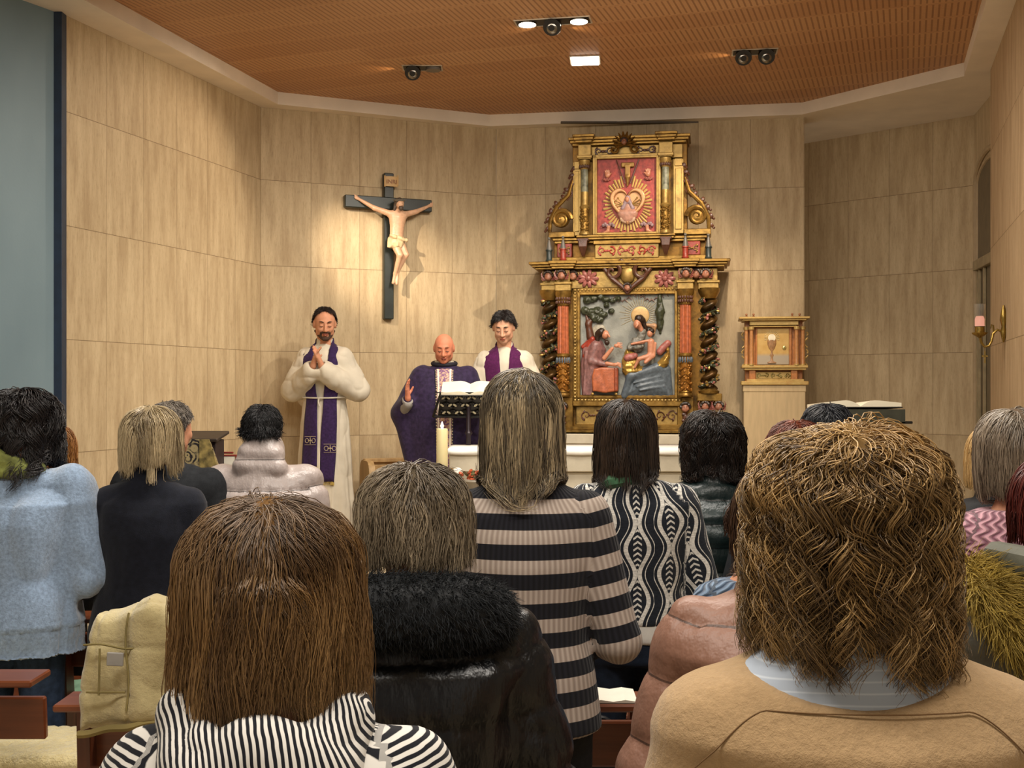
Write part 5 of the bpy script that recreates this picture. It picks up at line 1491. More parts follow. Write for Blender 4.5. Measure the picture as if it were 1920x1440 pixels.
S = Sdf(); S.ell((X(1200), -.06, Z(599)), (.040, .04, .036), rot(0, .5), k=.01); S.cap((X(1206), -.05, Z(602)), (X(1213), -.04, Z(618)), .024, .012, .02); part('woman_hair', S, DARKH, .005, fold=.004, fs=(70, 70, 30))
S = Sdf(); S.cap((X(1213), -.04, Z(610)), (X(1228), -.03, Z(612)), .014, .018, .02); S.cap((X(1228), -.03, Z(612)), (X(1226), -.03, Z(626)), .018, .012, .02); part('veil', S, paint('#b98f6a', .4))
# child
S = Sdf(); S.ell((X(1220), -.105, Z(627)), (.024, .025, .028), k=.01); S.cap((X(1222), -.095, Z(642)), (X(1222), -.09, Z(664)), .028, .03, .02); S.cap((X(1216), -.105, Z(640)), (X(1186), -.10, Z(646)), .011, .009, .01)
S.cap((X(1220), -.10, Z(668)), (X(1200), -.12, Z(674)), .022, .017, .015); S.cap((X(1200), -.12, Z(674)), (X(1192), -.11, Z(690)), .016, .010, .01); S.cap((X(1226), -.10, Z(668)), (X(1212), -.115, Z(680)), .02, .015, .01); S.cap((X(1230), -.09, Z(645)), (X(1228), -.10, Z(664)), .011, .01, .01); part('child', S, FLESH, .0045)
S = Sdf(); S.ell((X(1223), -.098, Z(622)), (.026, .026, .022), k=.01); part('child_hair', S, DARKH, .005)
S = Sdf(); sd_poly(S, PX([(1168, 672), (1176, 655), (1188, 660), (1198, 672), (1200, 686), (1212, 690), (1235, 680), (1250, 660), (1253, 640), (1258, 668), (1252, 690), (1228, 696), (1205, 702), (1188, 706), (1176, 712), (1168, 696)]), -.05, .045, k=.01, pillow=.035)
S.cap((X(1172), -.08, Z(690)), (X(1184), -.09, Z(664)), .012, k=.012); part('gilded_mantle', S, gilt_mat('#8a6428', '#d8b45c', .55, .32, '#7a3a2a', .5, 18), .005, fold=.009, fs=(45, 30, 45))
S = Sdf(); S.cap((X(1238), -.05, Z(660)), (X(1252), -.045, Z(645)), .028, .03, .02); part('rose_cloth', S, ROSE, .005, fold=.006); S = Sdf(); S.cap((X(1178), -.085, Z(672)), (X(1192), -.095, Z(668)), .030, .026, .02); part('rose_cloth', S, ROSE, .005, fold=.006)
# kneeling man
S = Sdf(); sd_poly(S, PX([(1091, 746), (1090, 690), (1092, 655), (1100, 638), (1116, 632), (1130, 640), (1138, 655), (1132, 676), (1140, 690), (1128, 700), (1118, 720), (1114, 746)]), -.03, .05, k=.01, pillow=.08)
S.cap((X(1118), -.065, Z(648)), (X(1112), -.075, Z(676)), .035, .03, .03); S.cap((X(1112), -.075, Z(678)), (X(1140), -.09, Z(684)), .028, .02, .02)
for i in range(4): S.cap((X(1100 + 5 * i), -.07, Z(660 + 8 * i)), (X(1096 + 5 * i), -.06, Z(740)), .010, .009, .012)
part('mauve_robe', S, MAUVE, .005, fold=.006)
S = Sdf(); S.cap((X(1098), -.04, Z(668)), (X(1112), -.05, Z(636)), .022, .02, .02); S.cap((X(1112), -.05, Z(636)), (X(1094), -.04, Z(650)), .02, .016, .02); part('red_cloak', S, RED, .005, fold=.005)
S = Sdf(); S.ell((X(1137), -.075, Z(628)), (.030, .034, .038), rot(0, .1), k=.01); S.cap((X(1142), -.10, Z(626)), (X(1145), -.108, Z(632)), .006, .008, .008); part('man_head', S, FLESH, .0045)
S = Sdf(); S.ell((X(1129), -.065, Z(623)), (.034, .040, .036), k=.01); S.cap((X(1122), -.06, Z(625)), (X(1121), -.055, Z(640)), .022, .018, .02); S.ell((X(1140), -.09, Z(643)), (.022, .026, .022), k=.01); part('man_hair_and_beard', S, DARKH, .005, fold=.003, fs=(70, 70, 30))
S = Sdf(); S.ell((X(1124), -.028, Z(621)), (.062, .010, .062), k=.005); part('man_halo', S, paint('#a8a08c', .45))
S = Sdf(); S.cap((X(1135), -.085, Z(672)), (X(1150), -.10, Z(654)), .02, .015, .01); S.ell((X(1158), -.105, Z(649)), (.022, .016, .016), k=.01)
for q_ in range(4): S.cap((X(1160), -.105, Z(651 - 2.5 * q_)), (X(1169), -.10, Z(654 - 3.2 * q_)), .005, .004, .004)
S.ell((X(1158), -.12, Z(684)), (.022, .014, .014), k=.01); S.cap((X(1140), -.10, Z(682)), (X(1156), -.115, Z(685)), .017, .014, .01)
for q_ in range(4): S.cap((X(1160), -.12, Z(686 - 2.0 * q_)), (X(1167), -.12, Z(690 - 2.5 * q_)), .005, .004, .004)
part('man_hands', S, FLESH, .0042)
S = Sdf(); sd_poly(S, PX([(1114, 734), (1112, 708), (1116, 692), (1130, 689), (1158, 690), (1161, 700), (1160, 734), (1138, 737)]), -.06, .05, .012)
part('orange_chest', S, TERRA, .005, fold=.003); S = Sdf(); S.box((X(1157), -.06, Z(712)), (.018, .055, .10), .01); part('chest_side', S, paint('#93482c'), .005)
b_ = MB()
for px, py in ((1113, 739), (1157, 739)): b_.ball((X(px), -.09, Z(py)), .014, 8)
b_.build('chest_feet', GILT2, mp_)
gr = MB(); g = np.random.default_rng(8)
for i in range(26): gr.ball((X(1092 + 6.8 * i), -.035, Z(745 - 2 * math.sin(i * 1.3))), .024, 8, (1.1, .8, .5), rot=rot(0, g.uniform(-.5, .5)))
gr.build('rocky_ground', paint('#7d4a3e', .45, .25), mp_)
cl = MB()
for i in range(12):
    px = 1150 + 8.5 * i; cl.tube([(X(px), -.024, Z(560 + 6 * math.sin(i))), (X(px + 5), -.028, Z(556 + 6 * math.sin(i))), (X(px + 10), -.024, Z(562 + 5 * math.sin(i)))], [.008, .014, .006], 6, flat=.5)
cl.build('painted_clouds', paint('#a58a84', .45), mp_)

# ------------------------------------------------------------------ crucifix
ang_b = math.atan2(BW1[1] - LW1[1], BW1[0] - LW1[0]); dcx = 9.72; kc = dcx / FPX
co_ = W(726, 598, dcx); wy = LW1[1] + (co_.x - LW1[0]) * math.tan(ang_b)
CX = thing('crucifix', (co_.x, wy - .035, co_.z), ang_b, 'dark wooden cross with a carved painted figure, hung on the stone wall', 'crucifix')
U = lambda px: (px - 726) * kc / math.cos(ang_b) * .97; Q = lambda py: (598 - py) * kc
dkw = mat('#1c2420', .4, var=.2)
c = MB(); c.bb(-.042, .042, -.035, .03, 0, Q(323), .006); c.bb(U(645), U(806), -.045, .02, Q(392) , Q(369), .006); c.build('cross', dkw, CX)
S = Sdf(); y0 = -.11
P3 = lambda px, py, y=y0: (U(px), y, Q(py))
S.loft([(Q(455), .062, .045, U(735), y0), (Q(440), .058, .042, U(735), y0), (Q(425), .062, .045, U(736), y0), (Q(408), .076, .05, U(737), y0), (Q(398), .066, .04, U(736), y0), (Q(393), .03, .028, U(737), y0)], k=.02)
S.ell(P3(738, 384, y0 - .05), (.034, .038, .045), rot(-.5, .12), k=.02); S.cap(P3(737, 396), P3(738, 388, y0 - .03), .022, k=.02); S.cap(P3(739, 384, y0 - .088), P3(739, 388, y0 - .092), .005, .007, .006)
for sg, hx, hy, ex, ey in ((-1, 668, 376, 694, 391), (1, 800, 381, 774, 393)):
    sh_ = P3(736 + sg * 14, 402); e_ = P3(ex + (2 if sg < 0 else -2), ey + 2, y0 + .02); h_ = P3(hx, hy, y0 + .055)
    S.cap(sh_, e_, .028, .020, .025); S.cap(e_, h_, .020, .012, .01); d_ = (Vector(h_) - Vector(e_)).normalized(); hp = Vector(h_) + d_ * .012
    S.ell(tuple(hp), (.02, .010, .015), k=.008)
    for q_ in range(4): S.cap(tuple(hp + Vector((0, 0, (q_ - 1.5) * .008))), tuple(hp + d_ * .026 + Vector((0, -.008, (q_ - 1.2) * .011))), .0042, .0034, .004)
    S.cap(tuple(hp), tuple(hp + Vector((0, -.012, .022))), .0045, .0036, .004)
S.cap(P3(731, 458), P3(738, 480, y0 - .045), .036, .027, .02); S.cap(P3(738, 480, y0 - .045), P3(733, 513, y0 + .01), .025, .017, .01); S.cap(P3(733, 513, y0 + .01), P3(729, 531, y0 + .01), .015, .012, .01)
S.cap(P3(743, 458), P3(751, 478, y0 - .02), .036, .026, .02); S.cap(P3(751, 478, y0 - .02), P3(738, 510, y0 + .03), .024, .016, .01); S.cap(P3(738, 510, y0 + .02), P3(735, 533, y0 + .0), .015, .012, .01)
V, F = S.mesh(.005); fast('carved_figure', V, F, paint('#d3a887', .35, .07), CX)
S = Sdf(); S.loft([(Q(466), .070, .058, U(734), y0), (Q(455), .070, .054, U(735), y0), (Q(443), .062, .047, U(735), y0)], k=.01); S.cap(P3(722, 444, y0 - .045), P3(750, 452, y0 - .05), .016, .014, .01); S.cap(P3(722, 450, y0 - .02), P3(720, 464, y0 - .02), .022, .016, .01)
V, F = S.mesh(.005); V = V + vnormals(V, F) * (vnoise(V * np.array([60, 60, 25]), 1) * .006)[:, None]; fast('loincloth', V, F, mat('#cdb68c', .5, var=.15, scale=20), CX)
S = Sdf(); S.ell(P3(737, 381, y0 - .038), (.040, .042, .040), rot(-.5), k=.01); S.ell(P3(738, 393, y0 - .080), (.020, .020, .026), k=.01); S.cap(P3(731, 384, y0 - .03), P3(729, 396, y0 - .03), .016, .010, .01); S.ell(P3(739, 386, y0 - .096), (.022, .016, .024), k=.006, sub=True); V, F = S.mesh(.005); V = V + vnormals(V, F) * (vnoise(V, 70) * .003)[:, None]; fast('hair_and_beard', V, F, mat('#4d4137', .5), CX)
cw = MB()
for q_ in range(3): cw.tube([(U(737) + .043 * math.cos(a_), y0 - .045 + .043 * math.sin(a_), Q(378.5) + .005 * math.sin(a_ * 5 + q_ * 2)) for a_ in np.linspace(0, 2 * PI, 22)], .0045, 5)
for q_ in range(14): a_ = q_ * .45; cw.tube([(U(737) + .045 * math.cos(a_), y0 - .045 + .045 * math.sin(a_), Q(378.5)), (U(737) + .06 * math.cos(a_), y0 - .045 + .06 * math.sin(a_), Q(376))], [.003, .001], 4)
cw.build('crown_of_thorns', mat('#6f6a60', .5), CX)
sc_ = MB(); n = 12; SV = []
poly = [(U(717) + (U(741) - U(717)) * i / n, -.05 - .012 * math.sin(PI * i / n)) for i in range(n + 1)]
pts = [(x, y) for x, y in poly] + [(x, y + .006) for x, y in poly[::-1]]
sc_.prism(pts, Q(349), Q(330), plane='xy'); sc_.tube([(U(717), -.052, Q(350)), (U(717), -.052, Q(329))], .007, 8).tube([(U(741), -.052, Q(347)), (U(741), -.052, Q(327))], .007, 8)
tt_ = sc_.build('title_scroll', mat('#c9a673', .6, var=.1), CX)
tc_ = bpy.data.curves.new('letters', 'FONT'); tc_.body = 'INRI'; tc_.size = .05; tc_.extrude = .001; tc_.align_x = 'CENTER'; tt0 = bpy.data.objects.new('tmp', tc_); me_ = bpy.data.meshes.new_from_object(tt0); bpy.data.objects.remove(tt0); me_.materials.clear(); me_.materials.append(mat('#9c6a4a', .6))
to = bpy.data.objects.new('lettering', me_); COL.objects.link(to); to.parent = tt_; to.location = (U(729), -.066, Q(344)); to.rotation_euler = (PI / 2, 0, 0)

# ------------------------------------------------------------------ tabernacle
kt = 9.33 / FPX; TB = thing('tabernacle', (tbp.x, 9.36, tbp.z + .001), A0, 'small gilded tabernacle with a painted chalice on its door, on the stone pillar', 'tabernacle')
TX = lambda px: (px - 1453) * kt; TZ = lambda py: (722 - py) * kt
LG = gilt_mat('#b08d4c', '#dcc07c', .45, .38, '#a06a3a', .3); OR = paint('#b4743c', .45, .12)
def tb(px0, px1, py0, py1, y0, y1, m_=None, b=.004): return (m_ or MB()).bb(TX(px0), TX(px1), y0, y1, TZ(py1), TZ(py0), b)
tb(1400, 1506, 600, 716, .06, .32).build('body', OR, TB)
m_ = tb(1392, 1516, 715, 722, -.03, .34); tb(1402, 1508, 711, 716, -.01, .33, m_); tb(1393, 1515, 685, 690, -.03, .34, m_); tb(1398, 1512, 690, 694, -.015, .33, m_); m_.build('base_mouldings', LG, TB)
m_ = tb(1388, 1518, 594, 598, -.055, .35); tb(1394, 1512, 598, 601, -.035, .34, m_); tb(1408, 1498, 601, 610, .0, .3, m_); tb(1412, 1494, 611, 613, -.01, .3, m_); m_.build('cornice', LG, TB)
m_ = tb(1418, 1486, 697, 711, .04, .1).build('drawer_panel', LG, TB); scroll_band(MB(), 1180 + (1420 - 1453) * kt / k_, 1180 + (1484 - 1453) * kt / k_, 812 - TZ(699) / k_, 812 - TZ(709) / k_, .036, 5, .005, 2).build('scroll_relief', gilt_mat('#6f6436', '#b0a060', .5, .4), m_)
for px in (1413, 1490): tb(px - 6, px + 6, 694, 712, .0, .1).build('drawer_pilaster', OR, TB)
tb(1419, 1486, 613, 685, .035, .07).build('door_frame', OR, TB)
dn = NT('painted_door'); ds = dn.sep(dn.coord()); fz = dn.ramp(ds[2], TZ(668), TZ(662)); fx = dn.noise(dn.coord(), 25, 3)
dmt = dn.out(dn.mix(fz, lin('#a89c88'), dn.mix(fx, lin('#b48a3c'), lin('#cfae6c'))), .45)
dr = tb(1422, 1481, 615, 684, .028, .05).build('door', dmt, TB)
ch = MB().lathe([(.035, 0), (.036, .006), (.012, .018), (.008, .05), (.016, .065), (.008, .08), (.006, .10), (.022, .12), (.034, .15), (.036, .19)], (TX(1449), .028, TZ(681)), 20)
ch.V = [np.stack([v[:, 0], .026 + (v[:, 1] - .028) * .25, v[:, 2]], 1) for v in ch.V]; ch.build('painted_chalice', paint('#a07850', .4, .15), dr)
MB().cyl((TX(1449), .029, TZ(633)), (TX(1449), .018, TZ(633)), .030, n=24).build('host', mat('#efe6cc', .5), dr)
ry = MB()
for i in range(16):
    a_ = PI * (-.1 + 1.2 * i / 15); ry.tube([(TX(1449) + .035 * math.cos(a_), .026, TZ(633) + .035 * math.sin(a_)), (TX(1449) + .062 * math.cos(a_), .026, TZ(633) + .062 * math.sin(a_))], .002, 4)
ry.build('painted_rays', mat('#e2d2a0', .5), dr)
ko = MB().lathe([(.016, 0), (.016, .004), (.010, .008)], (TX(1472), .027, TZ(652)), 14, axis=(0, -1, 0)).build('key_plate', gilt_mat('#b09a50', '#e8d890', .7, .25), dr)
MB().cyl((TX(1472), .019, TZ(652)), (TX(1472), .017, TZ(652)), .004, n=8).build('keyhole', black, ko)
for px, y in ((1402, .03), (1411, -.015), (1494, -.015), (1506, .03)):
    r_ = .016; Ht = (685 - 612) * kt
    cc_ = MB().lathe([(r_ * 1.35, 0), (r_ * 1.35, .008), (r_, .022), (r_ * 1.1, .1), (r_ * .9, Ht - .05), (r_ * 1.0, Ht - .03), (r_ * 1.4, Ht - .004), (r_ * 1.4, Ht)], (TX(px), y, TZ(685)), 16).build('column', paint('#b98250', .4, .1), TB)
    MB().lathe([(r_ * 1.4, Ht - .025), (r_ * 1.45, Ht)], (TX(px), y - .001, TZ(685)), 16).build('capital', LG, cc_); MB().lathe([(r_ * 1.4, -.001), (r_ * 1.4, .012)], (TX(px), y, TZ(685)), 16).build('base', LG, cc_)
for px, y in ((1402, .0), (1415, -.03), (1486, -.03), (1500, .0)):
    MB().lathe([(.008, 0), (.010, .006), (.003, .012)], (TX(px), y + .02, TZ(594)), 10).ball((TX(px), y + .02, TZ(594) + .020), .010, 10).build('finial', paint('#9c6a48', .35), TB)
sv = MB()
for i in range(6): sv.tube([(TX(1513 + 3 * math.sin(i * 2 + a_)), .06, TZ(622 + 11 * i + 5 * a_ / 2)) for a_ in np.linspace(0, 3, 6)], .007, 6)
for i in range(6): sv.tube([(TX(1397 - 3 * math.sin(i * 2 + a_)), .10, TZ(622 + 11 * i + 5 * a_ / 2)) for a_ in np.linspace(0, 3, 6)], .007, 6)
sv.build('side_scrolls', LG, TB)

# ------------------------------------------------------------------ sanctuary lamp on the right wall
ab = math.atan2(6.46 - 8.3, 2.87 - 3.447); px_ray = (1886 - 960) / FPX
tl = (3.447 - px_ray * 8.3) / ((3.447 - 2.87) - px_ray * (8.3 - 6.46)); wx_, wy_ = 3.447 + (2.87 - 3.447) * tl, 8.3 + (6.46 - 8.3) * tl
wd = wy_; kz = lambda py: CAMZ + (HOR - py) * wd / FPX
SLp = thing('sanctuary_lamp', (wx_, wy_, kz(610)), ab, 'brass wall bracket lamp with a red candle in a glass and a small hanging cross', 'wall lamp')
brass = gilt_mat('#6a5426', '#b0924a', .85, .28, amt=.2)
kw = wd / FPX; zz = lambda py: (610 - py) * kw
# local -y points into the room
MB().lathe([(.004, zz(642)), (.014, zz(632)), (.02, zz(622)), (.012, zz(612)), (.022, zz(600)), (.018, zz(588)), (.006, zz(572))], (0, -.014, 0), 12).build('wall_plate', brass, SLp)
ox = -.155
arm = [(0, -.02, zz(622)), (0, -.05, zz(618)), (0, -.075, zz(625)), (0, -.085, zz(640)), (0, -.10, zz(648)), (0, -.125, zz(650)), (0, ox + .01, zz(642)), (0, ox, zz(628))]
m_ = MB().tube(arm, [.008, .008, .009, .008, .008, .008, .008, .010], 8); m_.tube([(0, -.07, zz(626)), (0, -.075, zz(610)), (0, -.085, zz(608)), (0, -.09, zz(616))], [.006, .006, .005, .003], 6); m_.build('arm', brass, SLp)
MB().lathe([(.008, zz(633)), (.045, zz(626)), (.05, zz(623)), (.03, zz(622)), (.03, zz(612)), (.034, zz(611))], (0, ox, 0), 20).build('cup', brass, SLp)
gm = NT('glass'); gm.b.inputs['Transmission Weight'].default_value = .92; gm.b.inputs['Roughness'].default_value = .05; gm.b.inputs['IOR'].default_value = 1.3
MB().lathe([(.034, zz(612)), (.036, zz(569)), (.034, zz(569)), (.032, zz(611))], (0, ox, 0), 24).build('glass_cylinder', gm.out((.9, .88, .82), .05), SLp)
MB().lathe([(.029, zz(612)), (.029, zz(597)), (.022, zz(592)), (.005, zz(594))], (0, ox, 0), 18).build('red_candle', glow('#e8a08a', 1.1), SLp)
MB().bb(-.003, .003, -.128, -.120, zz(681), zz(658), .001).bb(-.003, .003, -.142, -.106, zz(669), zz(666), .001).tube([(0, -.124, zz(650)), (0, -.124, zz(659))], .0015, 4).build('hanging_cross', brass, SLp)
# ------------------------------------------------------------------ the congregation, seen from behind
NAVY = mat('#171a24', .85, var=.15, scale=50, bump=.3, bscale=300, spec=.15, sheen=.1)
CHAR = mat('#25272a', .85, var=.15, scale=50, bump=.3, bscale=300, spec=.15)
BLK = mat('#101013', .7, var=.2, scale=40, bump=.2, bscale=200, spec=.3)
JEAN = mat_jeans(); SHOE = mat('#17130f', .4)
def px_pos(px, d): return (px - 960) / FPX * d
def topz(py, d): return CAMZ + (HOR - py) * d / FPX

CUT = lambda py, d: topz(py, d)
# 1 woman with the long bob and striped hooded top
d = 1.38
p = Person(px_pos(512, d), d, topz(958, d), 'person with a brown and honey bob in a black and white pinstriped hooded top', pitch=.30, sw=.185, lean=.0, hx=-.012, roll=.0)
p.body(hands=True)
def hood(S, s):
    H = s.H; y0 = s.lean * .9
    S.cap((-.055, y0 - .075, .815 * H), (.055, y0 - .075, .815 * H), .050, k=.03)
    S.cap((-.095, y0 - .02, .838 * H), (-.05, y0 - .085, .79 * H), .036, .05, .03); S.cap((.095, y0 - .02, .838 * H), (.05, y0 - .085, .79 * H), .036, .05, .03)
    S.cap((-.09, y0 + .02, .84 * H), (-.05, y0 + .08, .80 * H), .03, .03, .02); S.cap((.09, y0 + .02, .84 * H), (.05, y0 + .08, .80 * H), .03, .03, .02)
def neckcut(r, y, z):
    def f(S, s): S.ell((0, s.lean * .9 + y, z * s.H), (r, r * .9, .05), k=.02, sub=True)
    return f
hd = mat_hoodie()
p.garment('sweatshirt', hd, ease=.016, hem=.50, top=.845, extra=None, cut=neckcut(.062, .0, .865), h=.0085, folds=.006, fold_sc=(9, 9, 5), soft=lambda V, N, gc: (gc.__setitem__((slice(None), 1), np.where(gc[:, 2] == 0, V[:, 2] * .95 - V[:, 1] * 1.0 + np.abs(V[:, 0]) * .25, gc[:, 1])), V)[1])
def swirl(V, N, gc):
    gc[:, 1] = V[:, 0] * 1.15 + V[:, 2] * .45 + vnoise(V, 7) * .018; gc[:, 0] = V[:, 2]
    return V + N * (vnoise(V * np.array([1, .6, .35]), 17) * .010 + crease(V, (16, 9, 6)) * .010)[:, None]
Sv = p.G
S2 = Sdf(); hood(S2, p); S2.ell((0, p.lean * .9 + .01, .87 * p.H), (.068, .062, .05), k=.02, sub=True)
V, F = S2.mesh(.007); N = vnormals(V, F); gc = np.zeros_like(V); V = swirl(V, N, gc)
fast('hood', V, F, hd, p.root, cols={'gc': gc})
for q_ in S2.p: Sv.p.append(q_)
p.hair('#4e3522', '#b08a58', CUT(1335, d), n=11000, vol=(.042, .026, .014), part=.08, crown=(-.12, -.62, .78), clump=.35, clumps=150, width=.00062, M=22, jitter=.020, tuck=.0, flare=.13, wave=.005, wl=.15, fly=.0045, streak=1.0, rootc='#6b5a4c', seed=21, coll=False,
       cutf=lambda P, zc: zc + .05 * np.clip(1 - np.abs(P[:, -1, 0] - .035) / .07, 0, 1) - .04 * (P[:, -1, 0] < -.06))
p.trousers(JEAN); p.shoes(SHOE)

# 2 woman with curly hair and beige boat-neck sweater
d = 1.47
p = Person(px_pos(1600, d), d, topz(812, d), 'person with big light brown curls in a beige sweater over a pale blue shirt', pitch=.12, sw=.218, width=1.1, lean=.0, slope=.05)
p.body()
shirt = p.garment('striped_shirt', mat_stripe_shirt(), ease=.010, hem=.52, top=.86, sl=(.058, .05, .036), collar=(.80, .868, .072, .058), cut=neckcut(.055, .015, .885), h=.010, folds=.003)
def vcut(S, s):
    H = s.H; y0 = s.lean * .9
    S.ell((-.02, y0 - .10, .845 * H), (.158, .19, .078), k=.012, sub=True); S.ell((0, y0 + .06, .90 * H), (.13, .16, .13), k=.02, sub=True)
def yoke(V, N, gc):
    s_ = V[:, 2] - (1.262 - 3.0 * np.maximum(np.abs(V[:, 0] + .01) - .12, 0) ** 1.5)
    m_ = np.exp(-(s_ / .004) ** 2) * (V[:, 1] < .02)
    return V - N * (m_ * .004)[:, None]
bk = mat_knit('#b3956e', .2, mottle=.07)
p.garment('sweater', bk, ease=.020, hem=.47, top=.845, sl=(.070, .060, .045), cut=vcut, h=.0085, folds=.007, fold_sc=(6, 6, 3), k=.05)
# seam cord of the yoke and the neckline band, lying on the cloth
def on_surface(S, pts, off):
    P = np.array(pts, float)
    for _ in range(14): P[:, 1] += np.clip(S.ev(P) - off * .3, -.02, .05) * .9
    return P
G = p.G; H = p.H
sp_ = on_surface(G, [(x, -.24, 1.262 - 3.0 * max(abs(x + .01) - .12, 0) ** 1.5) for x in np.linspace(-.215, .20, 60)], .0045)
sm = MB().tube([tuple(q_) for q_ in sp_], .0010, 5).build('yoke_seam', mat('#7a5c3a', .9), p.root)
p.hair('#3c2918', '#c9a369', CUT(1200, d), n=9000, vol=(.050, .036, .016), part=-.1, crown=(-.05, -.55, .8), clump=.82, clumps=230, width=.00085, M=60, jitter=.024, wave=.0115, wl=.078, curl=True, fly=.0055, streak=1.1, flare=.0, seed=5, g0=.09, coll=False, cutf=lambda P, zc: zc + .035 * np.clip(1 - np.abs(P[:, -1, 0]) / .08, 0, 1) - .03 * (P[:, -1, 0] > .05))
p.trousers(JEAN); p.shoes(SHOE)

# 3 woman in black coat with a fur-edged hood
d = 2.15
p = Person(px_pos(778, d), d, topz(884, d), 'person with a grey-blond bob in a black padded coat whose hood has black fur trim', pitch=.22, sw=.20, width=1.12, hx=-.004, lean=.01)
p.body(h=.010)
def fhood(S, s):
    H = s.H; y0 = s.lean * .9
    for i in range(-5, 6):
        a0 = i / 5; a1 = (i + 1) / 5
        if i < 5: S.cap((a0 * .135, y0 - .075 - .035 * (1 - a0 * a0), .838 * H - .012 * a0 * a0), (a1 * .135, y0 - .075 - .035 * (1 - a1 * a1), .838 * H - .012 * a1 * a1), .052, .052, .03)
def hoodbag(S, s):
    H = s.H; y0 = s.lean * .9
    S.ell((0.0, y0 - .10, .735 * H), (.165, .055, .115), k=.03)
    S.cap((-.10, y0 + .04, .83 * H), (.10, y0 + .04, .83 * H), .045, k=.02)
pfb = mat_puffer('#0e0f12', .30)
p.garment('padded_coat', pfb, ease=.040, hem=.44, flare=.02, sl=(.082, .072, .052), extra=hoodbag, quilt=(.115, .008), folds=.008, h=.009, soft=lambda V, N, gc: V + N * (crease(V, (9, 9, 13)) * .012)[:, None])
S2 = Sdf(); fhood(S2, p); V, F = S2.mesh(.011); N = vnormals(V, F)
fur('fur_trim', V, N, 14000, .015, '#0c0d0f', '#2e3134', p.root, HAIR_MATTE, flow=(.25, -.2, -.5), mess=.45, width=.0010, under=(V, F), seed=2)
for q_ in S2.p: p.G.p.append(q_)
p.hair('#43382c', '#b8a68a', CUT(1052, d), n=6500, vol=(.040, .03, .014), part=.02, crown=(-.02, -.5, .85), clump=.35, clumps=120, width=.0009, M=18, jitter=.010, wave=.004, wl=.10, flare=.06, streak=1.0, seed=8, rootc='#5a4c3c', coll=False)
p.trousers(JEAN); p.shoes(SHOE)

# 4 woman in the hooped cardigan
d = 2.88
p = Person(px_pos(982, d), d, topz(701, d), 'tall person with long blond-streaked hair in a long black and grey hooped cardigan', pitch=.12, sw=.182, lean=.01, hx=-.004)
p.body(h=.010)
p.garment('cardigan', mat_cardigan(), ease=.020, hem=.475, flare=.006, sl=(.064, .056, .040), h=.009, folds=.004, tail=.004)
p.hair('#3f362c', '#cdb68e', CUT(915, d), n=5200, vol=(.020, .018, .012), part=.25, crown=(-.15, -.4, .85), clump=.5, clumps=90, width=.0011, M=18, jitter=.018, wave=.003, wl=.15, fly=.004, streak=1.9, seed=4)
p.trousers(BLK); p.shoes(SHOE)

# 5 woman in the patterned sweater
d = 3.85
p = Person(px_pos(1186, d), d, topz(755, d), 'person with straight dark brown hair in a black and white wavy-patterned sweater and jeans', pitch=.10, sw=.185, lean=.01, hx=-.02)
p.body(h=.010)
p.garment('white_undershirt', mat('#cfccc4', .8, var=.05, bump=.2, bscale=60), ease=.020, hem=.508, top=.70, sl=None, h=.011, folds=.006, tail=.006)
p.garment('patterned_sweater', mat_ogee(), ease=.026, hem=.545, sl=(.070, .060, .042), h=.0095, folds=.004, seed=.06)
p.hair('#1e1815', '#5a4636', CUT(892, d), n=3600, vol=(.026, .022, .014), part=.0, crown=(0, -.4, .9), clump=.5, clumps=70, width=.0014, M=16, jitter=.022, fly=.004, streak=2.2, flare=.05, seed=6, m=HAIR_DARK)
MB().tube([(-.10, .02, .815 * p.H), (-.095, -.03, .828 * p.H), (-.075, -.062, .838 * p.H), (-.03, -.07, .842 * p.H), (.03, -.06, .84 * p.H)], [.014, .022, .024, .02, .014], 8).build('scarf', mat('#3f6a4a', .8, var=.3), p.root)
p.trousers(mat_jeans('#17202e')); p.shoes(SHOE)

# 6 dark green puffer
d = 4.25
p = Person(px_pos(1340, d), d, topz(778, d), 'person with wavy dark brown hair in a dark green puffer jacket', pitch=.12, sw=.215, width=1.12)
p.body(h=.011)
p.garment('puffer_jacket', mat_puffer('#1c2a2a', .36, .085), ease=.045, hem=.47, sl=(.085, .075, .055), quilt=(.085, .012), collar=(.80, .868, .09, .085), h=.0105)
p.hair('#17120f', '#3f2e24', CUT(882, d), n=3200, vol=(.045, .035, .020), part=.1, clump=.6, clumps=90, width=.0015, M=20, jitter=.022, wave=.008, wl=.09, streak=2.4, seed=9, m=HAIR_DARK)
p.trousers(JEAN); p.shoes(SHOE)

# 7 pinkish brown puffer
d = 2.28
p = Person(px_pos(1462, d), d, topz(888, d), 'person in a pinkish brown puffer jacket, hidden behind the curly head', pitch=.2, sw=.20, width=1.1, lean=.0)
p.body(h=.010)
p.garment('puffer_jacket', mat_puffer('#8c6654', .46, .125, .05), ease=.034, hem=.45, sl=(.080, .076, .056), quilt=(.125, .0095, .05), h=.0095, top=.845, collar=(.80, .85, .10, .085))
p.hair('#2a1c14', '#5f4430', CUT(1035, d), n=2600, vol=(.015, .015, .012), clump=.5, width=.0015, M=16, seed=12, m=HAIR_DARK)
p.trousers(JEAN); p.shoes(SHOE)

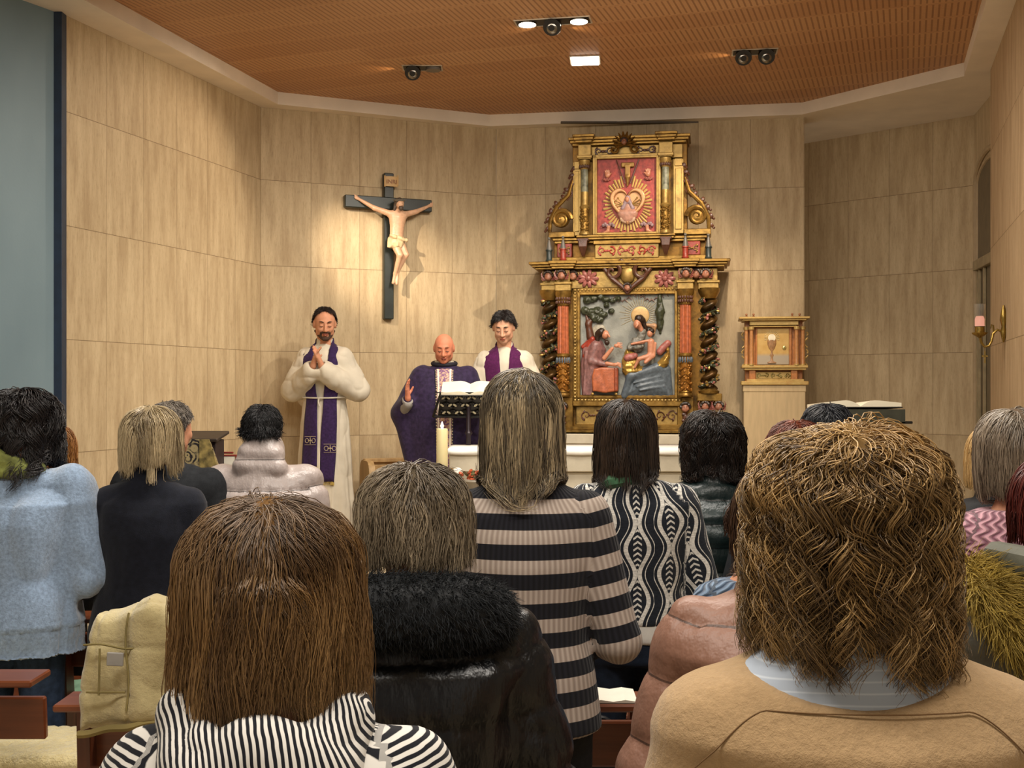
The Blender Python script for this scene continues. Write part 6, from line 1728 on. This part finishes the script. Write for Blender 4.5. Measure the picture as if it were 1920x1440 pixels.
# 8 child in blue cable knit
d = 3.15
p = Person(px_pos(1418, d), d, topz(940, d), 'short person in a denim blue cable-knit sweater, half hidden by the pinkish brown puffer', pitch=.1, sw=.145, H=topz(940, d))
p.body(h=.011)
p.garment('cable_sweater', mat_cable('#7e93ab', '#36465c', z=.35), ease=.024, hem=.48, sl=(.075, .068, .05), h=.010)
p.hair('#2c1c14', '#5a3c2a', CUT(985, d), n=1800, vol=(.012, .012, .012), clump=.5, width=.0015, M=14, seed=13, m=HAIR_DARK)
p.trousers(JEAN); p.shoes(SHOE)

# 9, 10 two heads beyond the curls
d = 3.95
p = Person(px_pos(1498, d), d, topz(795, d), 'person with reddish brown wavy hair beyond the curly head', pitch=.15, sw=.18)
p.body(h=.012); p.garment('jacket', CHAR, ease=.03, hem=.48, h=.013)
p.hair('#3a1a14', '#8a4a34', CUT(880, d), n=1800, vol=(.028, .02, .014), clump=.6, width=.0017, M=16, wave=.006, wl=.09, seed=14, streak=1.2)
p.trousers(JEAN); p.shoes(SHOE)
d = 4.75
p = Person(px_pos(1556, d), d, topz(762, d), 'person with black hair in front of the right-hand lectern', pitch=.15, sw=.19)
p.body(h=.012); p.garment('jacket', BLK, ease=.03, hem=.48, h=.013)
p.hair('#101014', '#33343a', CUT(860, d), n=1600, vol=(.03, .022, .014), clump=.6, width=.0018, M=16, wave=.006, wl=.09, seed=15, m=HAIR_DARK)
p.trousers(JEAN); p.shoes(SHOE)

# 11 pink sweater
d = 3.05
p = Person(px_pos(1912, d), d, topz(774, d), 'person with a grey-brown bob in a pink cable-knit sweater at the right edge', pitch=.14, sw=.18, lean=.01)
p.body(h=.011)
p.garment('cable_sweater', mat_cable('#c99aa4', '#7d5260', z=.3, pu=.028, pv=.03), ease=.028, hem=.48, sl=(.074, .064, .045), h=.010)
p.hair('#4a3a2e', '#a2907a', CUT(922, d), n=3200, vol=(.024, .022, .016), part=-.1, clump=.45, width=.0014, M=16, tuck=.3, seed=16, streak=1.0, rootc='#8c8274')
p.trousers(BLK); p.shoes(SHOE)
# 12 blond head beyond it
d = 4.0
p = Person(px_pos(1872, d), d, topz(806, d), 'person with straight blond hair in a black coat, behind the grey-brown bob', pitch=.1, sw=.18)
p.body(h=.012); p.garment('coat', BLK, ease=.03, hem=.4, h=.013, collar=(.81, .862, .075, .07))
p.hair('#b8935c', '#dfc18a', CUT(915, d), n=2600, vol=(.02, .015, .012), clump=.25, width=.0016, M=14, jitter=.003, seed=17, tuck=.2)
p.trousers(BLK); p.shoes(SHOE)
# 13 dark red hair and olive parka with yellow fur
d = 2.28
p = Person(px_pos(2012, d), d, topz(868, d), 'person with dark red hair in an olive parka with a yellowish fur hood, right edge', pitch=.2, sw=.20, width=1.1)
p.body(h=.011)
def hood2(S, s):
    H = s.H; S.ell((0.0, -.10, .775 * H), (.125, .060, .075), k=.03)
p.garment('parka', mat_puffer('#4c493d', .6), ease=.045, hem=.42, sl=(.088, .076, .055), extra=hood2, quilt=(.22, .008), h=.011)
S2 = Sdf(); P0 = [(-.19, -.0, .855), (-.19, -.07, .835), (-.16, -.12, .80), (-.10, -.16, .765), (0, -.18, .745), (.09, -.17, .765), (.16, -.13, .80), (.19, -.06, .84)]
for a_, b_ in zip(P0[:-1], P0[1:]): S2.cap((a_[0], a_[1], a_[2] * p.H), (b_[0], b_[1], b_[2] * p.H), .030, k=.02)
V, F = S2.mesh(.012); N = vnormals(V, F)
fur('fur_trim', V, N, 9000, .048, '#6e5a1c', '#c2a650', p.root, HAIR_MATTE, flow=(.5, -.2, -.45), mess=.35, width=.0013, under=(V, F), seed=3)
MB().tube([(-.15, .01, .875 * p.H), (-.12, -.08, .875 * p.H), (0, -.13, .86 * p.H), (.12, -.08, .875 * p.H), (.15, .01, .875 * p.H)], .032, 10).build('hood_rim', mat('#5a5a4c', .7, bump=.2), p.root)
p.hair('#33100f', '#6e2a20', CUT(1008, d), n=2600, vol=(.024, .02, .014), clump=.5, width=.0014, M=16, seed=18, streak=1.3)
p.trousers(BLK); p.shoes(SHOE)

# 14 pale blue sweater
d = 4.05
p = Person(px_pos(30, d), d, topz(737, d), 'person with long dark wavy hair in a pale blue fuzzy sweater, left edge', pitch=.25, sw=.205, width=1.2, lean=.02, arms=['front', 'front'])
p.body(h=.010)
def ribhem(V, N, gc):
    m_ = (V[:, 2] < .505 * p.H) & (gc[:, 2] == 0)
    return V + N * (np.where(m_, -.010 + .003 * np.sin(gc[:, 0] * 420), 0))[:, None]
p.garment('sweater', mat_knit('#8fa6c2', .8, mottle=.22), ease=.042, hem=.44, flare=.012, sl=(.095, .085, .055), h=.010, folds=.016, fold_sc=(8, 8, 3), soft=lambda V, N, gc: ribhem(V + N * (crease(V, (7, 7, 2.5)) * .016)[:, None], N, gc))
S2 = Sdf()
for dz, r_ in ((.0, .026), (.032, .024), (.06, .020)):
    Pq = [(-.12, -.02, .835 * p.H + dz), (-.09, -.065 - dz * .2, .84 * p.H + dz), (-.04, -.085, .838 * p.H + dz), (.03, -.07, .832 * p.H + dz * .6), (.085, -.02, .825 * p.H + dz * .5)]
    for a_, b_ in zip(Pq[:-1], Pq[1:]): S2.cap(a_, b_, r_, k=.006)
V, F = S2.mesh(.006); V = V + vnormals(V, F) * (vnoise(V * np.array([14, 14, 40]), 1) * .006)[:, None]
fast('scarf', V, F, mat('#70763a', .85, var=.42, scale=16, bump=.4), p.root)
p.hair('#171314', '#4a4240', CUT(868, d), n=4200, vol=(.055, .04, .02), part=-.05, flare=.16, clump=.7, clumps=70, width=.0016, M=24, jitter=.035, wave=.013, wl=.12, streak=2.4, seed=19, m=HAIR_DARK, back=.1)
p.trousers(mat_jeans('#33425a')); p.shoes(SHOE)
# 15 ginger head behind
d = 4.95
p = Person(px_pos(92, d), d, topz(802, d), 'person with ginger blond hair in a black jacket beyond the pale blue sweater', pitch=.15, sw=.175)
p.body(h=.012); p.garment('jacket', BLK, ease=.045, hem=.46, sl=(.08, .07, .05), h=.012, folds=.01)
p.hair('#7a4a22', '#cf9a58', CUT(872, d), n=2200, vol=(.024, .02, .014), clump=.5, width=.0018, M=14, seed=20, wave=.004)
p.trousers(BLK); p.shoes(SHOE)
# 16 navy coat
d = 4.08
p = Person(px_pos(274, d), d, topz(768, d), 'person with straight blond hair in a long navy coat', pitch=.22, sw=.172, lean=.03, hx=.0)
p.body(h=.010)
p.garment('long_coat', NAVY, ease=.024, hem=.28, flare=.012, sl=(.064, .056, .042), collar=(.80, .862, .075, .066), h=.0105, folds=.006, soft=lambda V, N, gc: V + N * (crease(V, (8, 8, 4)) * .007)[:, None])
p.hair('#65543c', '#d8c49c', CUT(872, d), n=3600, vol=(.032, .028, .012), part=-.05, clump=.55, clumps=80, width=.0015, M=16, jitter=.022, flare=.06, streak=.9, seed=22)
p.trousers(BLK); p.shoes(SHOE)
# 17 grey-haired man
d = 4.85
p = Person(px_pos(312, d), d, topz(758, d), 'person with short grey hair in a dark coat, seen past the navy coat', pitch=.08, sw=.205, hyaw=-.45, yaw=-.1)
p.body(h=.010)
p.garment('coat', CHAR, ease=.035, hem=.3, sl=(.072, .062, .046), h=.012, collar=(.80, .858, .075, .066))
p.hair('#4b433c', '#a59a8c', .8, n=2600, vol=(.010, .010, .012), short=.045, clump=.4, width=.0014, M=7, seed=23, g0=.03)
p.trousers(CHAR); p.shoes(SHOE)
# 18 white puffer man
d = 4.95
p = Person(px_pos(492, d), d, topz(764, d), 'person with short black hair in a pearl white puffer jacket', pitch=.12, sw=.205, width=1.1, hyaw=-.1, hx=-.01)
p.body(h=.010)
def hoodroll(S, s):
    H = s.H; S.cap((-.045, -.035, .872 * H), (.05, -.035, .868 * H), .055, k=.012); S.cap((-.07, -.055, .842 * H), (.075, -.055, .836 * H), .046, k=.012)
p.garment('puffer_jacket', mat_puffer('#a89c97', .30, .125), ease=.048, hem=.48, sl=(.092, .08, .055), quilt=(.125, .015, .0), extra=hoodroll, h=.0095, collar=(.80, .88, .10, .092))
p.hair('#0c0b0c', '#1d1b1c', .8, n=3200, vol=(.006, .004, .010), short=.05, clump=.15, width=.0012, M=8, seed=24, m=HAIR_DARK, g0=.05)
p.trousers(BLK); p.shoes(SHOE)

# ------------------------------------------------------------------ the clergy, facing the nave
def face_bits(p, brow='#2a1c14', lipc='#a8604e', closed=True, browz=.024):
    T = lambda x, y, z: tuple(p.hc + p.R @ (np.array([x, y, z]) * p.q))
    b_ = MB()
    for sd in (-1, 1): b_.tube([T(sd * .014, .096, browz - .002), T(sd * .030, .097, browz + .004), T(sd * .046, .084, browz - .001)], [.0035, .0042, .002], 6)
    b_.build('eyebrows', mat(brow, .8), p.root)
    b_ = MB()
    for sd in (-1, 1): b_.tube([T(sd * .017, .093, -.006), T(sd * .029, .096, -.011), T(sd * .042, .090, -.007)], [.0016, .0026, .0014], 6)
    b_.build('eyelids', mat('#3d2318', .6), p.root)
    b_ = MB(); b_.tube([T(-.022, .094, -.066), T(-.010, .102, -.063), T(.010, .102, -.063), T(.022, .094, -.066)], [.002, .0042, .0042, .002], 6); b_.tube([T(-.018, .094, -.071), T(0, .101, -.074), T(.018, .094, -.071)], [.002, .005, .002], 6)
    b_.build('lips', mat(lipc, .45), p.root)
def drape(name, p, S, center, width, m, off=.008, n=50, nw=10, thick=.003, parent=None, tagset=None, zcut=None):
    """a strip of cloth laid onto a surface; center: list of (x, y, z) guide points, width across x"""
    C = np.array(center, float); s_ = np.linspace(0, 1, len(C)); t_ = np.linspace(0, 1, n)
    C = np.stack([np.interp(t_, s_, C[:, i]) for i in range(3)], 1)
    Wd = np.interp(t_, np.linspace(0, 1, len(width)), width) if hasattr(width, '__len__') else np.full(n, width)
    T = np.gradient(C, axis=0); T /= np.linalg.norm(T, axis=1, keepdims=True)
    P = C.copy()
    for _ in range(8): P = P + S.grad(P, tagset) * (off - S.ev(P, tagset))[:, None]
    Nn = S.grad(P, tagset); A = np.cross(T, Nn); A /= np.maximum(np.linalg.norm(A, axis=1, keepdims=True), 1e-6)
    u = np.linspace(-.5, .5, nw)
    Q = (C[:, None] + A[:, None] * (u[None, :, None] * Wd[:, None, None])).reshape(-1, 3)
    U = np.stack([np.tile(u, n) * np.repeat(Wd, nw), np.repeat(t_, nw) * np.linalg.norm(np.diff(C, axis=0), axis=1).sum(), np.zeros(n * nw)], 1)
    for _ in range(8): Q = Q + S.grad(Q, tagset) * (off - S.ev(Q, tagset))[:, None]
    F = np.array([[i * nw + j, i * nw + j + 1, (i + 1) * nw + j + 1, (i + 1) * nw + j] for i in range(n - 1) for j in range(nw - 1)])
    o = fast(name, Q, F, m, parent or p.root, cols={'gc': U}); md = o.modifiers.new('thick', 'SOLIDIFY'); md.thickness = thick; md.offset = 0
    return o, Q.reshape(n, nw, 3)
def robe_fold(n, amp, ph=0.0, z0=.9, z1=.1):
    def f(th, z): return 1 + amp * np.clip((z0 - z) / (z0 - z1), 0, 1) * (np.cos(n * th + ph) + .5 * np.cos((n * 1.7 // 1) * th + ph * 2 + z * 3))
    return f
ALB = mat('#cdc4b2', .8, var=.05, scale=8, bump=.15, bscale=200, spec=.2)
PUR = mat('#33204a', .8, var=.18, scale=60, bump=.3, bscale=400, spec=.2, sheen=.1); MAG = mat('#4f1547', .8, var=.15, scale=60, bump=.3, bscale=400, spec=.2, sheen=.1); DPUR = mat('#2e2240', .75, var=.22, scale=40, bump=.3, bscale=300, spec=.2, sheen=.1)
GOLDT = mat('#a98f4a', .5, var=.25, scale=60)
def alb(p, m=ALB, sl=(.078, .085, .115), hang=.06, wide=1.0, waist=True):
    H, q = p.H, p.q; S = Sdf(); y0 = p.lean * .9
    tb = [(.03 * H, .245 * wide, .185, 0, 0), (.3 * H, .22 * wide, .165, 0, 0), (.5 * H, .195 * wide, .15, 0, 0), (.60 * H, .165 * wide if waist else .19 * wide, .125 if waist else .14, 0, y0 * .5), (.64 * H, .175 * wide, .135, 0, y0 * .6), (.72 * H, .185 * wide, .135, 0, y0),
          (.775 * H, p.sw + .015, .12, 0, y0), (.80 * H, p.sw + .005, .10, 0, y0), (.815 * H, p.sw - .03, .085, 0, y0), (.835 * H, .10, .072, 0, y0), (.845 * H, .066, .062, 0, y0), (.872 * H, .061, .060, 0, y0)]
    S.loft(tb, k=.03, fold=robe_fold(11, .045, p.H * 9, .62 * H, .05 * H), cap=.01, tag=0)
    for sd in (-1, 1):
        S0, E, Wr = p.arms[sd]
        S.cap(S0 + np.array([-sd * .02, 0, -.02]), E, sl[0] * q, sl[1] * q, .05, tag=sd); 
        dn = np.array([0, 0, -1.0])
        S.cap(E, Wr * .93 + E * .07 - np.array([0, 0, hang * .3]), sl[1] * .85 * q, sl[2] * .62 * q, .03, tag=sd)
        S.cap(E + dn * hang * .3, Wr * .85 + E * .15 + dn * hang, sl[1] * .8 * q, sl[2] * .42 * q, .05, tag=sd)
        S.cap(Wr + (Wr - E) * .05, Wr + (Wr - E) * .3, .036 * q, k=.02, sub=True, tag=sd)
    V, F = S.mesh(.0085); N = vnormals(V, F)
    V = V + N * (vnoise(V * np.array([13, 13, 5.0]), 1) * .009 + vnoise(V * np.array([30, 30, 14.0]), 1) * .003 + crease(V, (16, 16, 3.2)) * .008 * np.clip((.66 * H - V[:, 2]) / .2, 0, 1) + crease(V, (11, 11, 11), 7.0) * .007 * np.clip((V[:, 2] - .58 * H) / .1, 0, 1))[:, None]
    fast('alb', V, F, m, p.root); p.G = S
    return S
KNEE = {'curl': .25}
# standing priest on the left
d = 9.08
p = Person(px_pos(610, d), d, topz(580, d), 'priest on the left in a white alb and long purple stole with hands joined', yaw=PI - .12, pitch=.28, hyaw=.34, sw=.185, arms='pray', ground=.48, lean=.015)
p.root['category'] = 'person'; p.root['label'] = 'person in a white alb and long purple stole with hands joined, left of the altar'
up = np.array([0, .25, .95])
p.body(h=.0062, hand_kw={-1: dict(curl=.12, d=(.25, .35, .9), pn=(1, 0, -.1)), 1: dict(curl=.3, d=(-.3, .3, .9), pn=(-1, 0, -.1))})
S = alb(p); H = p.H
face_bits(p)
T = lambda x, y, z: tuple(p.hc + p.R @ (np.array([x, y, z]) * p.q))
Sb = Sdf(); Sb.ell(T(0, .090, -.052), (.034, .016, .010), p.R, k=.008); Sb.ell(T(0, .072, -.100), (.034, .034, .022), p.R, k=.01)
for sd in (-1, 1): Sb.cap(T(sd * .030, .078, -.058), T(sd * .030, .066, -.095), .011, k=.01); Sb.cap(T(sd * .036, .058, -.09), T(sd * .066, .01, -.06), .013, .010, .01)
V, F = Sb.mesh(.005); V = V + vnormals(V, F) * (vnoise(V, 160) * .002)[:, None]; fast('beard', V, F, mat('#4b3527', .9, var=.3, scale=120), p.root)
p.hair('#1d1512', '#3a2a20', .8, n=2200, vol=(.006, .006, .006), short=.03, clump=.3, width=.0013, M=6, seed=31, m=HAIR_MATTE, g0=.04, mask=lambda D: (D[:, 1] < .02 + .66 * np.maximum(D[:, 2], 0) + .2 * np.minimum(D[:, 2], 0)) & (D[:, 2] > -.55))
y0 = p.lean
stm = PUR
for sd, zend, off in ((-1, .245, .009), (1, .31, .009)):
    cen = [(sd * .02, -.09, .855 * H), (sd * .09, -.07, .845 * H), (sd * .135, .02, .82 * H), (sd * .135, .10, .78 * H), (sd * .115, .15, .72 * H), (sd * .092, .17, .6 * H), (sd * .088, .2, .45 * H), (sd * .09 , .22, zend * H)]
    o, Q = drape('stole', p, S, cen, [.13, .17, .18, .17, .14, .13, .145, .155], stm, off, 70, 9, .004, tagset=(0,))
    n_ = 70
    i0 = 59 if sd < 0 else 58
    cz = Q[i0:i0 + 6]; em = MB()
    c_ = Q[i0 + 3, 4]; a_ = Q[i0 + 3, 8] - Q[i0 + 3, 0]; a_ /= np.linalg.norm(a_); u_ = Q[i0 - 2, 4] - Q[i0 + 6, 4]; u_ /= np.linalg.norm(u_); nn = np.cross(a_, u_); nn = nn * (1 if nn[1] > 0 else -1)
    L = lambda x, z: tuple(c_ + a_ * x + u_ * z + nn * .008)
    for s1 in (-1, 1):
        em.tube([L(-.05, s1 * .032), L(0, s1 * .032), L(.05, s1 * .032)], .0014, 4)
        em.tube([L(s1 * (.030 + .016 * math.cos(t_)), .017 * math.sin(t_)) for t_ in np.linspace(0, 2 * PI, 14)], .0022, 4)
    em.tube([L(0, -.026), L(0, .026)], [.003, .003], 4).tube([L(-.02, 0), L(.02, 0)], .003, 4).ball(L(0, 0), .007, 6)
    em.build('embroidery', mat('#b3a286', .5), o)
    fr_ = MB()
    for j in range(24):
        t_ = j / 23 * 8; k0 = int(min(7, t_)); q_ = Q[-1, k0] * (1 - (t_ - k0)) + Q[-1, k0 + 1] * (t_ - k0); fr_.tube([tuple(q_ + u_ * .003), tuple(q_ - u_ * .026)], .0026, 4)
    fr_.build('fringe', GOLDT, o)
cd = [(.20 * math.cos(a_), .155 * math.sin(a_), .612 * H - .008 * math.sin(a_)) for a_ in np.linspace(0, 2 * PI, 50)]
Pc = np.array(cd)
for _ in range(6): Pc = Pc + S.grad(Pc, (0,)) * (.014 - S.ev(Pc, (0,)))[:, None]
MB().tube([tuple(q_) for q_ in Pc], .0065, 6).tube([tuple(Pc[12] + np.array([0, .006, 0])), tuple(Pc[12] + np.array([.004, .012, -.03])), tuple(Pc[12] + np.array([-.004, .012, -.06]))], .005, 6).build('rope_belt', mat('#d6cfc0', .8), p.root)
p.shoes(SHOE)

# celebrant
d = 8.62
Hc = topz(628, d) - .48
arms = [((-.27, .02, .615 * Hc), (-.275, .17, .70 * Hc)), ((.25, .02, .615 * Hc), (.235, .20, .67 * Hc))]
p = Person(px_pos(833, d), d, topz(628, d), 'x', yaw=PI + .06, pitch=.34, hyaw=-.05, sw=.185, arms=[arms[0], arms[1]], ground=.48, lean=.03, skin=SKIN_RED, width=1.1)
# local -x is his right hand when facing the nave turned by pi: the raised hand shows on the left of the picture
p.arms[1], p.arms[-1] = (p.arms[1][0], np.array([.30, .03, .63 * Hc]), np.array([.265, .20, .695 * Hc])), (p.arms[-1][0], np.array([-.25, .02, .62 * Hc]), np.array([-.19, .24, .66 * Hc]))
p.root['label'] = 'bald person in a dark purple chasuble raising one open hand behind the book stand'
p.body(h=.0062, hand_kw={1: dict(curl=.2, spread=.25, d=(.05, .30, .95), pn=(-.9, .35, .2)), -1: dict(curl=.3, d=(.1, .8, .5), pn=(.9, .3, .2))})
S = alb(p, mat('#8f8a84', .8, var=.08, scale=10), hang=.03, sl=(.07, .07, .07)); H = p.H
face_bits(p, '#7a4f3a', '#a05545')
Sc = Sdf(); y0 = p.lean
Sc.loft([(.20 * H, .27, .20, 0, .02), (.40 * H, .285, .20, 0, .02), (.55 * H, .30, .195, 0, .02), (.66 * H, .31, .18, 0, y0), (.73 * H, .285, .165, 0, y0), (.785 * H, .225, .135, 0, y0), (.81 * H, .175, .11, 0, y0), (.83 * H, .12, .09, 0, y0), (.85 * H, .085, .078, 0, y0), (.868 * H, .08, .074, 0, y0 - .004)], k=.03, fold=robe_fold(9, .05, 2.2, .78 * H, .2 * H), cap=.012)
for sd in (-1, 1):
    S0, E, Wr = p.arms[sd]; Sc.cap(S0, E, .09, .085, .06); Sc.cap(E, Wr * .75 + E * .25, .075, .05, .04); Sc.cap(E + np.array([0, 0, -.03]), np.array([sd * .25, .06, .42 * H]), .075, .05, .06)
Sc.ell((0, y0 + .012, .885 * H), (.066, .062, .045), k=.015, sub=True)
V, F = Sc.mesh(.0085); V = V + vnormals(V, F) * (vnoise(V * np.array([14, 14, 3.0]), 1) * .007)[:, None]
fast('chasuble', V, F, DPUR, p.root)
MB().tube([(.085 * math.cos(a_), y0 + .076 * math.sin(a_) - .002, .862 * H - .012 * math.sin(a_)) for a_ in np.linspace(0, 2 * PI, 30)], .016, 10).build('dark_collar', mat('#17131f', .8), p.root)
orp = NT('orphrey'); a_ = orp.attr('gc'); s_ = orp.sep(a_.outputs['Vector']); vo = orp.n('ShaderNodeTexNoise'); vo.inputs['Scale'].default_value = 38; vo.inputs['Detail'].default_value = 2; vo.inputs['Distortion'].default_value = 1.6; orp.l(a_.outputs['Vector'], vo.inputs['Vector'])
au = orp.math('ABSOLUTE', s_[0]); e1 = orp.math('MULTIPLY', orp.math('GREATER_THAN', au, .036), orp.math('LESS_THAN', au, .048)); e2 = orp.math('GREATER_THAN', au, .054)
ck = orp.math('GREATER_THAN', orp.math('FRACT', orp.math('DIVIDE', s_[1], .022)), .5)
c_ = orp.mix(orp.ramp(vo.outputs['Fac'], .45, .55), lin('#6e4470'), lin('#c8a184')); c_ = orp.mix(e1, c_, lin('#e4dac4')); c_ = orp.mix(e2, c_, orp.mix(ck, lin('#2a2238'), lin('#c9bd9a')))
orm = orp.out(c_, .6)
drape('orphrey', p, Sc, [(0, .10, .825 * H), (0, .2, .75 * H), (0, .2, .6 * H), (0, .22, .45 * H), (0, .22, .24 * H)], .125, orm, .010, 60, 9, .003)
MB().tube([(.062 * math.cos(a_), y0 + .056 * math.sin(a_) - .004, .868 * H) for a_ in np.linspace(0, 2 * PI, 24)], .013, 8).build('amice', mat('#b8ad98', .8), p.root)
p.shoes(SHOE)

# third priest
d = 9.12
p = Person(px_pos(946, d), d, topz(588, d), 'x', yaw=PI, pitch=.42, hyaw=-.12, sw=.19, arms='book', ground=.48, lean=.01, skin=SKIN_PALE)
p.root['label'] = 'dark-haired person in white alb and magenta stole, head bowed, beside the altarpiece'
p.body(h=.0062, hand_kw={-1: dict(curl=.5, pn=(.9, .2, -.2)), 1: dict(curl=.5, pn=(-.9, .2, -.2))})
S = alb(p); H = p.H; face_bits(p, '#1e1512')
p.hair('#0f0c0c', '#2a2220', .8, n=2600, vol=(.010, .010, .014), short=.045, clump=.4, width=.0014, M=7, seed=33, m=HAIR_DARK, g0=.04, mask=lambda D: (D[:, 1] < .30 + .80 * D[:, 2]) & (D[:, 2] > -.55))
for sd in (-1, 1):
    cen = [(sd * .02, -.09, .855 * H), (sd * .085, -.07, .845 * H), (sd * .12, .02, .83 * H), (sd * .115, .10, .79 * H), (sd * .10, .15, .72 * H), (sd * .085, .17, .6 * H), (sd * .08, .2, .45 * H), (sd * .08, .22, .3 * H)]
    drape('stole', p, S, cen, [.12, .15, .16, .16, .15, .13, .13, .13], MAG, .009, 70, 9, .004, tagset=(0,))
p.shoes(SHOE)
